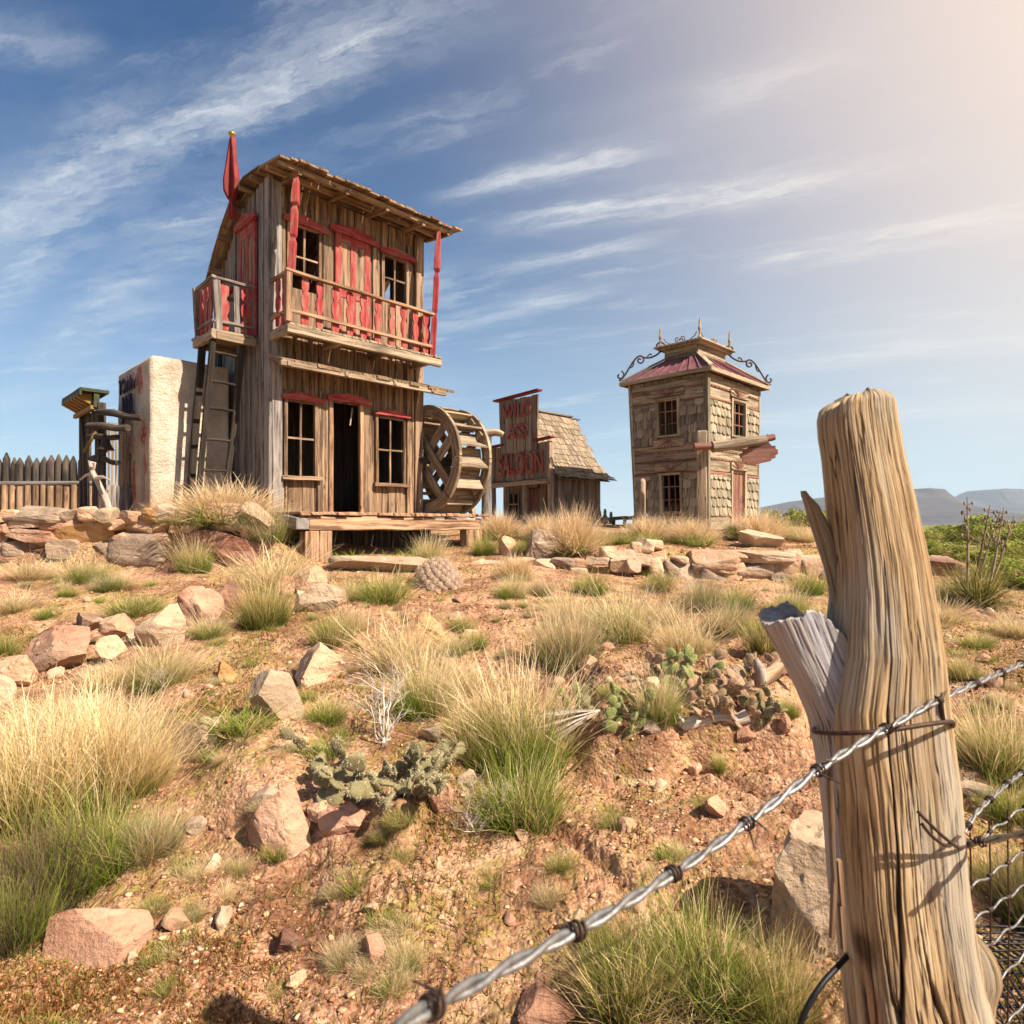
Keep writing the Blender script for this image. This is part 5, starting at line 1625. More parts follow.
for i in range(60):
    px = random.uniform(20, 1000); py = random.choice([random.uniform(600, 700), random.uniform(640, 880), random.uniform(780, 1015)])
    s_ = (py - 524) / 500
    w_ = random.uniform(10, 22) * (.5 + s_)
    rock(px, py, w_, w_ * random.uniform(.5, .8), random.choice(['tan', 'pink', 'paler', 'grey', 'tan']), 'small loose sandstone piece lying on open soil', 900 + i * 3, random.uniform(0, 180), 0, random.uniform(.6, 1), 'loose stones scattered over the slope', 2.8, 9, .10, .2, 'stone', True)

# dry stone walls
def stone_wall(label, Y, lst, x0, y0, sc, seed, mats, grow=1.06):
    mid = P(x0 + sc * np.mean([l[0] for l in lst]), 560, Y)
    root = empty('stone_wall', (mid.x, mid.y, gz(mid.x, mid.y - .1)), label, 'stone wall')
    for i, l in enumerate(lst):
        cx, cy, w_, h_ = l[:4]; mt = l[4] if len(l) > 4 else random.choice(mats); rot = l[5] if len(l) > 5 else random.uniform(-4, 4)
        Yi = l[6] if len(l) > 6 else Y + random.uniform(-.03, .05)
        k = Yi / F
        sx, sz = w_ * sc * k * 1.08 * grow, h_ * sc * k * 1.12 * grow
        c = P(x0 + cx * sc, y0 + cy * sc, Yi)
        sy = min(max(.22, sx * .6), .5)
        me = rock_mesh('stone', sx, sy, sz, M[mt], seed + i * 11, 4.2, -1, .085)
        o = link_mesh('stone', me, root)
        o.location = Vector((c.x, c.y + sy * .4, c.z - sz / 2)) - root.location
        o.rotation_euler = (0, R(-rot), R(random.uniform(-7, 7)))
    return root


LW = [(120, 690, 215, 62, 'grey'), (270, 690, 84, 50, 'grey'), (345, 685, 84, 52, 'tan'), (408, 697, 84, 62, 'paler', 14), (490, 697, 80, 44, 'tan'), (595, 690, 82, 56, 'goldr'), (652, 677, 80, 66, 'grey', 20),
      (690, 702, 78, 56, 'tan'), (775, 682, 80, 42, 'grey'), (865, 668, 114, 48, 'tan'), (972, 686, 125, 62, 'paler', -42), (85, 725, 124, 36, 'paler'), (228, 729, 154, 42, 'pink'), (340, 716, 66, 36, 'grey'),
      (460, 727, 74, 38, 'tan'), (545, 739, 114, 66, 'tan'), (632, 739, 70, 50, 'goldr'), (755, 731, 100, 56, 'paler'), (885, 721, 154, 60, 'grey'), (118, 773, 196, 68, 'pink'), (320, 782, 215, 112, 'goldr'), (686, 745, 44, 32, 'goldr'),
      (530, 832, 224, 122, 'grey'), (628, 785, 54, 44, 'pink'), (835, 830, 360, 150, 'redr', 3), (402, 842, 80, 74, 'grey'), (240, 824, 100, 66, 'grey'), (6, 780, 50, 48, 'grey'), (0, 738, 56, 40, 'pink'), (165, 832, 90, 54, 'darkr'),
      (60, 826, 104, 62, 'grey'), (16, 692, 64, 42, 'tan'), (-60, 700, 100, 60, 'grey'), (-70, 760, 120, 66, 'pink'), (-60, 826, 140, 70, 'grey'), (-170, 720, 130, 70, 'tan'), (-180, 800, 140, 90, 'grey'), (985, 760, 70, 70, 'redr'), (1010, 820, 70, 70, 'pink'),
      (20, 858, 130, 40, 'darkr'), (330, 870, 120, 40, 'pink'), (640, 880, 90, 36, 'grey'), (490, 770, 90, 40, 'tan')]
stone_wall('dry stone retaining wall of mixed boulders under the jail and tall house', 7.02, LW, 0, 340, .254, 400, ['grey', 'tan', 'pink', 'goldr'])
RW_ = [(680, 174, 108, 48, 'tan'), (604, 202, 92, 52, 'grey'), (672, 217, 74, 56, 'grey'), (726, 215, 52, 72, 'tan'), (788, 233, 80, 48, 'tan'), (785, 196, 94, 38, 'grey'), (810, 163, 148, 26, 'paler', -1), (546, 198, 40, 44, 'grey'), (512, 198, 44, 50, 'tan'),
       (572, 172, 36, 17, 'paler'), (640, 240, 70, 44, 'grey'), (905, 184, 78, 64, 'pink'), (862, 192, 64, 46, 'grey'), (468, 166, 48, 36, 'paler'), (446, 141, 28, 32, 'tan'), (471, 131, 42, 30, 'paler'), (500, 131, 34, 26, 'tan'), (506, 162, 54, 32, 'tan'),
       (960, 196, 66, 56, 'tan'), (868, 232, 66, 44, 'grey'), (920, 236, 70, 44, 'pink'), (740, 166, 40, 22, 'tan'), (560, 236, 66, 40, 'grey'), (700, 262, 90, 30, 'grey'), (790, 264, 90, 26, 'tan'), (1010, 220, 70, 70, 'grey'), (1060, 200, 60, 60, 'tan'), (545, 228, 60, 44, 'tan'), (640, 196, 50, 40, 'grey'), (700, 190, 50, 40, 'tan'), (760, 262, 60, 34, 'grey'), (610, 262, 70, 34, 'tan'), (850, 262, 80, 34, 'tan'), (500, 232, 56, 40, 'grey'), (920, 266, 70, 30, 'grey'), (745, 214, 40, 40, 'grey')]
stone_wall('low dry stone wall with flat cap slabs below the shingled tower', 7.92, RW_, 480, 500, .3516, 700, ['grey', 'tan'], 1.24)
RM = [(405, 174, 64, 56, 'paler'), (366, 149, 44, 30, 'tan'), (336, 174, 56, 22, 'paler'), (290, 181, 56, 26, 'tan'), (236, 183, 64, 32, 'grey'), (190, 186, 60, 30, 'paler'), (112, 181, 86, 28, 'tan'), (40, 191, 66, 32, 'grey'), (-10, 186, 50, 30, 'tan'), (-60, 196, 60, 26, 'pink'), (440, 186, 40, 40, 'grey'), (150, 200, 60, 20, 'pink'), (270, 203, 70, 20, 'grey')]
stone_wall('broken line of small tan stones edging the terrace before the saloon', 7.75, RM, 480, 500, .3516, 900, ['grey', 'tan'])

# ================================================================== GRASSES AND SHRUBS
def mixc(a, b, t):
    return a[None, :] * (1 - t[:, None]) + b[None, :] * t[:, None]


def blades(N, rb, lean0, lean1, l0, l1, wd, bend, cb, cm, ct_, seed, seg=4, vary=.25, vmin=.0, up=0.0, dome=0.0, cz=0.0, plume=0.0):
    """N thin curved blades; returns V, quads, colours"""
    r = np.random.default_rng(seed)
    az = r.uniform(0, 2 * np.pi, N); u = np.sqrt(r.uniform(0, 1, N))
    # blades grow in sub-clumps, each with its own lean and height
    K = max(4, int(10 + r.integers(0, 8))) if not dome else 40
    ka = r.uniform(0, 2 * np.pi, K); ku = np.sqrt(r.uniform(0, 1, K)); kl = r.uniform(.45, 1.15, K) if not dome else r.uniform(.82, 1.08, K)
    kd = r.normal(0, .27 if not dome else .08, (K, 2))
    kid = r.integers(0, K, N)
    sp = r.normal(0, .30, (N, 2)) * rb
    bx_ = rb * ku[kid] * np.cos(ka[kid]) * .9 + sp[:, 0]; by_ = rb * ku[kid] * np.sin(ka[kid]) * .9 + sp[:, 1]
    u = np.clip(np.hypot(bx_, by_) / max(rb, 1e-3), 0, 1.2)
    a2 = np.arctan2(by_, bx_) + r.normal(0, .95, N)
    if dome:
        a2 = az
        le = np.radians(lean0) + (np.radians(lean1 - lean0)) * np.sqrt(r.uniform(0, 1, N))
    else:
        le = np.radians(lean0 + (lean1 - lean0) * r.uniform(0, 1, N) ** 1.2) * (.30 + .60 * u)
    L = (l0 + (l1 - l0) * r.uniform(0, 1, N) ** 1.1) * kl[kid]
    D = np.stack([np.cos(a2) * np.sin(le) + kd[kid, 0], np.sin(a2) * np.sin(le) + kd[kid, 1], np.cos(le)], 1)
    D /= np.linalg.norm(D, axis=1)[:, None]
    B = np.stack([np.cos(a2 + r.normal(0, .7, N)), np.sin(a2 + r.normal(0, .7, N)), -r.uniform(-.1, 1.1, N)], 1) * (bend * r.uniform(.0, 1.9, N) ** 1.3)[:, None]
    jit = r.normal(0, .17, (N, 3)); jit[: N // 8] *= 3.0
    ts = np.linspace(0, 1, seg)
    sa_ = r.uniform(0, 2 * np.pi, N)
    S = np.stack([np.cos(sa_), np.sin(sa_), np.zeros(N)], 1)
    P0 = np.stack([bx_, by_, np.full(N, cz)], 1)
    br = 1 + r.uniform(-vary, vary, N)
    tint = r.uniform(0, 1, N)
    V = []; C = []
    for t in ts:
        p = P0 + L[:, None] * (t * D + t * t * B + t * (1 - t) * jit)
        wv_ = wd * (1 - t * .85) * (.55 + .9 * tint) * (1 + plume * (t > .6) * (t < .99))
        V.append(np.stack([p - S * wv_[:, None] / 2, p + S * wv_[:, None] / 2], 1))
        tt = np.clip(t + (tint - .5) * .35, 0, 1)
        c = np.where((tt < .5)[:, None], mixc(np.array(cb), np.array(cm), np.clip(tt * 2, 0, 1)), mixc(np.array(cm), np.array(ct_), np.clip(tt * 2 - 1, 0, 1)))
        C.append(np.repeat((c * br[:, None])[:, None, :], 2, 1))
    V = np.stack(V, 1).reshape(-1, 3); C = np.stack(C, 1).reshape(-1, 3)
    b0_ = (np.arange(N) * seg * 2)[:, None]
    Q = np.concatenate([np.concatenate([b0_ + s * 2, b0_ + s * 2 + 1, b0_ + s * 2 + 3, b0_ + s * 2 + 2], 1) for s in range(seg - 1)], 0)
    return V, Q, C


def leaves(N, centers, rad, size, cols, seed, flat=.8):
    """small leaf faces spread round clump centres"""
    r = np.random.default_rng(seed)
    centers = np.asarray(centers); rad = np.asarray(rad)
    pick = r.integers(0, len(centers), N)
    d = r.normal(size=(N, 3)); d /= np.linalg.norm(d, axis=1)[:, None]
    q = r.uniform(.25, 1, N) ** .5
    P0 = centers[pick] + d * (rad[pick] * q)[:, None] * np.array([1, 1, flat])
    a = r.normal(size=(N, 3)); a /= np.linalg.norm(a, axis=1)[:, None]
    b_ = np.cross(a, r.normal(size=(N, 3))); b_ /= np.linalg.norm(b_, axis=1)[:, None]
    s = size * r.uniform(.6, 1.4, N)
    V = np.stack([P0 - a * s[:, None], P0 + b_ * s[:, None] * .45, P0 + a * s[:, None], P0 - b_ * s[:, None] * .45], 1).reshape(-1, 3)
    c0 = np.array(cols)
    ci = r.integers(0, len(cols), N)
    cl_ = c0[ci] * (r.uniform(.75, 1.25, N) * (.8 + .35 * r.uniform(0, 1, len(centers))[pick]))[:, None]
    Q = np.arange(N * 4).reshape(-1, 4)
    return V, Q, np.repeat(cl_, 4, 0)


def join_np(*parts):
    Vs, Qs, Cs = [], [], []; n_ = 0
    for V, Q, C in parts:
        Vs.append(V); Qs.append(Q + n_); Cs.append(C); n_ += len(V)
    return np.concatenate(Vs), np.concatenate(Qs), np.concatenate(Cs)


STRAW = (lin(146, 120, 76), lin(210, 184, 134), lin(238, 220, 180))
WHEAT = (lin(118, 112, 56), lin(204, 176, 118), lin(236, 214, 166))
PINKG = (lin(140, 118, 68), lin(212, 180, 134), lin(238, 214, 178))
GREEN = (lin(70, 84, 26), lin(116, 134, 42), lin(164, 172, 74))
FRESH = (lin(72, 84, 28), lin(122, 138, 50), lin(168, 178, 88))
OLIVE = (lin(72, 74, 32), lin(122, 122, 58), lin(176, 166, 98))
GREYG = (lin(88, 88, 56), lin(138, 136, 92), lin(184, 176, 134))
RUSTG = (lin(104, 48, 28), lin(150, 78, 40), lin(170, 128, 58))


def twigs(n_, h, spread, seed, thick=.012, depth=3, mat=None, fork=3):
    random.seed(seed); mb = MB()
    def grow(p, d, L, r_, k):
        pts = [p]; q = p.copy(); dd = d.copy()
        for i in range(3):
            dd = (dd + Vector((random.gauss(0, .22), random.gauss(0, .22), random.gauss(.05, .16)))).normalized()
            q = q + dd * L / 3; pts.append(q.copy())
        mb.tube(pts, [r_, r_ * .85, r_ * .7, r_ * .5], 4, 0, False)
        if k > 0:
            for i in range(fork):
                nd = (dd + Vector((random.gauss(0, .55), random.gauss(0, .55), random.gauss(.1, .35)))).normalized()
                grow(pts[random.choice((1, 2, 3))], nd, L * random.uniform(.5, .8), r_ * .55, k - 1)
    for i in range(n_):
        a = random.uniform(0, 2 * math.pi); le = random.uniform(0, spread)
        grow(Vector((math.cos(a) * .03, math.sin(a) * .03, -.02)), Vector((math.cos(a) * math.sin(le), math.sin(a) * math.sin(le), math.cos(le))), h * random.uniform(.35, .55), thick, depth)
    return mb


PROTO = {}


def proto(kind, i):
    key = (kind, i)
    if key in PROTO: return PROTO[key]
    s = hash(kind) % 1 + sum(map(ord, kind)) * 7 + i * 31
    if kind == 'golden':      # tall straw with a green foot
        d_ = join_np(blades(1150, .36, 2, 42, .45, 1.0, .0075, .16, *WHEAT, s, seg=5, plume=1.2), blades(520, .36, 4, 44, .25, .55, .009, .12, *GREEN, s + 1),
                     blades(420, .32, 2, 34, .75, 1.15, .0055, .22, STRAW[1], STRAW[2], STRAW[2], s + 2, seg=5, plume=1.6))
    elif kind == 'dome':      # round pinkish tan muhly dome
        d_ = join_np(blades(3000, .16, 0, 84, .32, .52, .0060, .10, *PINKG, s, dome=1, plume=1.0), blades(900, .3, 0, 80, .16, .30, .009, .05, *GREEN, s + 1, dome=1))
        d_[0][:, 2] *= 1.9
    elif kind == 'fresh':
        d_ = join_np(blades(1000, .28, 2, 62, .40, .95, .012, .18, *FRESH, s), blades(260, .26, 2, 50, .7, 1.08, .007, .2, *WHEAT, s + 1, plume=1.0), blades(300, .28, 2, 60, .4, .9, .009, .18, *OLIVE, s + 2))
    elif kind == 'olive':
        d_ = join_np(blades(1300, .30, 2, 66, .40, .95, .009, .12, *OLIVE, s), blades(600, .3, 2, 54, .6, 1.05, .006, .14, *WHEAT, s + 1, plume=1.2), blades(300, .3, 2, 50, .5, .9, .009, .1, *GREEN, s + 2))
    elif kind == 'grey':
        d_ = join_np(blades(1400, .32, 2, 64, .40, .95, .0085, .10, *GREYG, s), blades(500, .3, 2, 64, .3, .7, .009, .1, *GREEN, s + 1), blades(800, .3, 2, 60, .6, 1.05, .0055, .14, *PINKG, s + 2, plume=1.4))
    elif kind == 'mixed':     # green foot, straw plumes flung outward
        d_ = join_np(blades(1200, .32, 2, 70, .28, .62, .0095, .14, *GREEN, s), blades(1050, .30, 2, 68, .50, 1.05, .0055, .20, *STRAW, s + 1, seg=5, plume=1.9), blades(300, .3, 2, 60, .4, .8, .009, .14, *FRESH, s + 2))
    elif kind == 'straw':
        d_ = join_np(blades(900, .28, 2, 72, .35, 1.05, .006, .20, *STRAW, s, seg=5, plume=1.8), blades(260, .28, 2, 60, .25, .6, .009, .14, *OLIVE, s + 3))
    elif kind == 'weed':
        d_ = join_np(blades(300, .34, 5, 70, .4, 1.0, .022, .12, *GREEN, s), blades(160, .34, 5, 60, .5, 1.0, .014, .15, *WHEAT, s + 1))
    elif kind == 'darkbush':
        d_ = join_np(blades(2000, .4, 5, 70, .4, .95, .010, .12, lin(52, 46, 32), lin(92, 84, 56), lin(150, 130, 96), s), blades(900, .4, 5, 60, .4, .8, .012, .12, *GREEN, s + 1))
    elif kind == 'leafy':
        r = np.random.default_rng(s); cs = []; rs = []
        for k in range(26):
            a = r.uniform(0, 6.28); q = r.uniform(0, .34); cs.append((math.cos(a) * q, math.sin(a) * q, r.uniform(.12, .82) * (1 - q))); rs.append(r.uniform(.10, .2))
        d_ = join_np(leaves(3600, cs, rs, .024, [lin(124, 138, 52), lin(158, 166, 72), lin(186, 188, 100), lin(100, 112, 44)], s), blades(200, .3, 5, 50, .5, .95, .01, .1, *OLIVE, s + 1))
    V, Q, C = d_
    V = V.copy()
    wdt_ = np.percentile(np.abs(V[:, :2]), 98) * 2; hgt = np.percentile(V[:, 2], 99)
    V[:, :2] /= wdt_; V[:, 2] /= hgt
    me = mesh_np(kind + '_tuft', V, Q, None, M['leaf'] if kind != 'leafy' else M['bush'], False, {'col': C})
    PROTO[key] = me
    return me


_count = [0]


def tuft(px, py, w_, h_, kind, label, cat='grass', group=None, name=None, Y=None, var=None):
    g = ground_at(px, py) if Y is None else Vector(((px - HX) / F * Y, Y, gz((px - HX) / F * Y, Y)))
    k = g.y / F
    _count[0] += 1; i = _count[0]
    me = proto(kind, i % 3 if var is None else var)
    o = link_mesh(name or ('shrub' if cat == 'shrub' else 'grass_tuft'), me)
    cy = g.y + w_ * k * .22
    cx = g.x * cy / g.y
    if Y is not None: cx, cy = g.x, g.y
    o.location = (cx, cy, gz(cx, cy) - .015)
    o.rotation_euler = (0, 0, (i * 2.399) % 6.28)
    o.scale = (w_ * k, w_ * k, h_ * k)
    return tag(o, label, cat, group)


T = tuft
# behind the walls, by the buildings
T(228, 506, 118, 42, 'dome', 'round golden dry grass dome behind the stone wall under the ladder', Y=7.45, var=0)
T(178, 512, 50, 22, 'olive', 'low green grass on the wall top beside the golden dome', Y=7.4)
T(500, 536, 50, 26, 'dome', 'pink tan grass dome next to the water wheel foot', Y=9.6, var=1)
T(543, 533, 46, 26, 'dome', 'pink tan grass dome before the saloon porch', Y=9.4, var=2)
T(572, 552, 66, 44, 'dome', 'tall pink grass dome with green foot beside the peaked rock', Y=8.35, var=0)
T(484, 556, 34, 26, 'fresh', 'bright green tuft at the right end of the porch')
T(524, 556, 30, 18, 'olive', 'low olive tuft left of the brown grey peaked rock')
T(648, 545, 54, 24, 'dome', 'tan grass dome before the slim post', Y=9.3, var=1)
T(690, 540, 56, 24, 'dome', 'tan grass dome at the sign post foot', Y=9.0, var=2)
T(757, 541, 66, 28, 'dome', 'wide tan grass dome right of the sign post before the tower door', Y=9.3, var=0)
T(735, 532, 26, 18, 'darkbush', 'small dark dry bush between sign post and wide tan dome', 'shrub', Y=9.2)
T(806, 550, 44, 18, 'straw', 'loose straw tuft on the terrace near the leaning fence splinter', Y=9.2)
T(618, 552, 40, 14, 'fresh', 'thin green patch of grass before the rough bench', Y=9.0)
T(650, 549, 34, 16, 'fresh', 'small green tuft above the stone wall below the slim post', Y=8.6)
T(700, 548, 40, 14, 'weed', 'low green weeds on the terrace edge above the flat capped stones', Y=8.6)
T(790, 538, 34, 20, 'fresh', 'green tuft behind the pale tilted slab', Y=9.4)
T(598, 548, 36, 20, 'olive', 'olive tuft right of the tall pink dome', Y=8.7)
T(665, 530, 50, 24, 'straw', 'thin straw grass at the foot of the tower window wall', Y=9.95)
# before the left wall and porch
T(30, 584, 60, 24, 'straw', 'pale dry tuft before the stone wall nearest the picture edge')
T(84, 584, 52, 26, 'mixed', 'pale tuft with green foot before the big grey wall boulder')
T(112, 594, 46, 20, 'grey', 'grey green seed tuft on the path below the stone wall')
T(196, 574, 44, 42, 'mixed', 'feathery tuft against the big red wall boulder')
T(272, 596, 96, 46, 'straw', 'wide pale dry grass before the left porch leg')
T(268, 566, 60, 36, 'grey', 'grey seeding grass hanging over the wall end beside the porch')
T(70, 598, 26, 12, 'fresh', 'tiny bright green tuft on the path under the pale tufts')
T(46, 620, 30, 14, 'fresh', 'small bright green tuft beside the dark brown stone')
T(4, 656, 28, 26, 'fresh', 'green tuft at the picture edge above the low tan stone')
T(10, 616, 60, 24, 'straw', 'dry straw clump at the picture edge below the stone wall')
T(136, 618, 66, 28, 'fresh', 'green blades behind the pale squarish rock')
T(266, 630, 68, 50, 'olive', 'olive green bush below the porch beside the dark red rock', 'shrub')
T(330, 606, 44, 26, 'straw', 'pale straw between the little heap of stones and the green dome')
T(384, 604, 74, 34, 'fresh', 'bright green dome of grass before the long pale slab')
T(352, 602, 50, 26, 'straw', 'dry straw skirt left of the bright green dome')
T(428, 567, 42, 34, 'mixed', 'feathery seed tuft in front of the right porch leg')
T(400, 564, 60, 14, 'weed', 'low weeds in the shade under the porch')
T(352, 566, 60, 14, 'weed', 'shaded green weeds behind the left porch leg')
T(332, 648, 54, 34, 'olive', 'dark olive tuft on the slope below the stone heap')
T(350, 634, 56, 30, 'straw', 'pale straw behind the dark olive tuft')
T(160, 690, 80, 46, 'mixed', 'pale green grass in front of the rock row')
T(210, 640, 44, 22, 'mixed', 'short grass at the foot of the domed boulder')
T(110, 690, 56, 26, 'golden', 'straw grass between wide pink boulder and golden clump')
# slope centre
T(474, 650, 34, 22, 'fresh', 'small bright green tuft beside the pointed brown rock')
T(462, 634, 30, 18, 'olive', 'dull olive tuft above the pointed brown rock')
T(448, 656, 40, 20, 'mixed', 'low straw and green tuft touching the pointed brown rock')
T(512, 598, 40, 24, 'mixed', 'small seeding tuft below the terrace stones under the wheel', 'grass')
T(540, 596, 34, 18, 'grey', 'grey tuft in the row below the terrace stones')
T(590, 596, 44, 26, 'fresh', 'green tuft in the row below the terrace stones')
T(515, 580, 44, 24, 'dome', 'short pink dome on the broken stone line', var=1)
T(568, 674, 86, 66, 'grey', 'grey green brush bush with pale plumes on the slope', 'shrub')
T(622, 644, 84, 54, 'mixed', 'golden plumed bush with dark green heart behind the cactus bank', 'shrub')
T(575, 628, 70, 40, 'straw', 'airy straw plumes above the grey green brush')
T(686, 658, 92, 52, 'straw', 'broad airy straw tuft above the prickly pear on the bank')
T(660, 628, 60, 34, 'straw', 'small airy straw tuft under the dry stone wall')
T(730, 640, 60, 36, 'grey', 'grey green brush before the flat capped stone wall', 'shrub')
T(768, 654, 60, 44, 'olive', 'olive brush between stone wall and driftwood stump', 'shrub')
T(700, 612, 50, 34, 'grey', 'grey twiggy tuft against the dry stone wall foot')
T(740, 612, 44, 26, 'fresh', 'green tuft against the dry stone wall foot')
T(660, 592, 40, 24, 'olive', 'olive tuft where the broken stone line meets the wall')
T(790, 620, 46, 30, 'mixed', 'straw and green tuft at the wall end near the post stub')
T(808, 596, 40, 28, 'fresh', 'green tuft on the wall end behind the splinter')
T(830, 640, 50, 36, 'fresh', 'bright green tuft directly behind the fence post stub')
T(657, 724, 58, 52, 'mixed', 'dry and green tuft between the two bank cactus clumps')
T(612, 700, 38, 22, 'fresh', 'fresh green blades behind the small bank cactus')
T(790, 720, 34, 22, 'fresh', 'small yellow green tuft under the purple tinted cactus')
T(720, 776, 22, 22, 'weed', 'lone weed growing on the face of the eroded bank')
T(425, 722, 84, 62, 'mixed', 'green and straw grass behind the white dead shrub', 'grass')
T(330, 724, 60, 26, 'fresh', 'low green grass above the sprawling prickly pear')
T(400, 680, 110, 54, 'straw', 'broad faint straw behind the white dead shrub')
T(522, 790, 142, 108, 'mixed', 'biggest straw plumed bush with green heart at the slope centre', 'shrub', var=0)
T(476, 770, 70, 70, 'olive', 'green left flank grass of the biggest plumed bush')
T(525, 838, 108, 76, 'fresh', 'yellow green bush front below the biggest straw plumes', 'shrub')
T(470, 700, 70, 40, 'straw', 'pale straw left above the biggest plumed bush')
T(245, 740, 90, 26, 'weed', 'flat green weeds around the angular pale rock')
T(330, 760, 70, 30, 'weed', 'green weeds growing through the sprawling cactus')
# big golden stand on the left
T(26, 838, 150, 122, 'golden', 'tall golden grass stand cut by the picture edge', var=0)
T(100, 828, 140, 118, 'golden', 'tall golden grass in the middle of the left stand', var=1)
T(142, 798, 72, 68, 'golden', 'shorter golden grass flanking the stand toward the pale slanting rock', var=2)
T(56, 772, 130, 72, 'golden', 'golden grass rising behind the left stand', var=2)
T(132, 768, 70, 60, 'mixed', 'greenish grass between golden stand and slanting rock')
T(100, 890, 100, 92, 'fresh', 'vivid green long blades at the foot of the golden stand')
T(40, 915, 110, 96, 'darkbush', 'dark tangled dry bush under the golden stand', 'shrub')
T(10, 960, 110, 80, 'darkbush', 'dark tangled bush in the near picture corner', 'shrub')
T(150, 870, 80, 44, 'grey', 'thin grey green tuft beside the vivid green blades')
# near bottom right
T(628, 1030, 130, 92, 'olive', 'green bush at the bottom edge under the near wire', 'shrub', var=1)
T(705, 1030, 140, 110, 'fresh', 'large yellow green bush at the bottom between wire and boulder', 'shrub', var=2)
T(772, 1040, 110, 92, 'olive', 'green bush in front of the large golden boulder', 'shrub', var=0)
T(680, 1042, 150, 70, 'straw', 'dry stems in the bottom row of green bushes')
# right side beyond the post
T(1002, 786, 104, 84, 'mixed', 'straw topped round bush with dark green foot behind the wires', 'shrub', var=1)
T(1016, 830, 60, 48, 'fresh', 'bright green tuft behind the lower barbed wire')
T(962, 682, 46, 26, 'olive', 'dull green tuft just right of the fence post')
T(975, 650, 40, 18, 'fresh', 'small green tuft above the upper wire')
T(940, 626, 60, 34, 'straw', 'straw tuft between the fence post and yucca')
T(985, 716, 30, 16, 'weed', 'little weed on open soil right of the post')
T(1014, 640, 50, 26, 'straw', 'flattened pale straw at the right picture edge')
T(1000, 905, 70, 56, 'olive', 'green brush seen through the woven wire', 'shrub')
T(1040, 940, 90, 80, 'darkbush', 'dark brush behind the woven wire corner', 'shrub')
T(950, 600, 50, 24, 'mixed', 'straw and green tuft before the dark flat topped rock')

# small single weeds over the open soil
random.seed(61)
zones = [((20, 420), (590, 690), 34), ((200, 340), (690, 780), 16), ((440, 840), (590, 640), 24), ((430, 600), (600, 690), 8), ((150, 420), (800, 1000), 34), ((560, 820), (780, 900), 7), ((940, 1020), (620, 760), 18), ((440, 640), (860, 1010), 6), ((0, 330), (545, 590), 14)]
for (xr, yr, cnt_) in zones:
    for _ in range(cnt_):
        px, py = random.uniform(*xr), random.uniform(*yr); s_ = .45 + (py - 540) / 420
        w_ = random.uniform(16, 34) * s_
        T(px, py, w_, w_ * random.uniform(.35, .65), random.choice(['weed', 'weed', 'olive', 'mixed', 'straw', 'grey']), 'small sparse weed tuft growing on the open soil', 'weed', 'small weeds scattered over the slope', 'weed_tuft')

# shrubs of the green field, one by one
random.seed(77)
FS = [(918, 546, 40, 16), (950, 541, 44, 14), (975, 545, 70, 30), (1012, 556, 60, 28), (930, 556, 36, 16), (990, 566, 60, 24), (1035, 545, 60, 26), (960, 560, 46, 18), (900, 552, 40, 18), (1060, 566, 80, 30), (880, 545, 50, 20), (905, 538, 40, 10), (945, 535, 44, 9), (985, 535, 50, 11), (1025, 536, 60, 12), (865, 556, 44, 22), (1000, 580, 56, 24), (1045, 590, 80, 30), (1085, 540, 90, 22), (968, 536, 40, 9)]
for (px, py, w_, h_) in FS:
    T(px, py, w_, h_, 'leafy', 'bright green shrub of the field before the mesas', 'shrub', 'green shrubs of the field')
# trees beyond the terrace
def tree(px, pyt, Y, w_, h_, label, seed, cols=None, name='tree', group=None):
    x = (px - HX) / F * Y; z0 = gz(x, Y); top = P(px, pyt, Y).z
    root = empty(name, (x, Y, z0), label, 'tree', group)
    H = top - z0; W = w_ * Y / F
    r = np.random.default_rng(seed); cs, rs = [], []
    for k in range(34):
        a = r.uniform(0, 6.28); q = math.sqrt(r.uniform(0, 1)) * .42; t = r.uniform(.30, .90)
        cs.append((math.cos(a) * q * W * (1.15 - abs(t - .5)), math.sin(a) * q * W, t * H)); rs.append(r.uniform(.07, .15) * W)
    V, Q, C = leaves(5200, cs, rs, .020 * W, cols or [lin(140, 144, 66), lin(172, 170, 90), lin(116, 122, 56), lin(194, 184, 110)], seed)
    link_mesh('crown', mesh_np('crown', V, Q, None, M['bush'], False, {'col': C}), root)
    mb = MB(); mb.tube([(0, 0, -.2), (.02 * W, 0, H * .3), (0, .02 * W, H * .6)], [.045 * W, .035 * W, .015 * W], 7, .05)
    for k in range(5):
        a = r.uniform(0, 6.28); mb.tube([(0, 0, H * .28), (math.cos(a) * W * .14, math.sin(a) * W * .14, H * .48), (math.cos(a) * W * .28, math.sin(a) * W * .28, H * .66)], [.022 * W, .014 * W, .005 * W], 5)
    mb.build('trunk', M['brown'], root)


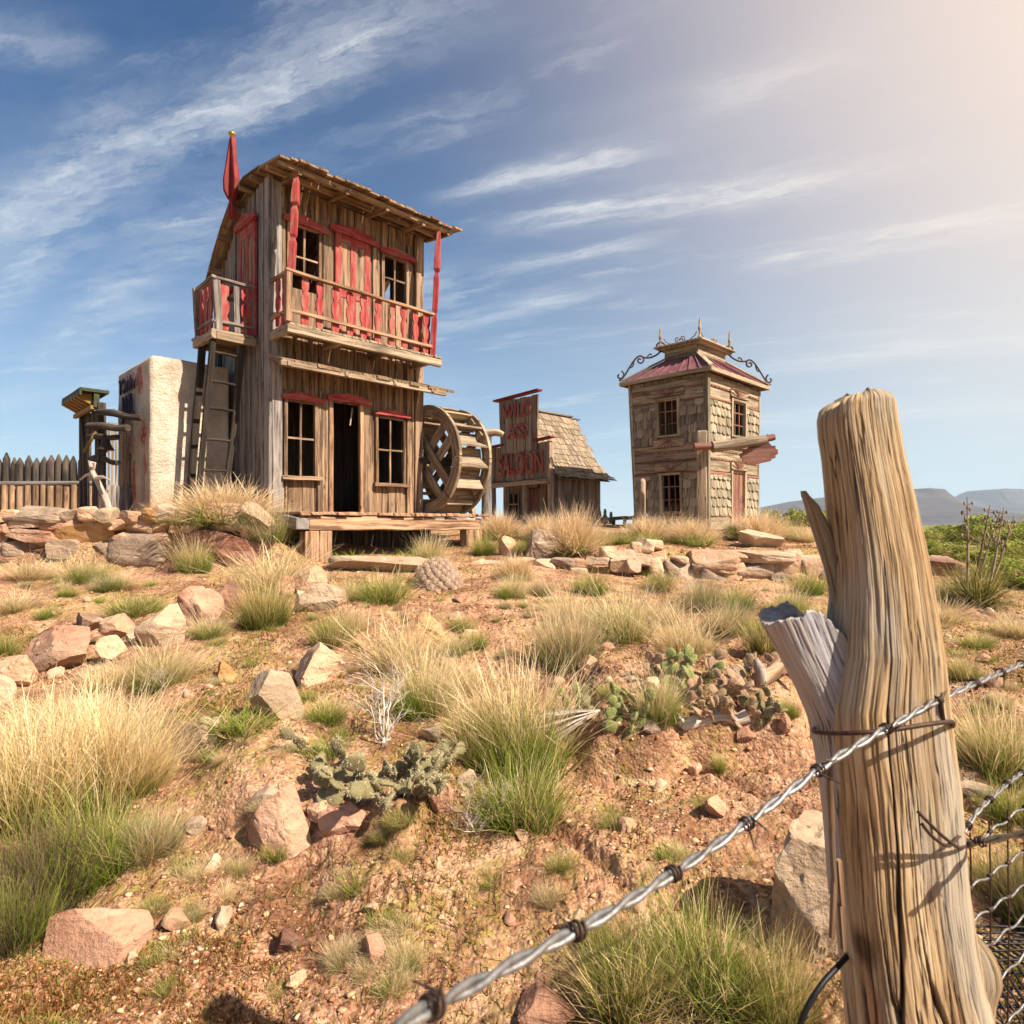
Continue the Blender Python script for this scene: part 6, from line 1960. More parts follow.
tree(783, 508, 26, 44, 24, 'yellow green tree beyond the terrace just right of the tower', 5)
tree(812, 512, 24, 50, 24, 'broad yellow green tree behind the fence splinter', 9)
tree(752, 516, 30, 30, 18, 'small olive tree showing past the tower corner', 13, [lin(96, 104, 56), lin(124, 126, 70)])
tree(842, 516, 28, 40, 20, 'olive tree beyond the terrace hidden partly by the fence post', 17)
for i, (px, pt, w_) in enumerate(((600, 511, 7), (605, 509, 8), (611, 512, 7))):
    Y = 48.0; x = (px - HX) / F * Y; z0 = gz(x, Y)
    root = empty('conifer', (x, Y, z0), ('narrow dark conifer behind the bench, nearest the saloon roof', 'tallest of three far dark conifers behind the bench', 'narrow dark conifer behind the bench, nearest the tower')[i], 'tree', 'far conifers')
    H = P(px, pt, Y).z - z0; W = w_ * Y / F
    cs = [(0, 0, H * (.15 + .8 * k / 9)) for k in range(10)]; rs = [W * .5 * (1 - k / 10.5) for k in range(10)]
    V, Q, C = leaves(1600, cs, rs, .08, [lin(50, 66, 44), lin(70, 84, 54)], 5 + i)
    link_mesh('crown', mesh_np('crown', V, Q, None, M['bush'], False, {'col': C}), root)
    mb = MB(); mb.tube([(0, 0, -.2), (0, 0, H * .9)], [W * .08, W * .02], 6); mb.build('trunk', M['brown'], root)

# ground cover: sparse sprouts and grit, past counting
def cover():
    r = np.random.default_rng(404)
    N = 520000
    Yy = 1.45 * np.exp(r.uniform(0, 1, N) * math.log(9.5 / 1.45)); px = r.uniform(-120, 1144, N)
    X_ = (px - HX) / F * Yy
    m1 = fbm(X_ * 1.1 + 4, Yy * 1.1, 71, 4) + .35 * fbm(X_ * 6, Yy * 6, 72, 3)
    dens = sstep(-.02, .36, m1)
    # thicker in the near corner and round the grasses, thin on the trodden path
    py = HY + (CZ - terrain(X_, Yy, False)) / Yy * F
    nearl = sstep(820, 960, py) * (1 - sstep(360, 560, px)) * .75
    slope = (1 - sstep(640, 760, px)) * sstep(660, 720, py) * (1 - sstep(800, 860, py)) * .4
    right = sstep(890, 960, px) * .25
    keep = r.uniform(0, 1, N) < np.clip(dens * (.62 - .42 * sstep(430, 560, px) * sstep(690, 760, py)) + nearl * (.25 + dens * 1.3) + slope * (.15 + dens) + right * .6 + .015, 0, 1) * .85
    X_, Yy, px, py = X_[keep], Yy[keep], px[keep], py[keep]
    N = len(X_)
    Z_ = terrain(X_, Yy)
    red = (r.uniform(0, 1, N) < np.clip(sstep(820, 940, py) * (1 - sstep(420, 700, px)) * .6, 0.06, 1)) & (vnoise(X_ * 5, Yy * 5, 88) > -.12)
    seg = 3
    L = r.uniform(.012, .048, N) * (.6 + .7 * sstep(-.2, .3, vnoise(X_ * 3, Yy * 3, 90))) * (1 + .04 * Yy)
    flat = r.uniform(0, 1, N) < .28
    a = r.uniform(0, 6.28, N); le = np.radians(np.where(flat, r.uniform(80, 90, N), r.uniform(5, 60, N))); L = np.where(flat, L * 1.8, L)
    D = np.stack([np.cos(a) * np.sin(le), np.sin(a) * np.sin(le), np.cos(le)], 1)
    sa_ = r.uniform(0, 6.28, N); S = np.stack([np.cos(sa_), np.sin(sa_), np.zeros(N)], 1)
    wv_ = r.uniform(.0015, .0036, N) * (.6 + .22 * Yy)
    P0 = np.stack([X_, Yy, Z_ - .003], 1)
    V = []; C = []
    g0, g1 = np.array(lin(86, 88, 34)), np.array(lin(160, 156, 70)); r0, r1 = np.array(lin(96, 56, 34)), np.array(lin(158, 104, 58)); s0, s1 = np.array(lin(132, 100, 58)), np.array(lin(196, 160, 104))
    dry = r.uniform(0, 1, N) < .5
    red &= ~flat; dry |= flat
    c0 = np.where(red[:, None], r0, np.where(dry[:, None], s0, g0)); c1 = np.where(red[:, None], r1, np.where(dry[:, None], s1, g1))
    br = r.uniform(.75, 1.25, N)[:, None]
    for t in (0, .5, 1):
        p = P0 + D * (L * t)[:, None] + np.stack([np.zeros(N), np.zeros(N), -.3 * L * t * t], 1)
        ww_ = wv_ * (1 - t * .8)
        V.append(np.stack([p - S * ww_[:, None], p + S * ww_[:, None]], 1)); C.append(np.repeat(((c0 * (1 - t) + c1 * t) * br)[:, None, :], 2, 1))
    V = np.stack(V, 1).reshape(-1, 3); C = np.stack(C, 1).reshape(-1, 3)
    b0_ = (np.arange(N) * 6)[:, None]
    Q = np.concatenate([np.concatenate([b0_, b0_ + 1, b0_ + 3, b0_ + 2], 1), np.concatenate([b0_ + 2, b0_ + 3, b0_ + 5, b0_ + 4], 1)], 0)
    tag(link_mesh('grass', mesh_np('grass', V, Q, None, M['leaf'], False, {'col': C})), 'sparse red and yellow green sprouts dotted over the soil', 'ground cover', kind='stuff')


cover()


def gravel():
    r = np.random.default_rng(505)
    N = 42000
    Yy = 1.35 * np.exp(r.uniform(0, 1, N) ** 1.15 * math.log(9.0 / 1.35)); px = r.uniform(-120, 1144, N)
    X_ = (px - HX) / F * Yy
    keep = r.uniform(0, 1, N) < .35 + .65 * sstep(-.15, .25, vnoise(X_ * 1.7, Yy * 1.7, 33))
    X_, Yy = X_[keep], Yy[keep]; N = len(X_)
    s = .0020 * np.exp(np.abs(r.normal(0, .75, N))) * (.75 + .22 * Yy)
    s = np.minimum(s, .014 * (.6 + .2 * Yy))
    base = np.array([[1, 0, 0], [-.5, .87, 0], [-.5, -.87, 0], [.4, .5, .8], [-.7, 0, .7], [.3, -.6, .75], [0, 0, -1]], float)
    tri = np.array([[0, 1, 3], [1, 4, 3], [1, 2, 4], [2, 5, 4], [2, 0, 5], [0, 3, 5], [3, 4, 5], [0, 6, 1], [1, 6, 2], [2, 6, 0]])
    a = r.uniform(0, 6.28, N); ca_, sa_ = np.cos(a), np.sin(a)
    B = base[None] + r.normal(0, .2, (N, 7, 3))
    B *= np.stack([r.uniform(.7, 1.3, N), r.uniform(.7, 1.3, N), r.uniform(.4, .85, N)], 1)[:, None, :] * s[:, None, None]
    Xr = B[..., 0] * ca_[:, None] - B[..., 1] * sa_[:, None]; Yr = B[..., 0] * sa_[:, None] + B[..., 1] * ca_[:, None]
    Z_ = terrain(X_, Yy)
    V = np.stack([Xr + X_[:, None], Yr + Yy[:, None], B[..., 2] + Z_[:, None] + s[:, None] * .15], -1).reshape(-1, 3)
    T_ = (tri[None] + (np.arange(N) * 7)[:, None, None]).reshape(-1, 3)
    pal = np.array([lin(160, 110, 78), lin(182, 132, 98), lin(198, 154, 118), lin(140, 90, 62), lin(206, 170, 136), lin(120, 80, 58)])
    C = np.repeat(pal[r.integers(0, 6, N)] * r.uniform(.8, 1.15, N)[:, None], 7, 0)
    m, n, b = mat_new('loose_grit')
    n.put(b.inputs['Base Color'], n.attr('col').outputs['Color']); b.inputs['Roughness'].default_value = .95
    tag(link_mesh('gravel', mesh_np('gravel', V, None, T_, m, False, {'col': C})), 'loose red brown grit and chips over the soil', 'gravel', kind='stuff')


gravel()

# ================================================================== CACTI
def pad_mat(name, c0, c1):
    m, n, b = mat_new(name)
    tc = n.new('ShaderNodeTexCoord').outputs['Object']
    oi = n.new('ShaderNodeObjectInfo').outputs['Random']
    nz = n.noise(tc, 14, 4, .6)
    c = n.mix(n.m('ADD', n.m('MULTIPLY', nz, .6), n.m('MULTIPLY', oi, .4)), c0, c1)
    sp_ = n.voro(tc, 48, rand=.5)
    dot = n.maprange(sp_, .14, .26, 1, 0)
    c = n.mix(n.m('MULTIPLY', dot, .75), c, lin(214, 190, 150))
    n.put(b.inputs['Base Color'], c); b.inputs['Roughness'].default_value = .7
    n.put(b.inputs['Normal'], n.bump(n.m('ADD', n.m('MULTIPLY', dot, .6), nz), .5, .008))
    return m


M['pad'] = pad_mat('tan_green_pads', lin(92, 88, 56), lin(146, 134, 96))
M['padg'] = pad_mat('green_pads', lin(98, 112, 50), lin(152, 154, 92))
M['padp'] = pad_mat('purple_tinted_pads', lin(122, 108, 66), lin(176, 134, 118))


M['spine'] = plain_mat('cactus_spines', lin(216, 200, 168), .7, 0, .1, 20)


def pad_mesh(seed):
    r = np.random.default_rng(seed)
    V = ICO3_V.copy()
    V[:, 2] = V[:, 2] * .5 + .5
    wz = np.interp(V[:, 2], [0, .15, .6, .9, 1], [.55, .72, 1.05, .95, .8])
    V[:, 0] *= .40 * wz; V[:, 1] *= .16 * (1 - .15 * V[:, 2])
    V[:, 1] += .07 * np.sin(V[:, 2] * 2.2 + r.uniform(0, 3)) + V[:, 0] * V[:, 0] * r.uniform(-.4, .4)
    V[:, :2] += n3(V, 3, seed, 2)[:, None] * .03
    Ns = 90; pk = V[r.integers(0, len(V), Ns)]; cc = np.array([0, pk[:, 1].mean(), .5]); d_ = (pk - cc) * np.array([.5, 3.0, .5]) + r.normal(0, .22, (Ns, 3)); d_ /= np.linalg.norm(d_, axis=1)[:, None]
    sd_ = np.cross(d_, r.normal(size=(Ns, 3))); sd_ /= np.linalg.norm(sd_, axis=1)[:, None]; e_ = pk + d_ * .16
    n0 = len(V); V = np.concatenate([V, np.stack([pk - sd_ * .009, pk + sd_ * .009, e_], 1).reshape(-1, 3)])
    Tn = np.concatenate([ICO3_T, (np.arange(Ns * 3) + n0).reshape(-1, 3)])
    me = mesh_np('pad', V, None, Tn, None, True)
    mi = np.zeros(len(Tn), np.int32); mi[len(ICO3_T):] = 1; me['spine_from'] = len(ICO3_T)
    return me
    return me


PADS = {}
def pad_for(mat, i):
    if (mat, i) not in PADS:
        me = pad_mesh(i * 7 + 3); me.materials.append(M[mat]); me.materials.append(M['spine']); k_ = int(me['spine_from'])
        for p_ in me.polygons[k_:]: p_.material_index = 1
        PADS[(mat, i)] = me
    return PADS[(mat, i)]


def prickly(px, py, spec, size, mat, label, seed, chain=2, lie=.6, odd=None):
    """a clump of flat pads; spec = (dx, dy) root spots in picture steps on the ground"""
    random.seed(seed)
    g = ground_at(px, py)
    root = empty('prickly_pear', g, label, 'cactus')
    cnt = 0
    def put(base, d, side, s, k, m_):
        nonlocal cnt
        if cnt >= 95: return
        cnt += 1
        o = link_mesh('pad', pad_for(m_, cnt % 5), root)
        z = d.normalized(); x = (side - z * side.dot(z)).normalized(); y = z.cross(x)
        o.matrix_local = Matrix.Translation(base) @ Matrix((x, y, z)).transposed().to_4x4() @ Matrix.Scale(s, 4)
        if k > 0:
            for j in range(random.choice((1, 1, 2, 2) if k > 1 else (0, 1, 1, 2))):
                t = random.uniform(-.7, .7)
                b2 = base + z * s * (.95 - .12 * abs(t)) + x * s * .30 * t
                d2 = (z + x * t * .9 + Vector((random.gauss(0, .35), random.gauss(0, .35), random.gauss(.12, .25)))).normalized()
                put(b2, d2, (x + y * random.gauss(0, .6)), s * random.uniform(.72, 1.0), k - 1, m_)
    for (dx_, dy_) in spec:
        gp = ground_at(px + dx_, py + dy_)
        a = random.uniform(0, 6.28)
        d = Vector((math.cos(a) * lie, math.sin(a) * lie, random.uniform(.35, 1)))
        m_ = mat if random.random() > .2 or not odd else odd
        put(gp - g - Vector((0, 0, .02)), d, Vector((random.gauss(0, 1), random.gauss(0, 1), .1)), size * random.uniform(.8, 1.15), chain, m_)


prickly(372, 800, [(-62, 8), (-40, 0), (-22, -10), (-30, 4), (0, -6), (-6, 6), (22, -8), (34, -2), (50, -14), (62, -8), (-60, -52), (-44, -48), (-28, -40), (36, -22), (20, -30), (54, -26), (70, -12), (-50, -20), (-10, -26), (-8, 0), (44, -34), (60, -34), (28, -14), (12, 2), (-54, 2), (-16, -2), (40, -10)], .104, 'pad', 'sprawling tan prickly pear in front of the white dead shrub', 31, 2, .9)
prickly(606, 722, [(-34, -4), (-22, -10), (-10, -4), (4, -8), (14, 0), (20, 10), (8, 12), (-4, 10), (28, 4), (-28, 6), (34, -10)], .078, 'padg', 'green prickly pear on the bank beside the dry root fan', 33, 2, .5, 'pad')
prickly(722, 716, [(-20, -2), (-10, 2), (0, 4), (10, 2), (20, 6), (30, 8), (-30, -8), (-16, -12), (-4, -10), (8, -10), (22, -8), (36, 0), (44, 6), (-4, -20), (10, -22), (30, -16), (52, 4)], .078, 'padp', 'dense purple tinted prickly pear over the log on the bank', 37, 2, .5, 'pad')
prickly(694, 686, [(-24, -4), (-14, -8), (-4, -6), (6, -2), (-10, 2), (-34, 0), (12, -10), (-20, 4), (2, 4)], .078, 'padg', 'upright green prickly pear behind the bank log', 41, 2, .45, 'padp')
prickly(758, 676, [(-16, 0), (-6, -3), (4, 0), (12, -4), (-10, -8)], .075, 'padp', 'small prickly pear against the driftwood stump behind the post stub', 43, 1, .5)


def cushion(px, py, w_, h_, label):
    g = ground_at(px, py); k = g.y / F; W = w_ * k; H = h_ * k
    V, T_ = [], []; n_ = 0
    pts = []
    for i in range(95):
        z = (i + .5) / 95; r_ = math.sqrt(1 - z * z); a = i * 2.39996
        pts.append((r_ * math.cos(a), r_ * math.sin(a), z))
    for i, p in enumerate(pts):
        s = .175 * random.uniform(.8, 1.15)
        v = ICO3_V * s * np.array([1, 1, 1]); v = v * (1 + .10 * n3(ICO3_V, 4, i, 2))[:, None] + np.array(p) * .89
        V.append(v); T_.append(ICO3_T + n_); n_ += len(v)
    v = ICO3_V * .84; V.append(v); T_.append(ICO3_T + n_)
    V = np.concatenate(V) * np.array([W / 2, W / 2, H])
    o = link_mesh('cushion_cactus', mesh_np('cushion_cactus', V, None, np.concatenate(T_), pad_mat('cushion_heads', lin(104, 84, 72), lin(178, 152, 132)), True))
    # short pale spines radiating from every head
    r = np.random.default_rng(7); Ns = 2600
    pk = np.array(pts)[r.integers(0, 95, Ns)]; d_ = r.normal(size=(Ns, 3)) * .75 + pk; d_ /= np.linalg.norm(d_, axis=1)[:, None]
    b0_ = pk * .89 + d_ * .165; e_ = b0_ + d_ * .10; sd_ = np.cross(d_, r.normal(size=(Ns, 3))); sd_ /= np.linalg.norm(sd_, axis=1)[:, None]
    sc_ = np.array([W / 2, W / 2, H])
    Vs = np.stack([b0_ - sd_ * .010, b0_ + sd_ * .010, e_ + sd_ * .003, e_ - sd_ * .003], 1).reshape(-1, 3) * sc_
    link_mesh('spines', mesh_np('spines', Vs, np.arange(Ns * 4).reshape(-1, 4), None, M['leaf'], False, {'col': np.repeat(np.array(lin(214, 190, 160))[None], Ns * 4, 0)}), o)
    o.location = (g.x * 1.02, g.y + W * .3, gz(g.x, g.y + W * .3) - .03)
    tag(o, label, 'cactus')


cushion(437, 590, 50, 32, 'grey pink knobbly cushion cactus on the terrace edge below the porch')
cushion(771, 541, 16, 12, 'small tan cushion cactus beside the pale tilted slab')

# ================================================================== DEAD SHRUBS, LOGS, YUCCA
def dead_shrub(px, py, h_, label, seed, n_=6, spread=.5, thick=.012, depth=3, fork=3, mat='twig'):
    g = ground_at(px, py); k = g.y / F
    mb = twigs(n_, 1.0, spread, seed, thick, depth, None, fork)
    zs = max(v[2] for v in mb.v); s = h_ * k / zs
    mb.v = [(v[0] * s, v[1] * s, v[2] * s) for v in mb.v]
    o = mb.build('dead_shrub', M[mat], None, fix=False); o.location = (g.x, g.y, g.z)
    tag(o, label, 'shrub')


dead_shrub(384, 742, 108, 'white leafless dead shrub rising above the sprawling prickly pear', 3, 8, .45, .010, 3, 3)
dead_shrub(476, 832, 66, 'low tangle of white dead twigs before the biggest plumed bush', 4, 9, 1.1, .010, 3, 3)
dead_shrub(165, 690, 44, 'thin dry twigs in grass before the rock row', 6, 6, .8, .008, 3, 3)
dead_shrub(965, 600, 40, 'grey dry twigs at the yucca foot', 8, 8, 1.0, .010, 3, 3)
dead_shrub(960, 788, 26, 'flattened grey twigs beside the flat grey stone', 9, 8, 1.2, .012, 3, 3)
random.seed(9)


def log_(px0, py0, px1, py1, r0, r1, label, name='log', lift=.5, mat='drift', bend=.03):
    a = ground_at(px0, py0); b_ = ground_at(px1, py1)
    o = empty(name, a, label, 'log')
    mb = MB(); pts = []
    for i in range(9):
        t = i / 8; q = a.lerp(b_, t); q.z = gz(q.x, q.y) + (r0 + (r1 - r0) * t) * lift
        pts.append(q - a + Vector((0, math.sin(t * 3) * bend, math.sin(t * 5) * bend * .4)))
    mb.tube(pts, [(r0 + (r1 - r0) * i / 8) * random.uniform(.88, 1.1) for i in range(9)], 12, .10)
    mb.build('trunk', M[mat], o)
    return o


log_(664, 716, 748, 722, .028, .036, 'split bleached log lying along the top of the bank', lift=.9)
st_ = log_(758, 690, 846, 664, .04, .06, 'orange brown driftwood stump behind the fence post stub', 'driftwood', .8, 'porch')
mb = MB()
mb.tube([(.02, 0, .04), (.0, -.03, .10), (-.02, -.02, .15)], [.03, .026, .012], 8, .1); mb.build('root', M['drift'], st_); mb = MB(); mb.tube([(.3, .05, .08), (.36, .05, .20), (.42, .05, .26)], [.03, .022, .008], 8, .1)
mb.build('root', M['drift'], st_)
# fan of dry roots by the small bank cactus
g = ground_at(600, 720); rf_ = empty('dry_root_fan', g, 'fan of dry fibrous roots beside the green bank cactus', 'roots')
mb = MB()
for i in range(34):
    a = random.uniform(-.5, .35); L = random.uniform(.2, .34)
    e = Vector((-L * math.cos(a), -.05 + random.gauss(0, .03), -.04 + L * math.sin(a) * .6))
    mb.tube([Vector((0, 0, .05)), e * .5 + Vector((0, 0, .045)), e + Vector((0, 0, .03))], [.005, .004, .0015], 4)
mb.build('fibres', M['drift'], rf_, fix=False)

# yucca with dead flower stalks
def yucca(px, py, w_, h_, label):
    g = ground_at(px, py); k = g.y / F
    root = empty('yucca', (g.x, g.y + .15, g.z), label, 'yucca')
    V, Q, C = blades(620, .12, 5, 88, .75, 1.0, .030, .04, lin(84, 88, 46), lin(122, 120, 62), lin(172, 158, 96), 77, dome=1)
    V2, Q2, C2 = blades(240, .2, 60, 100, .7, 1.0, .022, .10, lin(150, 124, 88), lin(190, 166, 126), lin(206, 186, 150), 78, dome=1)
    V, Q, C = join_np((V, Q, C), (V2, Q2, C2))
    V = V * np.array([w_ * k * .52, w_ * k * .52, h_ * k])
    link_mesh('leaves', mesh_np('leaves', V, Q, None, M['bush'], False, {'col': C}), root)
    for (bx_, ptop, tx, Yo) in ((-19, 497, -21, 0), (0, 505, 2, .1), (10, 507, 16, -.05), (24, 516, 26, .05), (14, 512, 12, .2)):
        b0_ = Vector((bx_ * k * .5, Yo, 0)); top = P(px + tx, ptop, g.y + .15 + Yo) - root.location
        mb = MB(); mid_ = b0_.lerp(top, .5) + Vector((.01, 0, 0))
        mb.tube([b0_, mid_, top], [.013, .011, .004], 6); s_o = mb.build('stalk', M['pale'], root)
        for t in (.62, .66, .70, .80, .84, .88, .93):
            mb = MB(); c = b0_.lerp(top, t)
            for j in range(2):
                a = random.uniform(0, 6.28); e = c + Vector((math.cos(a) * .045, math.sin(a) * .035, random.uniform(-.01, .03)))
                mb.tube([c, c.lerp(e, .6), e], .004, 4)
                mb.tube([e - Vector((0, 0, .018)), e, e + Vector((0, 0, .018))], [.004, .012, .005], 6)
            mb.build('seed_head', M['shake'], s_o)


yucca(988, 610, 96, 66, 'spiky yucca with tall dead flower stalks at the green field edge')
# ================================================================== THE NEAR FENCE POST
random.seed(2)
PY = .90
base_p = P(905, 1024, PY); zb0 = gz(base_p.x, PY)
post = empty('fence_post', (base_p.x, PY, zb0), 'big weathered cedar fence post with split side stub and leaning splinter', 'fence post')
pl_ = post.location.copy()


def outline(rows, Y, thick, nz, na, seed, groove=1.0, topfn=None, facing=0.0, e=3.2, jag=6.0):
    """tree-like solid: rows of (py, left px, right px); thickness in metres across the view"""
    rows = sorted(rows, key=lambda r_: -r_[0])
    pys = np.linspace(rows[0][0], rows[-1][0], nz)
    ys = [r_[0] for r_ in rows][::-1]
    Lp = np.interp(pys, ys, [r_[1] for r_ in rows][::-1]); Rp = np.interp(pys, ys, [r_[2] for r_ in rows][::-1])
    an = np.linspace(0, 2 * np.pi, na, endpoint=False)
    PYS, AN = np.meshgrid(pys, an, indexing='ij')
    Lm = np.interp(PYS, ys, [r_[1] for r_ in rows][::-1]); Rm = np.interp(PYS, ys, [r_[2] for r_ in rows][::-1])
    cx = (Lm + Rm) / 2; hw = (Rm - Lm) / 2
    cs, sn = np.cos(AN), np.sin(AN)
    rad = (np.abs(cs) ** e + np.abs(sn) ** e) ** (-1 / e)
    k = Y / F
    arc = AN / (2 * np.pi)
    # deep drying cracks and ridges running along the grain
    zz = -(PYS) * k
    wob = .004 * vnoise(zz * 5, arc * 0 + 2.2, seed) + .004 * vnoise(zz * 17, arc * 0, seed + 1)
    aa = arc + wob
    g1 = np.abs(vnoise(aa * 34, zz * 1.1, seed + 2)); g2 = np.abs(vnoise(aa * 110, zz * 4, seed + 3)); g3 = vnoise(aa * 9, zz * 1.5, seed + 4)
    g4 = vnoise(aa * 46, zz * 9, seed + 6) + .6 * vnoise(aa * 120, zz * 30, seed + 7)
    crack = np.clip(.032 - g1, 0, .032) / .032 * sstep(-.12, .1, vnoise(aa * 13, zz * 3.2, seed + 9))
    dr = (.028 * g3 * .6 - .13 * crack - .030 * np.clip(.10 - g2, 0, .10) / .10 + .016 * g4) * groove
    rad = rad * (1 + dr)
    tf = np.clip(hw * k / .07, .2, 1.0)
    Xp = (cx + hw * rad * cs - HX) * k
    Yp = Y + thick / 2 * tf * rad * sn + facing * hw * rad * cs * k
    wt = np.clip((pys[-1] + 90 - PYS) / 90, 0, 1) ** 1.2
    if topfn is not None:
        drop = topfn(cs) + jag * (vnoise(arc * 26, arc * 0 + .5, seed + 21) + .7 * vnoise(arc * 70, arc * 0, seed + 22))
        PYS = PYS + wt * drop
    Zp = CZ + (HY - PYS) * k
    V = np.stack([Xp, Yp, Zp], -1).reshape(-1, 3) - np.array(pl_)
    i = (np.arange(nz - 1)[:, None] * na + np.arange(na)[None, :]); j = (np.arange(nz - 1)[:, None] * na + (np.arange(na)[None, :] + 1) % na)
    Q = np.stack([i, j, j + na, i + na], -1).reshape(-1, 4)
    n0 = len(V)
    top = V.reshape(nz, na, 3)[-1]; c = top.mean(0)
    V = np.vstack([V, c[None]])
    Tt = np.stack([(nz - 1) * na + np.arange(na), (nz - 1) * na + (np.arange(na) + 1) % na, np.full(na, n0)], 1)
    W = np.stack([zz + seed, np.sin(AN) * .05 + arc * 2 * np.pi * .075, np.full_like(AN, .37)], -1).reshape(-1, 3)
    W = np.vstack([W, W[-1:]])
    CR = np.concatenate([(crack + .5 * np.clip(.10 - g2, 0, .1) / .1 * .6).ravel(), [0]])
    return V, Q, Tt, W, CR


def post_mat(name, warm=1.0, cold=0.0):
    m, n, b = mat_new(name)
    w_ = n.attr('wc').outputs['Vector']; x, y, z = n.sep(w_)
    cr = n.attr('crack').outputs['Fac']
    wv_ = n.noise(n.comb(n.m('MULTIPLY', x, 3.0), n.m('MULTIPLY', y, 4.0), 0.0), 1.0, 3, .5)
    yy = n.m('ADD', y, n.m('MULTIPLY', n.m('SUBTRACT', wv_, .5), .022))
    g1 = n.noise(n.comb(n.m('MULTIPLY', x, 2.6), n.m('MULTIPLY', yy, 70.0), 1.0), 1.0, 6, .65, .4)
    g2 = n.noise(n.comb(n.m('MULTIPLY', x, 9.0), n.m('MULTIPLY', yy, 300.0), 4.0), 1.0, 4, .65)
    bl_ = n.noise(n.comb(n.m('MULTIPLY', x, 2.5), n.m('MULTIPLY', yy, 12.0), 7.0), 1.0, 4, .6)
    g = n.m('ADD', n.m('MULTIPLY', g1, .6), n.m('MULTIPLY', g2, .4))
    c = n.ramp(g, [(.30, lin(58, 46, 36)), (.42, lin(128, 104, 76)), (.52, lin(174, 146, 108)), (.68, lin(208, 189, 156))])
    c = n.mix(n.maprange(bl_, .45, .60, 0, .7), c, lin(160, 152, 138) if not cold else lin(170, 170, 176))
    c = n.mix(n.maprange(bl_, .40, .30, 0, .6), c, lin(130, 92, 58))
    if cold: c = n.mix(cold, c, lin(164, 164, 170))
    st_ = n.noise(n.comb(n.m('MULTIPLY', x, 1.3), n.m('MULTIPLY', yy, 26.0), 12.0), 1.0, 2, .5)
    c = n.mix(n.maprange(st_, .66, .72, 0, .7), c, lin(184, 112, 48))
    vo = n.voro(n.comb(n.m('MULTIPLY', x, 4.0), n.m('MULTIPLY', yy, 12.0), 3.0), 1.0)
    kn = n.maprange(vo, .05, .13, 1, 0)
    ln = n.noise(n.comb(n.m('MULTIPLY', x, 1.4), n.m('MULTIPLY', yy, 34.0), 22.0), 1.0, 4, .6, .3)
    ln = n.maprange(n.m('ABSOLUTE', n.m('SUBTRACT', ln, .5)), .0, .014, 1, 0)
    ln = n.m('MULTIPLY', ln, n.maprange(n.noise(n.comb(n.m('MULTIPLY', x, 4.0), n.m('MULTIPLY', yy, 20.0), 31.0), 1.0, 2, .5), .42, .56))
    c = n.mix(n.m('MULTIPLY', ln, .85), c, lin(52, 36, 24))
    c = n.mix(n.m('MULTIPLY', kn, .8), c, lin(58, 40, 28))
    c = n.mix(n.m('MULTIPLY', cr, .95, clamp=True), c, lin(34, 24, 17))
    n.put(b.inputs['Base Color'], c); b.inputs['Roughness'].default_value = .8
    n.put(b.inputs['Normal'], n.bump(n.m('SUBTRACT', n.m('ADD', g, n.m('MULTIPLY', bl_, .5)), n.m('ADD', n.m('MULTIPLY', kn, .6), n.m('MULTIPLY', ln, .7))), .9, .006))
    return m


M['post'] = post_mat('weathered_cedar'); M['stub'] = post_mat('bleached_split_cedar', 1, .45)


def solid(name, mat, parent, *a, **k):
    V, Q, Tt, W, CR = outline(*a, **k)
    o = link_mesh(name, mesh_np(name, V, Q, Tt, M[mat], True, {'wc': W, 'crack': CR}), parent)
    return o


zbot = HY + (CZ - zb0 + .12) / PY * F
body = [(zbot, 862, 1000), (1100, 856, 998), (1024, 851, 988), (975, 846, 975), (920, 841, 965), (880, 837, 959), (830, 833, 955), (780, 829, 950), (740, 824, 944), (700, 822, 939), (650, 832, 932), (600, 836, 925), (560, 836, 919),
        (500, 831, 907), (460, 827, 898), (430, 823, 893), (412, 822, 890), (400, 824, 889), (394, 830, 884), (391, 838, 878)]
b_o = solid('trunk', 'post', post, body, PY, .135, 460, 640, 3, facing=.12, topfn=lambda c_: np.where(c_ < .2, (c_ - .2) ** 2 * 11, (c_ - .2) ** 2 * 24))
stub = [(900, 834, 880), (820, 829, 885), (760, 822, 885), (720, 814, 880), (680, 797, 866), (650, 783, 852), (632, 775, 846), (618, 769, 842), (606, 764, 838), (605, 766, 836)]
solid('stub', 'stub', post, stub, PY + .004, .115, 200, 260, 19, groove=1.1, e=5.0, topfn=lambda c_: np.where(c_ < 0, (-c_) ** 1.5 * 20, c_ ** 1.2 * 38), jag=7)
spl = [(760, 836, 880), (700, 832, 876), (640, 838, 866), (600, 832, 852), (570, 825, 843), (545, 817, 838), (520, 809, 826), (505, 805, 818), (496, 802, 809), (491, 801.5, 805)]
solid('splinter', 'post', post, spl, PY + .01, .06, 160, 110, 29, groove=1.6)
knob = [(zbot, 950, 1000), (1024, 950, 990), (1000, 955, 992), (980, 955, 998), (965, 955, 996), (950, 955, 990), (938, 954, 980), (926, 952, 970), (916, 950, 964)]
solid('burl', 'post', post, knob, PY - .01, .10, 120, 110, 39, groove=1.3)
# thin peeling slivers on the left edge
mb = MB()
for (pts, w_) in ((((829, 760), (832, 830), (834, 880), (831, 938)), .005), (((838, 860), (842, 905), (845, 950)), .006)):
    q = [P(x, y, PY - .06) - pl_ for x, y in pts]
    for a, c in zip(q, q[1:]): mb.board(a, c, (1, 0, 0), w_, (0, 1, 0), .008, .001, 1, w_ * .8)
mb.build('sliver', M['front'], post)

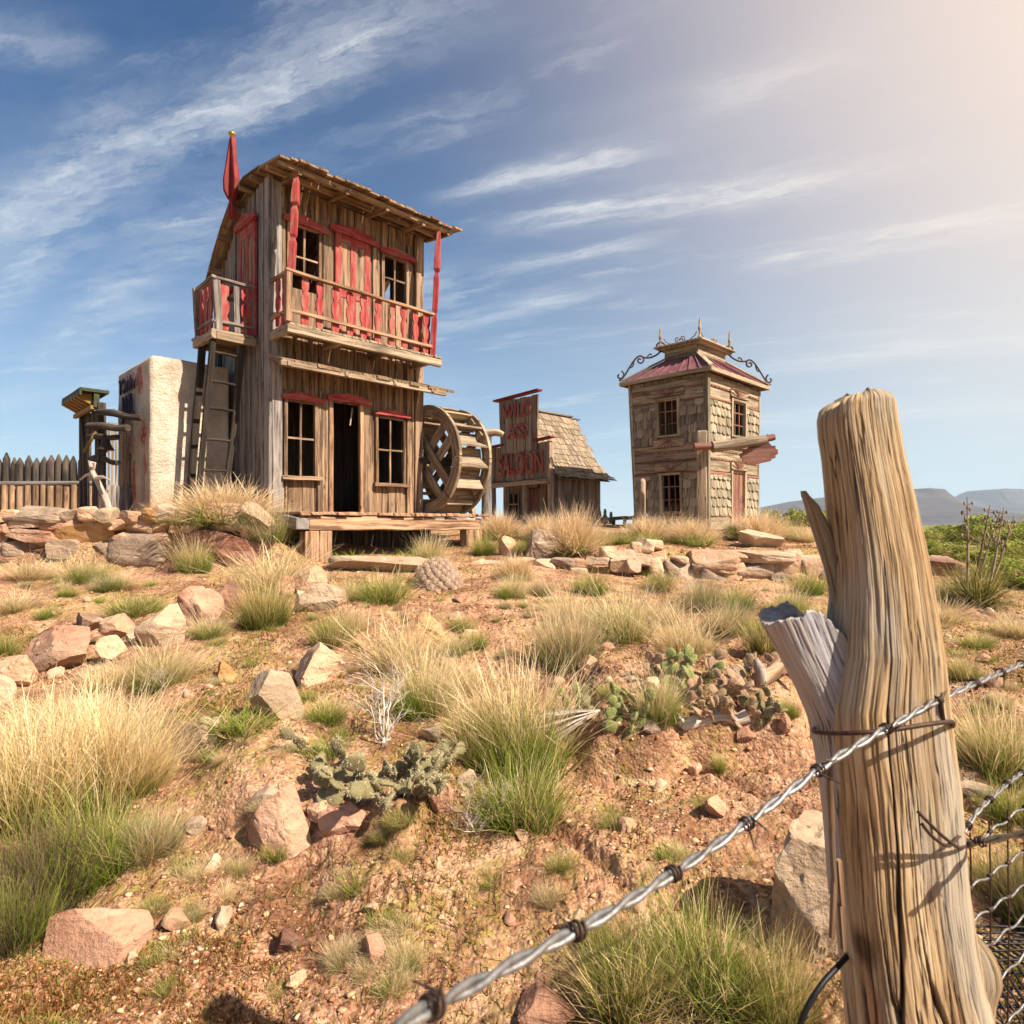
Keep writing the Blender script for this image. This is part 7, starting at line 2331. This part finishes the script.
# ------------------------------------------------------------------ wires
def smooth_path(pts, n_=16):
    pts = [Vector(p) for p in pts]; out = []
    for i in range(len(pts) - 1):
        p0 = pts[max(i - 1, 0)]; p1 = pts[i]; p2 = pts[i + 1]; p3 = pts[min(i + 2, len(pts) - 1)]
        for k in range(n_):
            t = k / n_
            out.append(.5 * ((2 * p1) + (p2 - p0) * t + (2 * p0 - 5 * p1 + 4 * p2 - p3) * t * t + (3 * p1 - p0 - 3 * p2 + p3) * t ** 3))
    out.append(pts[-1]); return out


def barbed(pts, label, pitch=.088, rs=.0025, rh=.0024, barb=.13, phase=.06, bl=.022):
    path = smooth_path(pts, 24)
    # resample evenly
    d = [0.0]
    for a, b_ in zip(path, path[1:]): d.append(d[-1] + (b_ - a).length)
    L = d[-1]; N = int(L / .004)
    dd = np.linspace(0, L, N); arr = np.array([tuple(p) for p in path]); c = np.stack([np.interp(dd, d, arr[:, k]) for k in range(3)], 1)
    root = empty('barbed_wire', c[0], label, 'barbed wire'); o0 = Vector(c[0])
    C = [Vector(p) for p in c]
    fr = []
    for i in range(N):
        t = (C[min(i + 1, N - 1)] - C[max(i - 1, 0)]).normalized(); u = t.cross(Vector((0, 0, 1))).normalized(); fr.append((t, u, u.cross(t)))
    for ph in (0, math.pi):
        mb = MB(); pp_ = []
        for i in range(N):
            a = 2 * math.pi * dd[i] / pitch + ph; t, u, v = fr[i]
            pp_.append(C[i] - o0 + u * math.cos(a) * rh + v * math.sin(a) * rh)
        mb.tube(pp_, rs, 8); mb.build('strand', M['wire'], root)
    s_ = phase
    while s_ < L:
        i = min(N - 1, int(s_ / L * N)); t, u, v = fr[i]; cc = C[i] - o0
        mb = MB(); pts_ = []
        for k in range(40):
            a = k / 39 * 2 * math.pi * 2.2; pts_.append(cc + t * (k / 39 - .5) * .010 + u * math.cos(a) * (rh + rs + .0012) + v * math.sin(a) * (rh + rs + .0012))
        e0 = pts_[0] + (u * math.cos(.7 + s_ * 9) + v * math.sin(.7 + s_ * 9)) * bl; e1 = pts_[-1] + (u * math.cos(2.6 + s_ * 7) + v * math.sin(2.6 + s_ * 7)) * bl
        mb.tube([e0] + pts_ + [e1], [.0004] + [.0013] * 40 + [.0004], 6); mb.build('barb', M['rust'], root)
        s_ += barb * random.uniform(.9, 1.1)
    return root


Yw = PY - .085
barbed([P(330, 1070, .275), P(400, 1024, .325), P(505, 968, .40), P(622, 905, .49), P(726, 838, .60), P(830, 762, .705), P(905, 718, .79), P(938, 700, .845), P(985, 679, .95), P(1024, 663, 1.10), P(1080, 640, 1.3)],
       'bright twisted barbed wire crossing in front of the fence post', phase=.085)
barbed([P(948, 848, PY - .02), P(990, 840, .84), P(1024, 834, .80), P(1080, 824, .74)], 'thick lower barbed wire running level from the post to the picture edge', barb=.10, phase=.045)
barbed([P(956, 846, PY + .02), P(975, 815, .97), P(1000, 790, 1.05), P(1024, 771, 1.15), P(1060, 745, 1.3)], 'thin lower barbed wire climbing from the post to the picture edge', barb=.10, phase=.05, rs=.0018, rh=.0018, pitch=.07, bl=.012)
# rusty tie wire round the post
def tie(name, label, pts, r_, mat='rust', cat='wire'):
    p = [Vector(q) for q in pts]; root = p[0].copy()
    mb = MB(); mb.tube([q - root for q in smooth_path(p, 10)], r_, 7)
    o = mb.build(name, M[mat]); o.location = root
    return tag(o, label, cat)


tie('tie_wire', 'dark rusty tie wire wrapped round the post under the bright barbed wire', [P(815, 728, PY + .03), P(816, 732, PY - .055), P(850, 733, PY - .098), P(890, 730, PY - .108), P(930, 724, PY - .10), P(952, 722, PY - .07), P(950, 728, PY - .03), P(944, 722, PY - .055), P(941, 700, PY - .06), P(946, 684, PY - .04), P(940, 672, PY - .03), P(934, 670, PY + .02)], .0030)
tie('wire_staple', 'short doubled tie wire holding the lower barbed wires to the post', [P(918, 812, PY - .104), P(930, 824, PY - .10), P(945, 838, PY - .088), P(960, 848, PY - .065), P(968, 842, PY - .03), P(960, 836, PY - .05), P(948, 846, PY - .085), P(932, 836, PY - .098), P(922, 824, PY - .10)], .0022)
tie('hanging_cable', 'black cord hanging from the back of the fence post', [P(850, 953, PY + .0), P(838, 966, PY - .03), P(822, 984, PY - .05), P(808, 1006, PY - .06), P(798, 1030, PY - .06), P(790, 1060, PY - .06)], .0038, 'black', 'cable')

# ------------------------------------------------------------------ woven wire panel running away behind the post
wp0 = P(962, 900, .98)
wp = empty('woven_wire_fence', (wp0.x, wp0.y, gz(wp0.x, wp0.y)), 'galvanised woven wire mesh fence beside the post foot', 'fence')
wo = wp.location.copy()
A0 = Vector((P(962, 900, .98).x, .98, 0)); DIR = Vector((.62, .42, 0)).normalized()
ztop = P(962, 838, .98).z; zlow = zb0 + .02
hz_l = []
mb = MB()
nh = 12
for k in range(nh):
    z = zlow + (ztop - zlow) * k / (nh - 1)
    pts = []
    for i in range(90):
        s_ = i * .012
        pts.append(A0 + DIR * s_ + Vector((0, 0, z + .0035 * math.sin(i * .9 + k) + .02 * math.sin(s_ * 3 + k))) - wo)
    mb.tube(pts, .0019, 5)
mb.build('line_wire', M['wire'], wp, fix=False)
mb = MB()
for i in range(14):
    s_ = .03 + i * .075
    pts = [A0 + DIR * (s_ + .004 * math.sin(k * 2 + i)) + Vector((0, 0, zlow + (ztop - zlow) * k / 8)) - wo for k in range(9)]
    mb.tube(pts, .0014, 5)
    for k in range(nh):
        z = zlow + (ztop - zlow) * k / (nh - 1)
        c = A0 + DIR * s_ + Vector((0, 0, z + .02 * math.sin(s_ * 3 + k))) - wo
        mb.tube([c - DIR * .006, c + DIR * .006], .0034, 6)
mb.build('stay_wire', M['rust'], wp, fix=False)
# black plastic netting rolled on the ground behind the mesh
nt0 = ground_at(1012, 1040)
nt_ = empty('black_netting', nt0, 'dark plastic netting heaped at the fence foot', 'netting')
mb = MB()
for i in range(26):
    t = i / 25
    mb.tube([Vector((-.16 + .5 * t, -.10, .0)), Vector((-.17 + .5 * t, -.06, .10)), Vector((-.17 + .5 * t, .05, .15)), Vector((-.16 + .5 * t, .2, .12))], .003, 4)
for j in range(12):
    t = j / 11
    y = -.10 + .30 * t; z = .15 * math.sin(min(1, t * 1.25) * 1.9)
    mb.tube([Vector((-.18, y, z)), Vector((.1, y, z + .01)), Vector((.36, y, z))], .003, 4)
mb.build('net', M['black'], nt_, fix=False)
